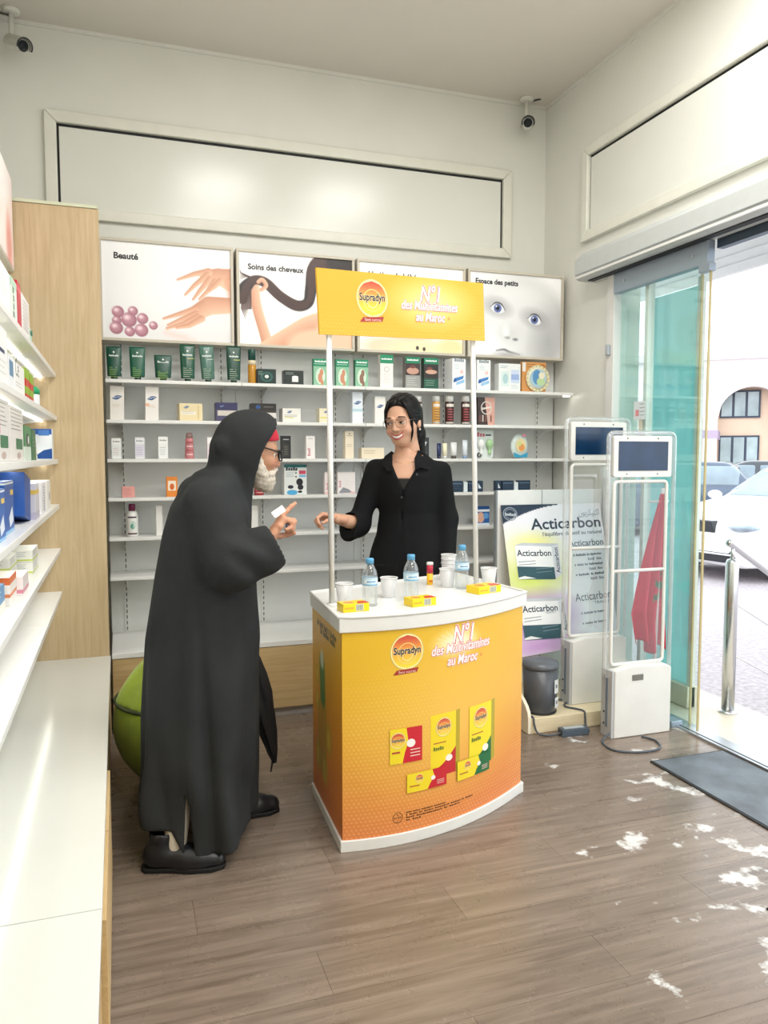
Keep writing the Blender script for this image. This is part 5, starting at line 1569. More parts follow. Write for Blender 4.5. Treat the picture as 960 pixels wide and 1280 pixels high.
cv.build('side_graphic', lambda u, v: (BL[0] + dx * u - .0014, BL[1] + dy * u, .79 - .752 * v), ct)
p = Print(lambda u, v, l: (BL[0] + dx * u / Ls - .0018 - l, BL[1] + dy * u / Ls, v))
p.text((2, 4, 4, 1, 6,), .10, .735, None, '#5a4a18', w=.33); p.text((2, 6, 5,), .16, .71, None, '#5a4a18', w=.25)
p.build('side_lettering', ct)
# posts and header board
pL0, pL1 = Vector((.742 - CX, 2.765 - CY, .842)), Vector((.735 - CX, 2.766 - CY, 1.90))
pR0, pR1 = Vector((1.442 - CX, 2.99 - CY, .842)), Vector((1.395 - CX, 2.95 - CY, 1.95))
for a, b in ((pL0, pL1), (pR0, pR1)):
    MB().tube([a, b], .0105, 16).build('header_post', M_white, ct, smooth=True)
    MB().tube([a, a + Vector((0, 0, .012))], .018, 16).build('post_socket', M_white, ct, smooth=True)
hb = empty('header_board', ((.691 - CX), (2.735 - CY), 1.834), 0, parent=ct)
hb.rotation_euler = (0, R(-3.0), math.atan2(.205, .751))
HW, HH = .782, .232
MB().box(0, HW, -.004, .004, 0, HH).build('board', mat('header_board_yellow', '#eebb1f', 0.45), hb)
cv = Canvas(200, 60, 160, 48, '#dda82e')
cv.ell(130, 25, 34, 16, '#f9eec2', 0.9, 0.75)
smooth_dots(cv, 4, 3.4, np.clip((cv.Vv - 30) / 30, 0, 1), '#f6d160', .4); smooth_dots(cv, 4, 3.4, np.clip((cv.U - 160) / 40, 0, 1), '#f6d160', .3)
cv.build('board_graphic', lambda u, v: (HW * u, -.0046, HH * (1 - v)), hb)
p = Print(lambda u, v, l: (u, -.005 - l, v))
logo(p, .232, .138, .066)
slogan(p, .500, .066, 1.0)
p.build('board_lettering', hb)

# ------------------------------------------------------------------ things on the counter
ZT = .8425
M_pet = glass_mat('clear_bottle', (0.95, 0.975, 0.985), 0.10, 0.03, haze=0.06)
M_cup = glass_mat('cup_plastic', (0.97, 0.97, 0.97), 0.06, 0.2, haze=0.40)
def bottle(x, y, lab, h=.178):
    o = empty('water_bottle', (x, y, ZT), 0, lab, 'bottle', 'small water bottles on the counter')
    k = h / .178
    prof = [(.024, 0), (.0285, .004)]
    for q in range(9):
        zz = .012 + .0105 * q
        prof += [(.0292, zz), (.0270, zz + .005)]
    prof += [(.0288, .108), (.0288, .118), (.026, .130), (.019, .145), (.0135, .155), (.0135, .160)]
    MB().lathe([(r, zz * k) for r, zz in prof], n=24).build('bottle_body', M_pet, o, smooth=True)
    MB().lathe([(.0152, .157 * k), (.0152, .174 * k), (.0138, .178 * k)], n=24).build('bottle_cap', mat('cap_blue', '#5aa0cc', .35), o, smooth=True)
    V = MB().lathe([(.0298, .078 * k), (.0298, .108 * k)], n=24, caps=False).build('bottle_label', mat('label_pale_blue', '#bcd9ea', .4), o, smooth=True)
    p = Print(lambda u, v, l: ((.0301 + l) * math.sin(u), -(.0301 + l) * math.cos(u), v))
    p.rect(-1, .088 * k, 1, .099 * k, '#e9f1f6', 8, 1); p.rect(-.7, .0905 * k, .5, .096 * k, '#4f93c2', 6, 1); p.rect(-1.2, .079 * k, 1.2, .083 * k, '#6aa9d0', 8, 1)
    p.build('label_print', o)
bottle(.880, 2.735, 'water bottle with blue cap nearest the left header post')
bottle(1.066, 2.79, 'water bottle with blue cap behind the middle yellow box')
bottle(1.363, 2.965, 'water bottle with blue cap beside the right header post', .185)
def cup(x, y, lab, n=1, z0=ZT, h=.078):
    for k in range(n):
        o = empty('plastic_cup', (x, y, z0 + k * .018), 0, lab if n == 1 else lab + [', lowest of the stack', ', second in the stack', ', topmost of the stack'][k], 'cup', 'translucent cups on the counter')
        MB().lathe([(.0005, 0), (.024, 0), (.0245, .002), (.0345, h), (.0335, h), (.0237, .004), (.0005, .004)], n=28, caps=False).build('cup_wall', M_cup, o, smooth=True)
        MB().tube([(.0348 * math.cos(a), .0348 * math.sin(a), h) for a in np.linspace(0, 2 * math.pi, 29)[:-1]], .0014, 6, closed=True).build('cup_rim', mat('cup_rim', '#f2f2f0', .3), o, smooth=True)
cup(.800, 2.80, 'translucent cup between the left post and the first bottle')
cup(1.005, 2.875, 'translucent cup between the left and middle bottles')
cup(1.320, 3.02, 'translucent cup left of the bottle by the right post')
cup(1.405, 3.20, 'translucent cup in the stack at the back edge', 3)
cup(1.498, 2.985, 'translucent cup at the right corner behind a yellow box')
tb = empty('tablet_tube', (1.272, 3.10, ZT), 0, 'slim yellow and red tablet tube with white cap on the counter', 'tube')
MB().lathe([(.0125, 0), (.0135, .002), (.0135, .052)], n=24).build('tube_lower', mat('tube_yellow', '#ecb81d', .35), tb, smooth=True)
MB().lathe([(.0136, .05), (.0136, .088)], n=24).build('tube_upper', mat('tube_red', '#c0283f', .35), tb, smooth=True)
MB().lathe([(.0146, .087), (.0146, .096), (.013, .099)], n=24).build('tube_cap', M_white, tb, smooth=True)
p = Print(lambda u, v, l: ((.0138 + l) * math.sin(u), -(.0138 + l) * math.cos(u), v))
p.ell(0, .034, .7, .009, '#f3dc5a', 16); p.rect(-.7, .014, .7, .02, '#c8452c', 5, 1); p.build('tube_label', tb)
def ybox(x, y, rz, lab, w=.105, d=.062, h=.026):
    o = empty('tablet_box', (x, y, ZT), rz, lab, 'box', 'flat yellow boxes on the counter')
    MB().box(-w / 2, w / 2, -d / 2, d / 2, 0, h).build('box_body', mat('box_yellow', '#f0cf12', .35), o, bevel=.001)
    p = Print(lambda u, v, l: (u, v, h + l))
    p.rect(-w / 2, d * .15, w / 2, d / 2, '#efc93a'); p.poly([(w * .02, -d / 2), (w / 2, -d / 2), (w / 2, d * .1), (w * .2, d * .15)], '#c9452f'); p.ell(-w * .2, 0, d * .3, d * .3, '#e58a3c', 20); p.text('Supradyn', -w * .2, -d * .06, None, '#2a2a2a', w=w * .34, align='c')
    p.build('top_print', o)
    p = Print(lambda u, v, l: (u, -d / 2 - l, v))
    p.rect(-w * .02, h * .1, w * .28, h * .9, '#c9cbb8')
    for k in range(6): p.rect(w * (.0 + .045 * k), h * .15, w * (.02 + .045 * k), h * .85, '#6f7470')
    p.rect(-w * .45, h * .35, -w * .1, h * .6, '#e2a92a')
    p.build('end_print', o)
ybox(.795, 2.668, R(5), 'flat yellow tablet box at the counter\'s left front corner', w=.10, d=.065, h=.030)
ybox(1.062, 2.685, R(12), 'flat yellow tablet box in front of the middle bottle', h=.030)
ybox(1.412, 2.858, R(18), 'flat yellow tablet box before the right header post', w=.125, d=.075, h=.030)

# ------------------------------------------------------------------ security gates by the entrance
def gate(x, y, z, lab, stains=False):
    g = empty('security_gate', (x, y, z), 0, lab, 'security gate', 'security gates at the entrance')
    W = .168
    M_g = mat('gate_white', '#dfded9', .4, var=.04, scale=8)
    # base box with a raked lid
    MB().prism_axis([(-W, 0), (W, 0), (W, .335), (W - .03, .352), (-W + .08, .358), (-W, .34)], -.05, .05, 'y').build('base_box', M_g, g, bevel=.006)
    MB().box(-W - .014, -W, -.045, .045, .0, .34).build('side_channel', mat('gate_grey', '#b9bdc0', .4), g, bevel=.003)
    MB().box(-W - .016, -W - .0135, -.012, .004, .05, .30).build('cable_slot', mat('slot_blue', '#6d7f92', .4), g)
    for zz in (.06, .12, .30):
        MB().box(-W - .018, -W - .013, .012, .020, zz, zz + .008).build('screw', M_black, g)
    MB().box(-W + .10, -W + .165, -.0535, -.049, .285, .315).build('display', mat('gate_display', '#6d6c66', .3), g, bevel=.002) if stains else None
    # clear outer loop
    def loop(x0, x1, z0, z1, r, rad, nm, m, yy=0.0, flat=1.0):
        MB().tube([(px, yy, pz) for px, pz in rrect(x0, x1, z0, z1, r)], rad, 10, closed=True, flat=flat).build(nm, m, g, smooth=True)
    loop(-W - .03, W + .022, .30, 1.515, .03, .011, 'outer_loop', M_acryl)
    loop(-W + .006, W - .02, .36, 1.275, .02, .009, 'inner_loop', M_g)
    MB().tube([(-W + .006, 0, .83), (W - .02, 0, .83)], .0085, 10).build('cross_bar', M_g, g, smooth=True)
    MB().box(-W + .01, W - .024, -.002, .002, .365, 1.27).build('clear_panel', glass_mat('gate_pane', (.95, .97, .97), .04), g)
    # advertising panel at the top
    f = empty('advert_panel', (0, 0, 0), parent=g)
    fr = MB()
    MB().prism_axis(rrect(-W - .008, W - .002, 1.296, 1.50, .012), -.014, .014, 'y').build('panel_frame', M_g, f, bevel=.003)
    MB().box(-W + .018, W - .028, -.0165, -.0135, 1.328, 1.472).build('panel_screen', mat('screen_navy', '#123050', .12, var=.25, scale=7), f)
    MB().box(-W + .018, W - .028, .0135, .0165, 1.328, 1.472).build('panel_screen', MATS['screen_navy'], f)
    for sx in (-.1, .08):
        for zz in (1.312, 1.487):
            MB().box(sx - .003, sx + .003, -.0155, -.0138, zz - .003, zz + .003).build('screw', M_black, f)
    return g
gate(2.463, 3.235, 0, 'white security gate with navy panel standing on the floor by the glass door', True)
gate(2.418, 3.545, .08, 'white security gate with navy panel standing on the wooden display foot')
cb = MB()
def cord(pts, r, nm, lab, m=M_black):
    # smooth path through points
    P_ = [Vector(p) for p in pts]
    out = []
    for i in range(len(P_) - 1):
        p0, p1, p2, p3 = P_[max(i - 1, 0)], P_[i], P_[i + 1], P_[min(i + 2, len(P_) - 1)]
        for k in range(8):
            t = k / 8
            out.append(.5 * ((2 * p1) + (p2 - p0) * t + (2 * p0 - 5 * p1 + 4 * p2 - p3) * t * t + (3 * p1 - p0 - 3 * p2 + p3) * t ** 3))
    out.append(P_[-1])
    return tag(MB().tube(out, r, 8).build(nm, m, smooth=True), lab, 'cable')
M_cord = mat('cable_grey', '#4b545e', .5)
zf = .0055
cord([(2.27, 3.19, .03), (2.21, 3.16, zf), (2.20, 3.05, zf), (2.30, 2.99, zf), (2.42, 3.00, zf), (2.47, 3.09, zf), (2.44, 3.16, zf)], .005, 'power_cable', 'dark cable looping on the floor around the near security gate', M_cord)
cord([(2.069, 3.308, .018), (2.045, 3.312, .010), (2.00, 3.325, zf), (1.965, 3.352, .012), (1.953, 3.366, .050), (1.951, 3.374, .084), (1.950, 3.400, .0862), (1.949, 3.475, .0862), (1.965, 3.555, .0862), (2.03, 3.598, .0862), (2.12, 3.605, .0862), (2.20, 3.590, .0862), (2.237, 3.570, .090)], .005, 'power_cable', 'dark cable curling up from the adapter around the pedal bin', M_cord)
cord([(2.212, 3.300, .018), (2.232, 3.308, .010), (2.246, 3.335, zf), (2.249, 3.360, .020), (2.250, 3.368, .060), (2.249, 3.378, .0858), (2.235, 3.420, .0862), (2.200, 3.470, .0862), (2.215, 3.510, .0862), (2.237, 3.522, .090)], .005, 'power_cable', 'dark cable crossing the wooden display foot to the rear gate', M_cord)
o = empty('power_adapter', (2.14, 3.305, 0), R(-4), 'dark grey power adapter box with cables on the floor', 'adapter')
MB().box(-.075, .075, -.025, .025, 0, .038).build('adapter_body', mat('adapter_grey', '#46525e', .45), o, bevel=.004)
MB().box(-.055, .055, -.015, .015, .0375, .0395).build('adapter_label', mat('adapter_label', '#aab2b4', .5), o)

# ------------------------------------------------------------------ poster stand, pedal bin, flag
ds = empty('poster_stand', (2.22, 3.66, 0), 0, 'white and wooden display stand carrying a white pharmacy poster', 'display stand')
MB().box(-.28, .36, -.285, .31, .0, .08).build('foot_board', wood_mat('pale_wood', '#d8c8a4', '#e6d9bb', 'X'), ds, bevel=.004)
# curved cream cheek at the foot
pts = [(-.285, 0.002), (.31, 0.002), (.31, .32), (.24, .30)]
for k in range(9):
    a = R(90 * k / 8)
    pts.append((.10 - .385 * math.sin(a) + .0, .082 + .15 * math.cos(a)))
MB().prism_axis(pts, -.299, -.280, 'x').build('side_cheek', mat('cream_edge', '#e9e1cc', .45), ds, bevel=.003)
MB().box(-.185, .51, .295, .318, .08, 1.205).build('back_board', mat('stand_white', '#f0f1f0', .4), ds, bevel=.002)
MB().box(-.195, -.185, .292, .320, .08, 1.205).build('board_edge', mat('edge_grey', '#8d9499', .4), ds)
MB().box(.10, .104, .2935, .2955, .08, 1.205).build('board_seam', mat('edge_grey', '#8d9499', .4), ds)
# printed poster leaning on the board: top at the board, foot further forward
PW_, PH_ = .655, .86
A_top = Vector((-.17, .285, 1.122)); A_bot = Vector((-.165, .055, .300))
def pmap(u, v, l=0.0):
    zb = .300 + .06 * u * PW_ / .33 * .5
    top = A_top + Vector((PW_ * u, 0, 0)); bot = A_bot + Vector((PW_ * u, 0, .0))
    q = top + (bot - top) * (v * (1 - .055 * u))
    return (q.x, q.y - .0012 - l * .963, q.z - l * .27)
cv = Canvas(100, 118, 150, 178, '#f3f2f6')
cv.ell(60, 20, 70, 30, '#ecebf3', 0.9)
cv.ell(20, 48, 30, 20, '#eef0b4', 0.7, .85); cv.ell(20, 60, 24, 11, '#cfe05f', 0.8, .8); cv.ell(28, 31, 16, 6, '#f6f08c', .8, .8)
cv.ell(20, 90, 30, 15, '#8f55b4', 0.7, .8); cv.ell(20, 112, 34, 8, '#cfa6dc', .7, .9)
n = 14
pts = [(0, 0), (56, 0)] + [(56 - 56 * (k / n), 14 * (k / n) ** 1.6 * 1.0 + 1.0) for k in range(n + 1)]
cv.poly(pts, '#26364c')
cv.build('poster_sheet', lambda u, v: pmap(u, v), ds)
p = Print(lambda u, v, l: pmap(u / PW_, v / PH_, .001 + l))
def T(st, x, y, w, h, col, **kw):      # v runs downward, so flip glyph height
    V_, F_ = text_geo(st, kw.get('off', 0))
    if not len(V_): return
    x0, x1 = V_[:, 0].min(), V_[:, 0].max()
    sx = w / (x1 - x0); sy = h / .73
    U = np.stack([(V_[:, 0] - x0) * sx, -V_[:, 1] * sy], 1)
    if kw.get('rot'): U = np.stack([-U[:, 1] * -1, -U[:, 0]], 1)
    U[:, 1] += U[:, 0] * kw.get('slope', 0)
    U += (x, y)
    p.raw([tuple(q) for q in U], F_, col)
NV = '#27364a'
T('Acticarbon', .175, .150, .465, .068, NV, off=.018)
T("l'équilibre digestif au naturel", .245, .192, .395, .024, '#4a5568', off=.01)
T('ﻥﻮﺑﺮﻜﻴﺘﻛﺍ', .50, .075, .14, .04, '#7d8698')
T('Acticarbon', .405, .265, .235, .042, '#55606f', off=.012)
for k, yy in enumerate((.325, .385, .445)):
    p.ell(.43, yy - .006, .006, .006, '#8f97a6', 10)
    T([(8, 2, 9,), (6, 3, 13,), (8, 2, 7,)][k], .445, yy, .17, .014, '#6f7888')
    T((4, 3,), .52, yy + .03, .09, .016, '#9aa1ae')
T('Acticarbon', .40, .595, .24, .05, '#5f6876', off=.0)
T('TRANSIT', .52, .622, .12, .017, '#7b8492')
for k, yy in enumerate((.675, .735)):
    p.ell(.43, yy - .006, .006, .006, '#9aa1ae', 10)
    T([(8, 2, 7,), (6, 2, 7,)][k], .445, yy, .14, .013, '#8a92a0')
p.ring(.052, .052, .045, .040, .005, '#9fa9b6', 30); p.ring(.052, .052, .034, .029, .003, '#9fa9b6', 26)
T((7,), .018, .06, .07, .018, '#c3cbd4', slope=.1)
def pbox(x, y, w, h, sub):
    p.poly([(x, y), (x + w, y + .02), (x + w, y + h + .02), (x, y + h)], '#f7f7f8')
    p.poly([(x + w, y + .02), (x + w + .045, y + .005), (x + w + .045, y + h - .01), (x + w, y + h + .02)], '#dcdce4')
    p.poly([(x, y), (x + .05, y - .012), (x + w + .045, y + .005), (x + w, y + .02)], '#c9cbd2')
    p.poly([(x, y + h * .62), (x + w, y + h * .62 + .022), (x + w, y + h + .02), (x, y + h)], '#2f5560')
    p.poly([(x, y + h * .95), (x + .04, y + h * .92), (x + .11, y + h * 1.02), (x, y + h)], '#eef0f0')
    T('Acticarbon', x + .008, y + .062, w * .93, .038, NV, off=.018, slope=.06)
    for k in range(2): p.rect(x + .01, y + .095 + .017 * k, x + .12, y + .099 + .017 * k, '#8a93a0')
    if sub: T('TRANSIT', x + w * .62, y + .086, w * .3, .013, '#7b8492')
    for k in range(2): p.rect(x + w * .5, y + h * .74 + .02 * k, x + w * .93, y + h * .75 + .02 * k, '#9fb6bb')
    V_, F_ = text_geo('Acticarbon', .015)
    x0, x1 = V_[:, 0].min(), V_[:, 0].max()
    sc = h * .78 / (x1 - x0)
    U = np.stack([x + w + .034 - 0 * V_[:, 0] + (-.0) + V_[:, 1] * -.034 / .73 * -1 - .028, y + h * .92 - (V_[:, 0] - x0) * sc], 1)
    U[:, 0] = x + w + .036 - V_[:, 1] * .036
    p.raw([tuple(q) for q in U], F_, NV)
pbox(.055, .235, .235, .195, False)
pbox(.045, .555, .240, .215, True)
p.build('poster_print', ds)

bn = empty('pedal_bin', (2.047, 3.475, .0805), 0, 'dark grey pedal bin standing on the wooden display foot', 'bin')
M_bin = mat('bin_grey', '#4b4f55', .35, coat=.1)
MB().lathe([(.078, 0), (.082, .004), (.092, .235)], n=40).build('bin_body', M_bin, bn, smooth=True)
MB().lathe([(.094, .232), (.095, .246), (.088, .262), (.05, .270), (.001, .271)], n=40).build('bin_lid', mat('bin_lid', '#5d6269', .3), bn, smooth=True)
MB().lathe([(.083, 0), (.085, .008), (.083, .014)], n=40).build('bin_foot', M_black, bn, smooth=True)
p = Print(lambda u, v, l: ((.0925 + l) * math.sin(u), -(.0925 + l) * math.cos(u), v))
for a, b, c, d in ((.35, .11, .85, .18), (.40, .035, .85, .088)):
    p.rect(a, b, c, d, '#e9ebec', 6, 1); p.rect(a + .1, (b + d) / 2 - .008, a + .28, (b + d) / 2 + .01, '#6a7078', 2, 1)
p.build('bin_sticker', bn)

fl = empty('flag', (2.573, 3.345, 0), 0, 'red flag with green star hanging on a pole between the gates and the glass door', 'flag')
MB().lathe([(.040, 0), (.040, .01), (.012, .02)], n=24).build('pole_foot', M_white, fl, smooth=True, loc=(.07, 0, 0))
MB().tube([(.07, 0, .015), (.106, 0, 1.235)], .009, 12).build('flag_pole', M_white, fl, smooth=True)
MB().tube([(.02, .0, 1.165), (.140, .0, 1.165)], .006, 10).build('cross_rod', M_white, fl, smooth=True)
# hanging cloth gathered at the top, spreading and folding below
n, m = 60, 60
V = []; F = []; C = []
red, grn = np.array(lin('#d4203a')), np.array(lin('#1d7a46'))
for j in range(m + 1):
    t = j / m
    z = 1.205 - .83 * t
    left = .088 - .155 * min(1, t * 1.25) + (.06 * max(0, t - .8) * 5 * .3)
    right = .108 + .010 * t
    for i in range(n + 1):
        s = i / n
        x = left + (right - left) * s
        amp = .006 + .028 * t
        yv = -.012 + amp * math.sin(s * 17 + 1.2 * math.sin(3 * t)) + .012 * math.sin(5 * s + 4 * t)
        zz = z + (.05 * (1 - s) + .03 * math.sin(s * 9)) * t * (t > .0)
        V.append((x, yv, zz))
        # green star printed near the middle of the cloth
        a_, b_ = (s - .74) * .25, (t - .60) * .80
        rr = math.hypot(a_, b_); th = math.atan2(b_, a_)
        C.append(grn if rr < .085 * (0.62 + .38 * math.cos(5 * th)) and s > .5 else red)
for j in range(m):
    for i in range(n):
        a = j * (n + 1) + i
        F.append((a, a + 1, a + n + 2, a + n + 1))
cl = link_mesh('flag_cloth', V, F, print_mat('cloth_print', .75), fl, smooth=True, col=np.array(C))
so = cl.modifiers.new('cloth', 'SOLIDIFY'); so.thickness = .002

# ------------------------------------------------------------------ mats on the floor
M_mat = mat('mat_grey', '#626b73', .55, var=.45, scale=5, bump=.2, bscale=120)
def mat_thing(x0, x1, y0, y1, lab, rz=0):
    o = empty('door_mat', ((x0 + x1) / 2, (y0 + y1) / 2, .0005), rz, lab, 'mat')
    a, b = (x1 - x0) / 2, (y1 - y0) / 2
    MB().box(-a, a, -b, b, 0, .006).build('mat_edge', M_black, o, bevel=.002)
    MB().box(-a + .012, a - .012, -b + .012, b - .012, .005, .008).build('mat_pile', M_mat, o, bevel=.001)
mat_thing(2.275, 2.690, 1.95, 2.885, 'worn grey rubber-edged door mat inside the glass entrance')
mat_thing(1.865, 2.262, 1.10, 1.80, 'second grey door mat lying apart from the entrance mat')

# ------------------------------------------------------------------ surveillance cameras
def cctv(loc, d, lab, wire=None):
    o = empty('cctv_camera', loc, 0, lab, 'camera', 'white bullet cameras under the ceiling')
    d = Vector(d).normalized()
    M_c = mat('camera_white', '#e3e2da', .35)
    MB().lathe([(.045, 0), (.045, .012), (.03, .02)], n=24).build('mount_plate', M_c, o, smooth=True, rot=(math.pi, 0, 0))
    MB().tube([(0, 0, -.015), (0, 0, -.12), d * .03 + Vector((0, 0, -.155))], .014, 12).build('arm', M_c, o, smooth=True)
    a = Vector((0, 0, -.165)) + d * -.03; b = a + d * .15
    MB().tube([a, a + d * .01, b], [.026, .033, .033], 20).build('housing', M_c, o, smooth=True)
    MB().tube([b - d * .002, b + d * .003], .027, 20).build('lens_glass', mat('lens_dark', '#2b3136', .15), o, smooth=True)
    MB().tube([b + d * .002, b + d * .005], .012, 16).build('lens', M_black, o, smooth=True)
    # sun hood: half sleeve
    sd = d.cross(Vector((0, 0, 1))).normalized(); up = sd.cross(d).normalized()
    V = []; F = []
    for k in range(13):
        an = R(-20 + 220 * k / 12)
        for r_, t in ((.038, 0.02), (.038, .17), (.041, .17), (.041, .02)):
            V.append(a + d * t + sd * (r_ * math.cos(an)) + up * (r_ * math.sin(an)))
    for k in range(12):
        for q in range(4):
            F.append((k * 4 + q, k * 4 + (q + 1) % 4, k * 4 + 4 + (q + 1) % 4, k * 4 + 4 + q))
    MB().add(V, F).build('sun_hood', mat('camera_hood', '#c9c7bd', .4), o)
    V2 = []; F2 = []
    MB().tube([b + d * .021 + sd * (.0395 * math.cos(R(-20 + 220 * k / 12))) + up * (.0395 * math.sin(R(-20 + 220 * k / 12))) for k in range(13)], .0035, 6).build('hood_edge', mat('hood_dark', '#33383c', .5), o)
    if wire:
        MB().tube([(0, 0, -.03)] + wire, .006, 8).build('cable', mat('camera_cable', '#4a4a44', .5), o, smooth=True)
cctv((-.47, 4.60, CEIL), (.50, -.75, -.42), 'white bullet camera under the ceiling over the oak side panel', [(-.06, -.02, -.035), (-.14, -.02, -.02)])
cctv((2.56, 4.62, CEIL), (-.40, -.85, -.30), 'white bullet camera in the ceiling corner by the shop front', [(.03, .02, -.01), (.09, -.02, .0)])

# ------------------------------------------------------------------ lime bean bag and umbrella behind the man
bb = empty('bean_bag', (.262, 3.40, 0), 0, 'lime green pouf seat behind the man in the robe', 'pouf')
def pouf(P):
    d = ell(P, (0, 0, .27), (.31, .30, .31))
    d = smax(d, .012 - P[2], .03)
    th = np.arctan2(P[1], P[0])
    return d + .006 * np.sin(th * 9) * np.clip((P[2] - .1) * 4, 0, 1)
V, F = nets(lambda P: np.maximum(pouf(P), .37 - P[2]), (-.36, -.36, .34), (.36, .36, .62), .012)
link_mesh('seat_cushion', V, F, mat('lime_fabric', '#93a72b', .85, var=.12, scale=14, bump=.1, bscale=60, sheen=.2), bb, smooth=True)
V, F = nets(lambda P: np.maximum(pouf(P) + .004, P[2] - .372), (-.36, -.36, -.01), (.36, .36, .40), .012)
link_mesh('pouf_body', V, F, MATS['lime_fabric'], bb, smooth=True)
MB().tube([((.296) * math.cos(a), (.287) * math.sin(a), .371) for a in np.linspace(0, 2 * math.pi, 61)[:-1]], .008, 8, closed=True).build('piping', mat('piping_dark', '#3c4522', .8), bb, smooth=True)
um = empty('umbrella', (.555, 3.03, .0), 0, 'folded black umbrella hanging beside the robe', 'umbrella')
prof = [(.008, .17), (.020, .22), (.032, .30), (.042, .38), (.044, .46), (.038, .54), (.028, .61), (.012, .68)]
mb = MB()
mb.lathe([(r, z) for r, z in prof], (0, 0, 0), 40, mod=lambda a, z: 1 + .16 * math.sin(5 * a + 14 * z) + .06 * math.sin(9 * a))
mb.build('folded_canopy', mat('umbrella_black', '#17181b', .7, var=.2, scale=30), um, smooth=True, rot=(0, R(-11), 0), loc=(.048, 0, 0))
MB().tube([(.0, 0, .13), (.012, 0, .20)], [.003, .006], 8).build('ferrule', M_black, um, smooth=True)
MB().tube([(-.078, 0, .66), (-.06, .02, .80)], .007, 10).build('shaft', M_black, um, smooth=True)
# ------------------------------------------------------------------ people
def nrm(v):
    v = np.asarray(v, float); return v / np.linalg.norm(v)
def hand_caps(w, x, pn, curls, lat_sign=1, sc=1.0, thumb=None):
    """capsules of a hand: wrist w, finger direction x, palm direction pn"""
    w = np.asarray(w, float); x = nrm(x); pn = np.asarray(pn, float); pn = nrm(pn - (pn @ x) * x)
    lat = np.cross(x, pn) * lat_sign
    caps = []
    ls = [.027, .009, -.009, -.026]; kx = [.088, .092, .087, .078]
    lens = [(.044, .027, .022), (.048, .031, .024), (.044, .029, .023), (.034, .022, .020)]
    caps.append((w - x * .05 * sc, w, .026 * sc, .024 * sc))
    for i in range(4):
        k = w + sc * (x * kx[i] + lat * ls[i])
        caps.append((w + sc * (x * .008 + lat * ls[i] * .55), k, .0155 * sc, .0120 * sc))
        if i < 3: caps.append((w + sc * (x * .045 + lat * ls[i]), w + sc * (x * .045 + lat * ls[i + 1]), .0135 * sc, .0135 * sc))
        a = 0; p = k
        for j in range(3):
            a += R(curls[i][j])
            d = x * math.cos(a) + pn * math.sin(a)
            q = p + d * lens[i][j] * sc
            r0 = (.0098, .0090, .0082)[j] * sc * (0.92 if i == 3 else 1); r1 = (.0092, .0083, .0070)[j] * sc * (0.92 if i == 3 else 1)
            caps.append((p, q, r0, r1)); p = q
    th = thumb or [(.35, .75, .45), (.75, .35, .5), (.9, .0, .4)]
    p = w + sc * (x * .022 + lat * .022 + pn * .008)
    for j, (a, b, c) in enumerate(th):
        d = nrm(x * a + lat * b + pn * c)
        q = p + d * (.042, .032, .026)[j] * sc
        caps.append((p, q, (.0145, .0112, .0098)[j] * sc, (.0115, .0098, .0080)[j] * sc)); p = q
    return caps
def caps_mesh(caps, h, k, pad=.03, extra=None):
    pts = np.array([c[0] for c in caps] + [c[1] for c in caps])
    def f(P):
        d = None
        for a, b, ra, rb in caps:
            e = cap(P, a, b, ra, rb)
            d = e if d is None else smin(d, e, k)
        if extra is not None: d = smin(d, extra(P), k)
        return d
    return nets(f, pts.min(0) - pad, pts.max(0) + pad, h)

M_skin = print_mat('skin', .5)
SKIN_M = np.array(lin('#b98a6c')); SKIN_W = np.array(lin('#d3a488'))

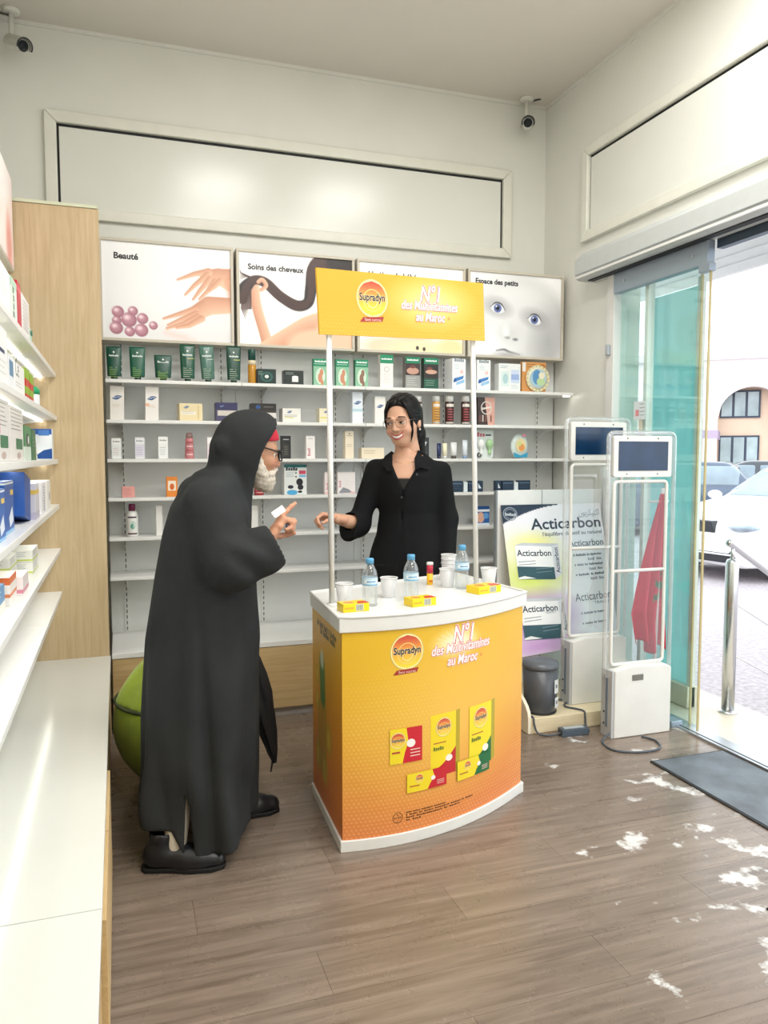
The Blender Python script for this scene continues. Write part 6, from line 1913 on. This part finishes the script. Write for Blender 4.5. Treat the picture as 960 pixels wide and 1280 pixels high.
# ---------------------------------------------------------------- the man in the hooded robe
mo = np.array((.27, 2.80, 0))
man = empty('person', tuple(mo), 0, 'elderly man in a long dark hooded robe, red cap and glasses, pointing a finger', 'person')
def mw(V): return np.asarray(V) - mo
Yc = 2.80
ZS = [.02, .19, .48, .76, .98, 1.12, 1.22, 1.30, 1.345, 1.375, 1.42]
XMIN = np.array([.055, .040, .052, .075, .112, .140, .168, .212, .258, .330, .355]); XMAX = np.array([.440, .445, .465, .468, .462, .452, .440, .425, .415, .405, .40])
RY = [.245, .235, .22, .205, .20, .210, .200, .165, .125, .085, .06]
def robe_core(P, shrink=0.0):
    d = loft(P, ZS, (XMIN + XMAX) / 2, (XMAX - XMIN) / 2 - shrink, np.array(RY) - shrink, [Yc] * len(ZS))
    return d
def robe(P):
    x, y, z = P
    th = np.arctan2((y - Yc) / .22, (x - .26) / .2)
    low = np.clip((1.02 - z) / .75, 0, 1)
    d = robe_core(P)
    fold = .018 * np.sin(5 * th + 1.2 + 1.5 * z) + .011 * np.sin(9 * th - 2.5 * z + .5) + .005 * np.sin(14 * th + 4 * z)
    d = d - fold * low * .9
    d = d - .009 * np.sin(26 * x + 7 * np.sin(3 * z) + 3) * np.clip((Yc - y) / .1, 0, 1) * np.clip((.95 - z) / .2, 0, 1) * np.clip(z * 4, 0, 1)
    d = d + .007 * np.sin(30 * (z - .9 * x) + 10 * (y - Yc)) * np.exp(-(((x - .33) / .12) ** 2 + ((z - 1.20) / .10) ** 2))
    # sharper creases running down the cloth
    cr = (1 - np.abs(np.sin(9.5 * x + 1.2 * np.sin(2.6 * z + .5) + .9))) ** 3
    d = d + .011 * cr * np.clip((Yc - y) / .1, 0, 1) * np.clip((1.0 - z) / .3, 0, 1)
    # a long deep crease down the near side
    d = d + .014 * np.exp(-((x - .235 - .05 * (1 - z)) / .016) ** 2) * np.clip((Yc - y) / .1, 0, 1) * np.clip((.95 - z) / .3, 0, 1)
    d = smax(d, z - 1.40, .03)
    # near arm: wide sleeve
    up = cap(P, (.285, Yc - .130, 1.235), (.340, Yc - .205, 1.045), .080, .084)
    fa = cap(P, (.345, Yc - .215, 1.050), (.500, Yc - .222, 1.108), .086, .070)
    hang = cap(P, (.36, Yc - .215, 1.01), (.47, Yc - .222, 1.058), .055, .050)
    sl = smin(smin(up, fa, .03), hang, .04)
    # wrinkles at the crook of the elbow
    sl = sl + .008 * np.sin((x * .6 + z) * 60 + 20 * (y - Yc)) * np.exp(-(((x - .395) / .07) ** 2 + ((z - 1.06) / .10) ** 2))
    sl = smax(sl, (x - .497) * .89 + (z - 1.108) * .45, .006)
    hole = cap(P, (.42, Yc - .222, 1.072), (.56, Yc - .222, 1.135), .052, .060)
    sl = smax(sl, -hole, .006)
    d = smin(d, sl, .035)
    # far arm
    fu = cap(P, (.285, Yc + .155, 1.25), (.35, Yc + .21, 1.02), .082, .078)
    ff = cap(P, (.35, Yc + .20, 1.02), (.415, Yc + .195, .86), .070, .060)
    d = smin(d, smin(fu, ff, .03), .03)
    # hood
    ho = ell(P, (.436, Yc, 1.434), (.118, .114, .131))
    ho = smin(ho, ell(P, (.475, Yc, 1.472), (.088, .102, .092)), .02)
    ho = smin(ho, cap(P, (.395, Yc, 1.40), (.375, Yc, 1.31), .078, .080), .04)
    ho = smin(ho, cap(P, (.348, Yc - .06, 1.436), (.348, Yc + .06, 1.436), .034, .034), .014)
    ho = smin(ho, cap(P, (.40, Yc, 1.36), (.385, Yc, 1.22), .085, .085), .04)
    ho = ho + .006 * np.sin(34 * (z + .55 * x) ) * np.exp(-((x - .375) / .05) ** 2) * np.clip((1.47 - z) / .1, 0, 1)
    ho = ho + .005 * np.sin(46 * (z * .5 - x)) * np.clip((1.40 - z) / .1, 0, 1)
    ho = smax(ho, (x - np.interp(z, [1.2, 1.32, 1.40, 1.44, 1.51, 1.56], [.446, .458, .474, .492, .546, .562])) * .92, .010)
    cav = smin(ell(P, (.490, Yc, 1.422), (.112, .080, .110)), cap(P, (.47, Yc, 1.36), (.50, Yc, 1.25), .058, .05), .03)
    ho = smax(ho, -cav, .008)
    d = smin(d, ho, .012)
    d = smax(d, -smin(cav, cav, .01), .008)
    # hem: higher towards the front, hollow below, slit at the near side
    hem = .040 + .10 * np.clip((.19 - x) / .05, 0, 1) + .06 * np.clip((x - .22) / .25, 0, 1)
    d = smax(d, hem - z, .006)
    inner = np.maximum(robe_core(P, .055), z - .34)
    d = smax(d, -inner, .006)
    slit = np.maximum(np.maximum(np.abs(x - .193 - .02 * (.28 - z)) - .075 * np.clip(.30 - z, 0, 1), y - (Yc - .05)), z - .30)
    d = smax(d, -slit, .006)
    return d
V, F = nets(robe, (-.03, 2.44, .0), (.66, 3.14, 1.62), .0085)
V = relax(V, F, 1, .4)
M_robe = mat('robe_wool', '#2d2f30', .88, var=.14, scale=5, bump=.12, bscale=220, spec=.2)
link_mesh('hooded_robe', mw(V), F, M_robe, man, smooth=True)
# body: head, neck, trunk, legs and the far hand in one surface; the pointing hand finer
def man_body(P):
    x, y, z = P
    d = ell(P, (.452, Yc, 1.446), (.092, .074, .094))
    d = smin(d, ell(P, (.484, Yc, 1.390), (.058, .058, .082)), .03)
    d = smin(d, cap(P, (.536, Yc, 1.408), (.549, Yc, 1.372), .007, .0125), .012)
    for s in (-1, 1):
        d = smin(d, ell(P, (.542, Yc + s * .014, 1.368), (.010, .008, .008)), .008)
        d = smin(d, cap(P, (.535, Yc + s * .012, 1.425), (.522, Yc + s * .045, 1.424), .010, .008), .012)
        d = smin(d, ell(P, (.512, Yc + s * .038, 1.378), (.024, .020, .020)), .016)
        d = smin(d, ell(P, (.452, Yc + s * .076, 1.405), (.016, .010, .030)), .008)
        d = smax(d, -ell(P, (.548, Yc + s * .031, 1.404), (.016, .016, .011)), .012)
    d = smin(d, cap(P, (.535, Yc - .018, 1.340), (.535, Yc + .018, 1.340), .008, .008), .012)
    d = smin(d, cap(P, (.43, Yc, 1.36), (.375, Yc, 1.24), .052, .060), .03)
    # trunk bent forward, legs apart, far arm, all under the robe
    d = smin(d, cap(P, (.315, Yc, 1.18), (.245, Yc, .85), .095, .095), .05)
    for s in (-1, 1):
        d = smin(d, cap(P, (.32, Yc + s * .10, 1.22), (.34, Yc + s * .185, 1.04), .05, .042), .04)
    d = smin(d, cap(P, (.34, Yc + .185, 1.04), (.425, Yc + .195, .83), .040, .026), .03)
    d = smin(d, cap(P, (.425, Yc + .195, .83), (.450, Yc + .20, .77), .026, .028), .02)
    d = smin(d, cap(P, (.34, Yc - .195, 1.05), (.470, Yc - .222, 1.115), .040, .028), .03)
    d = smin(d, cap(P, (.24, Yc - .08, .85), (.20, Yc - .12, .46), .085, .06), .04)
    d = smin(d, cap(P, (.20, Yc - .12, .46), (.155, Yc - .15, .08), .055, .038), .03)
    d = smin(d, cap(P, (.25, Yc + .08, .85), (.30, Yc + .12, .46), .085, .06), .04)
    d = smin(d, cap(P, (.30, Yc + .12, .46), (.37, Yc + .16, .08), .055, .038), .03)
    return d
Vb, Fb = nets(man_body, (.05, 2.52, .03), (.62, 3.10, 1.60), .0065)
Cb = np.tile(SKIN_M, (len(Vb), 1))
blush = np.exp(-(((Vb[:, 0] - .535) / .03) ** 2 + ((Vb[:, 2] - 1.372) / .02) ** 2))
Cb = Cb * (1 - .35 * blush[:, None]) + np.array(lin('#b5634f')) * .35 * blush[:, None]
Cb[Vb[:, 2] < .75] = np.array(lin('#cfc7b6'))           # pale trousers
wr = np.array((.478, Yc - .222, 1.128))
x_ = nrm((.58, .32, .70))
caps = hand_caps(wr, x_, (.74, .05, -.62), [(4, 6, 6), (62, 92, 55), (68, 95, 55), (70, 95, 50)], 1, .93, [(.55, .45, .75), (.7, -.05, .65), (.6, -.45, .5)])
Vh, Fh = caps_mesh(caps, .0028, .005)
parts = [(Vb, Fb, Cb), (Vh, Fh, np.tile(np.array(lin('#c08a6c')), (len(Vh), 1)))]
# eyes
for s in (-1, 1):
    e = MB().sphere((.529, Yc + s * .031, 1.402), .0105, 14, 10)
    ev = np.array(e.V); ec = np.where((ev[:, 0:1] > .5345), np.array(lin('#3a2a20')), np.array(lin('#e6ded6')))
    parts.append((ev, e.F, ec))
V, F, C = join(parts)
link_mesh('body', mw(V), F, M_skin, man, smooth=True, col=C)
# beard: white, fuller at the chin
def beard(P):
    x, y, z = P
    d = ell(P, (.500, Yc, 1.318), (.040, .046, .046))
    d = smin(d, ell(P, (.472, Yc, 1.345), (.040, .063, .055)), .025)
    d = smin(d, cap(P, (.505, Yc, 1.300), (.512, Yc, 1.287), .026, .016), .02)
    for s in (-1, 1):
        d = smin(d, cap(P, (.470, Yc + s * .062, 1.400), (.478, Yc + s * .055, 1.345), .010, .018), .02)
        d = smin(d, cap(P, (.540, Yc + s * .004, 1.352), (.522, Yc + s * .034, 1.338), .009, .010), .012)
    n_ = np.sin(210 * z + 60 * y + 30 * x) * np.sin(260 * y + 90 * x) * np.sin(180 * x + 40 * z)
    d = d - .0035 * n_
    d = smax(d, -ell(P, (.548, Yc, 1.337), (.016, .020, .006)), .006)
    return d
V, F = nets(beard, (.40, 2.70, 1.24), (.57, 2.90, 1.43), .004)
link_mesh('beard', mw(V), F, mat('beard_grey', '#cfc6b8', .9, var=.22, scale=60, bump=.5, bscale=260), man, smooth=True)
# red felt cap under the hood
def fez(P):
    x, y, z = P
    d = ell(P, (.456, Yc, 1.452), (.100, .080, .092))
    d = smax(d, (1.455 + .10 * (x - .55)) - z, .004)
    return smax(d, -ell(P, (.456, Yc, 1.440), (.092, .073, .088)), .003)
V, F = nets(fez, (.33, 2.70, 1.42), (.58, 2.90, 1.59), .005)
link_mesh('red_cap', mw(V), F, mat('red_felt', '#b41f35', .85, var=.06, scale=40), man, smooth=True)
g = empty('glasses', (0, 0, 0), parent=man)
M_spec = mat('spectacle_black', '#17181a', .3)
def gm(p): return tuple(np.asarray(p) - mo)
for s in (-1, 1):
    ring_ = [gm((.556 - .004 * abs(a) * 20, Yc + s * (.033) + a, 1.402 + b)) for a, b in rrect(-.024, .024, -.019, .019, .009, 3)]
    MB().tube(ring_, .0026, 8, closed=True).build('rim', M_spec, g, smooth=True)
    MB().tube([gm((.552, Yc + s * .057, 1.412)), gm((.510, Yc + s * .072, 1.424)), gm((.455, Yc + s * .080, 1.440))], .0028, 8).build('temple_arm', M_spec, g, smooth=True)
MB().tube([gm((.556, Yc - .010, 1.408)), gm((.560, Yc, 1.411)), gm((.556, Yc + .010, 1.408))], .0026, 8).build('bridge', M_spec, g, smooth=True)
# shoes
M_shoe = mat('shoe_leather', '#14161b', .35, var=.1, scale=30)
def shoe(ax, ay, rz, nm='shoe'):
    def f(P):
        d = cap(P, (-.045, 0, .045), (.10, 0, .036), .044, .040)
        d = smin(d, cap(P, (.06, 0, .034), (.155, .006, .030), .044, .034), .03)
        d = smin(d, cap(P, (-.03, 0, .07), (-.025, 0, .115), .042, .044), .03)
        d = smax(d, .014 - P[2], .006)
        return smax(d, -cap(P, (-.025, 0, .105), (-.025, 0, .16), .036, .036), .006)
    V, F = nets(f, (-.12, -.08, 0), (.22, .08, .18), .006)
    o = link_mesh(nm, V, F, M_shoe, man, smooth=True, loc=tuple(np.array((ax, ay, 0)) - mo), rot=(0, 0, rz))
    sole = MB().prism([(-.092 + .0, -.02), (-.075, -.040), (.0, -.038), (.08, -.046), (.15, -.038), (.188, -.012), (.19, .014), (.155, .042), (.08, .046), (0, .038), (-.075, .040), (-.092, .02)], 0.0005, .017).build('sole', mat('shoe_sole', '#0c0d0f', .6), o, bevel=.003)
shoe(.135, Yc - .150, R(-18))
shoe(.385, Yc + .165, R(-4))
# slip of white paper held in the pointing hand
pa = MB()
c = np.array((.512, Yc - .200, 1.212))
u_, v_ = nrm((.75, .2, .45)), nrm((-.35, .1, .5))
q = [c + u_ * a * .024 + v_ * b * .012 for a, b in ((-1, -1), (1, -1), (1, 1), (-1, 1))]
nn = np.cross(u_, v_) * .0008
pp = [tuple(a) for a in q] + [tuple(a + nn) for a in q]
tag(MB().add(pp, [(0, 1, 2, 3), (7, 6, 5, 4), (0, 4, 5, 1), (1, 5, 6, 2), (2, 6, 7, 3), (3, 7, 4, 0)]).build('paper_slip', mat('paper_white', '#f1f0ec', .7)), 'small white paper slip held behind the pointing finger', 'paper')

# ---------------------------------------------------------------- the woman in black
wo = np.array((1.345, 3.60, 0))
fw = nrm((-.40, -.917)); rt = np.array((-fw[1], fw[0]))      # forward to the visitor, rt towards her left
WR = np.array([[rt[0], fw[0]], [rt[1], fw[1]]])
woman = empty('person', tuple(wo), math.atan2(rt[1], rt[0]), 'smiling woman in a black blazer and thin glasses standing behind the counter', 'person')
# local: x = her left (picture right), y = backwards is -, forward is -y after rotation: use (u, v) with v forward
def wl(V):
    V = np.asarray(V, float).copy(); V[:, 1] = -V[:, 1]; return V      # v forward -> local -y
def flipF(F): return [tuple(reversed(tuple(f))) for f in F]
ZJ = [.76, .86, .94, 1.02, 1.12, 1.22, 1.30, 1.35, 1.39, 1.425]
AJ = [.208, .202, .182, .156, .142, .158, .178, .165, .115, .075]
BJ = [.135, .132, .122, .112, .105, .118, .112, .092, .072, .058]
def trunk(P, s=0.0):
    return loft(P, ZJ, [0.012] * 10, np.array(AJ) - s, np.array(BJ) - s, [0.0] * 10)
SH_R, EL_R, WR_R = (-.150, -.005, 1.335), (-.228, .045, 1.065), (-.322, .190, 1.105)
SH_L, EL_L, WR_L = (.176, -.005, 1.325), (.206, -.01, 1.09), (.208, .045, .885)
def jacket(P):
    u, v, z = P
    d = trunk(P)
    d = d - .004 * np.sin(30 * u + 6 * z) * np.clip((1.0 - z) / .2, 0, 1)
    d = smax(d, z - 1.43, .02)
    d = smax(d, .775 + .03 * np.cos(u * 12) - z, .008)
    a1 = smin(cap(P, SH_R, EL_R, .050, .052), cap(P, EL_R, (-.285, .128, 1.078), .056, .056), .03)
    # flared three-quarter cuff
    a1 = smin(a1, cap(P, (-.245, .075, 1.045), (-.272, .11, 1.035), .045, .050), .03)
    ax = nrm(np.array(WR_R) - np.array(EL_R))
    cut = (u - (-.268)) * ax[0] + (v - .112) * ax[1] + (z - 1.075) * ax[2]
    a1 = smax(a1, cut, .005)
    a1 = smax(a1, -cap(P, (-.25, .085, 1.076), (-.36, .25, 1.12), .042, .046), .005)
    a2 = smin(cap(P, SH_L, EL_L, .050, .050), cap(P, EL_L, (.205, .04, .92), .053, .046), .03)
    a2 = smax(a2, .905 - z, .005)
    d = smin(smin(d, a1, .035), a2, .03)
    # V neck
    hw = np.clip((z - 1.235) * .50, 0, .2)
    vn = np.maximum(np.abs(u - .004 + .06 * (1.4 - z)) - hw, .02 - v)
    d = smax(d, -np.maximum(vn, -(trunk(P, .035))), .005)
    nk = cap(P, (0, -.012, 1.36), (0, -.005, 1.50), .062, .060)
    d = smax(d, -nk, .005)
    # front seam
    d = d + .003 * np.exp(-((u + .01) / .004) ** 2) * np.clip((1.24 - z) * 30, 0, 1) * (v > 0)
    return d
V, F = nets(jacket, (-.36, -.20, .74), (.33, .27, 1.46), .0068)
V = relax(V, F, 1, .35)
M_blk = mat('blazer_black', '#0d0e11', .85, var=.15, scale=10, bump=.08, bscale=240, spec=.25)
jk = link_mesh('blazer', wl(V), flipF(F), M_blk, woman, smooth=True)
# lapels and collar
def slab(pts, nm, th=.004):
    P_ = [Vector((a, -b, c)) for a, b, c in pts]
    nn = (P_[1] - P_[0]).cross(P_[2] - P_[0]).normalized() * th
    n = len(P_)
    MB().add(P_ + [p + nn for p in P_], [tuple(range(n)), tuple(reversed(range(n, 2 * n)))] + [(i, n + i, n + (i + 1) % n, (i + 1) % n) for i in range(n)]).build(nm, M_blk, jk, bevel=.002)
slab([(.062, .045, 1.425), (.112, .062, 1.375), (.120, .088, 1.335), (.078, .106, 1.345), (.052, .108, 1.33), (.048, .080, 1.39)], 'collar')
slab([(-.066, .040, 1.425), (-.062, .085, 1.385), (-.062, .112, 1.33), (-.082, .110, 1.325), (-.112, .080, 1.365), (-.10, .05, 1.40)], 'collar')
for zz in (1.31, 1.20):
    MB().lathe([(.0065, 0), (.0065, .003), (.005, .004)], n=14).build('button', mat('button_black', '#26282c', .25), jk, rot=(R(90), 0, 0), loc=(.06 if zz > 1.3 else -.012, -.116, zz))
# trousers
def trousers(P):
    d = smin(cap(P, (-.075, 0, .86), (-.085, 0, .08), .115, .065), cap(P, (.085, 0, .86), (.095, 0, .08), .115, .065), .02)
    d = smin(d, loft(P, [.70, .80, .90], [.01] * 3, [.19, .185, .165], [.12, .12, .11]) , .03)
    d = smax(d, z_cut(P), .01)
    return d
def z_cut(P): return np.maximum(.05 - P[2], P[2] - .88)
V, F = nets(trousers, (-.28, -.18, .02), (.30, .18, .92), .012)
link_mesh('trousers', wl(V), flipF(F), M_blk, woman, smooth=True)
for s in (-.085, .095):
    def f(P, s=s):
        d = cap(P, (s, -.03, .04), (s, .15, .03), .036, .030)
        return smax(d, .002 - P[2], .005)
    V, F = nets(f, (s - .07, -.1, 0), (s + .07, .22, .09), .008)
    link_mesh('shoe', wl(V), flipF(F), M_shoe, woman, smooth=True)
# head in its own frame, then turned towards the man
hy, hp = R(-20), R(-6)       # turn towards her right, chin slightly down
HC = np.array((-.012, .02, 1.566))
def head_to_body(q):
    q = np.asarray(q, float) * 1.10
    a, b, c = q[..., 0], q[..., 1], q[..., 2]
    b2 = b * math.cos(hp) - c * math.sin(hp); c2 = b * math.sin(hp) + c * math.cos(hp)
    rl = R(-5)
    a2, c3 = a * math.cos(rl) + c2 * math.sin(rl), -a * math.sin(rl) + c2 * math.cos(rl)
    u = a2 * math.cos(hy) - b2 * -math.sin(-hy) * -1 if False else a2 * math.cos(-hy) - b2 * math.sin(-hy)
    v = a2 * math.sin(-hy) + b2 * math.cos(-hy)
    return np.stack([u, v, c3], -1) + HC
def face(P):
    d = ell(P, (0, -.012, .028), (.070, .088, .090))
    d = smin(d, ell(P, (0, .024, -.026), (.060, .062, .074)), .03)
    d = smin(d, ell(P, (0, .046, -.078), (.030, .030, .022)), .03)
    for s in (-1, 1):
        d = smin(d, ell(P, (s * .034, .060, -.034), (.023, .020, .020)), .016)
        d = smin(d, ell(P, (s * .071, -.012, -.008), (.008, .016, .027)), .006)
        d = smin(d, cap(P, (s * .014, .087, .021), (s * .043, .074, .023), .006, .005), .012)
        d = smax(d, -ell(P, (s * .030, .094, .002), (.015, .012, .0080)), .010)
    d = smin(d, cap(P, (0, .086, .012), (0, .101, -.027), .0062, .0088), .010)
    for s in (-1, 1): d = smin(d, ell(P, (s * .010, .093, -.030), (.007, .008, .006)), .005)
    # smiling mouth
    for k in range(4):
        a0, a1 = -.028 + .014 * k, -.014 + .014 * k
        z0, z1 = -.060 + 18 * a0 * a0 , -.060 + 18 * a1 * a1
        y0, y1 = .0855 - 12 * a0 * a0, .0855 - 12 * a1 * a1
        d = smin(d, cap(P, (a0, y0, z0 + .0068), (a1, y1, z1 + .0068), .0034, .0034), .004)
        d = smin(d, cap(P, (a0, y0 - .001, z0 - .0085), (a1, y1 - .001, z1 - .0085), .0040, .0040), .004)
    d = smin(d, cap(P, (0, -.022, -.07), (0, -.045, -.20), .046, .050), .025)
    return d
Vf, Ff = nets(face, (-.10, -.12, -.16), (.10, .13, .14), .0034)
Cf = np.tile(SKIN_W, (len(Vf), 1))
def paint(Vv, Cc, mask, col):
    m_ = np.clip(mask, 0, 1)[:, None]; return Cc * (1 - m_) + np.array(lin(col)) * m_
X, Y_, Z_ = Vf.T
mz = -.060 + 18 * X ** 2
Cf = paint(Vf, Cf, ((np.abs(X) < .031) & (Y_ > .06) & (np.abs(Z_ - mz - .0068) < .0034)) * 1.0, '#b2565a')
Cf = paint(Vf, Cf, ((np.abs(X) < .029) & (Y_ > .06) & (np.abs(Z_ - mz + .0088) < .0040)) * 1.0, '#bb5f62')
for s in (-1, 1):
    Cf = paint(Vf, Cf, .30 * np.exp(-(((X - s * .036) / .018) ** 2 + ((Z_ + .034) / .016) ** 2)) * (Y_ > 0), '#c9766a')
parts = [(head_to_body(Vf), Ff, Cf)]
def add_head(mb, col):
    parts.append((head_to_body(np.array(mb.V)), mb.F, np.array(lin(col)) if isinstance(col, str) else col))
# teeth, eyes, lids, brows
tm = MB()
tm.tube([(a, .0848 - 12 * a * a, -.0605 + 18 * a * a) for a in np.linspace(-.024, .024, 9)], [.002, .0035, .0044, .0048, .0048, .0048, .0044, .0035, .002], 8)
add_head(tm, '#f4f0ea')
for s in (-1, 1):
    e = MB().sphere((s * .030, .0790, .0005), (.0130, .0095, .0052), 20, 12)
    ev = np.array(e.V); dd = np.hypot(ev[:, 0] - s * .030 + .003, (ev[:, 2] - .0005) * .8)
    ec = np.where((dd < .0056)[:, None] & (ev[:, 1:2] > .08), np.array(lin('#2a1a12')), np.array(lin('#efe9e4')))
    parts.append((head_to_body(ev), e.F, ec))
    add_head(MB().tube([(s * (.030 + .0150 * t), .0875 - .30 * abs(.015 * t) ** 1.25,   .0052 - .0050 * t * t) for t in np.linspace(-1, 1, 9)], [.0008, .0014, .0018, .002, .002, .002, .0018, .0014, .0008], 6), '#1c1412')
    add_head(MB().tube([(s * (.030 + .018 * t), .091 - .012 * (t + .2) ** 2, .0235 + .003 * (1 - t * t) - .001 * t) for t in np.linspace(-1, 1, 9)], [.0016, .0026, .0028, .0028, .0026, .0024, .002, .0016, .001], 6), '#20140f')
# neck, chest, arms and torso in one surface
def wbody(P):
    u, v, z = P
    d = cap(P, (HC[0] + .004, HC[1] - .03, 1.50), (0, -.012, 1.40), .047, .052)
    d = smin(d, np.maximum(trunk(P, .014), z - 1.405), .035)
    d = smin(d, cap(P, SH_R, EL_R, .044, .040), .03); d = smin(d, cap(P, EL_R, WR_R, .039, .025), .02)
    d = smin(d, cap(P, SH_L, EL_L, .044, .038), .03); d = smin(d, cap(P, EL_L, WR_L, .036, .025), .02)
    d = smax(d, .80 - z, .01)
    return d
Vb, Fb = nets(wbody, (-.40, -.18, .78), (.30, .26, 1.56), .0065)
Cb = np.tile(SKIN_W, (len(Vb), 1))
top = (np.abs(Vb[:, 0]) < .16) & (Vb[:, 2] < 1.292 + .5 * Vb[:, 0] ** 2) & (Vb[:, 2] > .8)
Cb[top] = np.array(lin('#0e0f11'))
parts.append((Vb, Fb, Cb))
caps = hand_caps(WR_R, (-.80, .45, .16), (.25, .35, -.80), [(42, 60, 30), (50, 66, 30), (54, 70, 30), (58, 66, 30)], -1, .86, [(.6, .5, .55), (.85, .1, .55), (.8, -.2, .5)])
Vh, Fh = caps_mesh(caps, .0027, .005)
parts.append((Vh, Fh, np.tile(np.array(lin('#cf9c80')), (len(Vh), 1))))
caps = hand_caps(WR_L, (-.05, .10, -1), (-.9, .2, 0), [(12, 20, 15)] * 4, 1, .86)
Vh, Fh = caps_mesh(caps, .0032, .005)
parts.append((Vh, Fh, SKIN_W))
V, F, C = join(parts)
link_mesh('body', wl(V), flipF(F), M_skin, woman, smooth=True, col=C)
# hair: parted cap, low ponytail, loose front strands
def hair(P):
    x, y, z = P
    d = ell(P, (0, -.020, .034), (.084, .100, .098))
    d = smin(d, ell(P, (0, -.070, -.05), (.066, .05, .085)), .03)
    d = d + .0016 * np.sin(150 * x + 30 * np.sin(20 * z)) * np.sin(40 * z + 20 * y) 
    d = d + .004 * np.exp(-((x - .004) / .004) ** 2) * np.clip((z - .07) * 30, 0, 1)
    op = ell(P, (0, .105, -.035), (.062, .088, .112))
    op = smin(op, np.maximum(np.abs(x) - .058, -(y - .03)) + 0 * z + np.maximum(z - .04, 0), .01)
    d = smax(d, -op, .008)
    return smax(d, -ell(P, (0, -.012, .024), (.066, .084, .084)), .004)
Vr, Fr = nets(hair, (-.11, -.15, -.13), (.11, .12, .15), .004)
hp_ = [(head_to_body(Vr), Fr, (0, 0, 0))]
def strand(pts, r):
    m_ = MB().tube(pts, r, 8); hp_.append((head_to_body(np.array(m_.V)), m_.F, (0, 0, 0)))
def pony(P):
    d = cap(P, (0, -.105, .0), (.012, -.125, -.06), .032, .036)
    d = smin(d, cap(P, (.012, -.125, -.06), (.03, -.110, -.17), .034, .016), .02)
    return d + .002 * np.sin(170 * P[0] + 12 * P[2]) * np.sin(120 * P[1])
Vp, Fp = nets(pony, (-.08, -.19, -.22), (.09, -.03, .06), .006)
hp_.append((head_to_body(Vp), Fp, (0, 0, 0)))
for k in range(5):
    strand([(.030 + .003 * k, .060 - .004 * k, .098), (.052 + .002 * k, .062 - .004 * k, .060), (.061 + .0015 * k, .052, .01), (.058 + .001 * k, .048, -.045), (.048 + .003 * k, .052, -.09 + .006 * k)], [.006, .006, .005, .0035, .0012])
    strand([(-.028 - .003 * k, .060 - .004 * k, .098), (-.052 - .002 * k, .060 - .004 * k, .058), (-.062 - .001 * k, .046, .012), (-.064, .036, -.03)], [.006, .006, .004, .0015])
V, F, _ = join(hp_)
link_mesh('hair', wl(V), flipF(F), mat('hair_black', '#0b0908', .5, spec=.25, var=.25, scale=60, stretch=(1, 1, .2)), woman, smooth=True)
g = empty('glasses', (0, 0, 0), parent=woman)
M_wire = mat('spectacle_wire', '#8d8178', .25, metal=.8)
def gl(pts, r, nm, closed=False):
    q = wl(head_to_body(np.array(pts, float)))
    MB().tube([tuple(p) for p in q], r, 8, closed=closed).build(nm, M_wire, g, smooth=True)
for s in (-1, 1):
    gl([(s * .032 + a, .101 - 2.2 * (abs(s * .032 + a) - .01) ** 2 * 2, .000 + b) for a, b in rrect(-.0235, .0235, -.0195, .0185, .015, 4)], .0011, 'rim', True)
    gl([(s * .056, .092, .006), (s * .070, .05, .008), (s * .075, -.01, .010)], .0011, 'temple_arm')
gl([(-.0085, .1005, .004), (0, .104, .006), (.0085, .1005, .004)], .0011, 'bridge')
q = wl(head_to_body(np.array([(.0745, -.006, -.040)])))
MB().sphere(tuple(q[0]), .0045, 12, 8).build('earring', mat('pearl', '#eee8e0', .15), woman, smooth=True)
q = [(.048 * math.sin(a), .030 + .048 * math.cos(a) * .9, 1.382 - .016 * math.cos(a)) for a in np.linspace(-1.3, 1.3, 14)]
MB().tube([(p[0] * 1.05, -(p[1] + .012), p[2]) for p in q], .0009, 6).build('necklace', mat('gold_chain', '#c9a45a', .25, metal=1.0), woman, smooth=True)
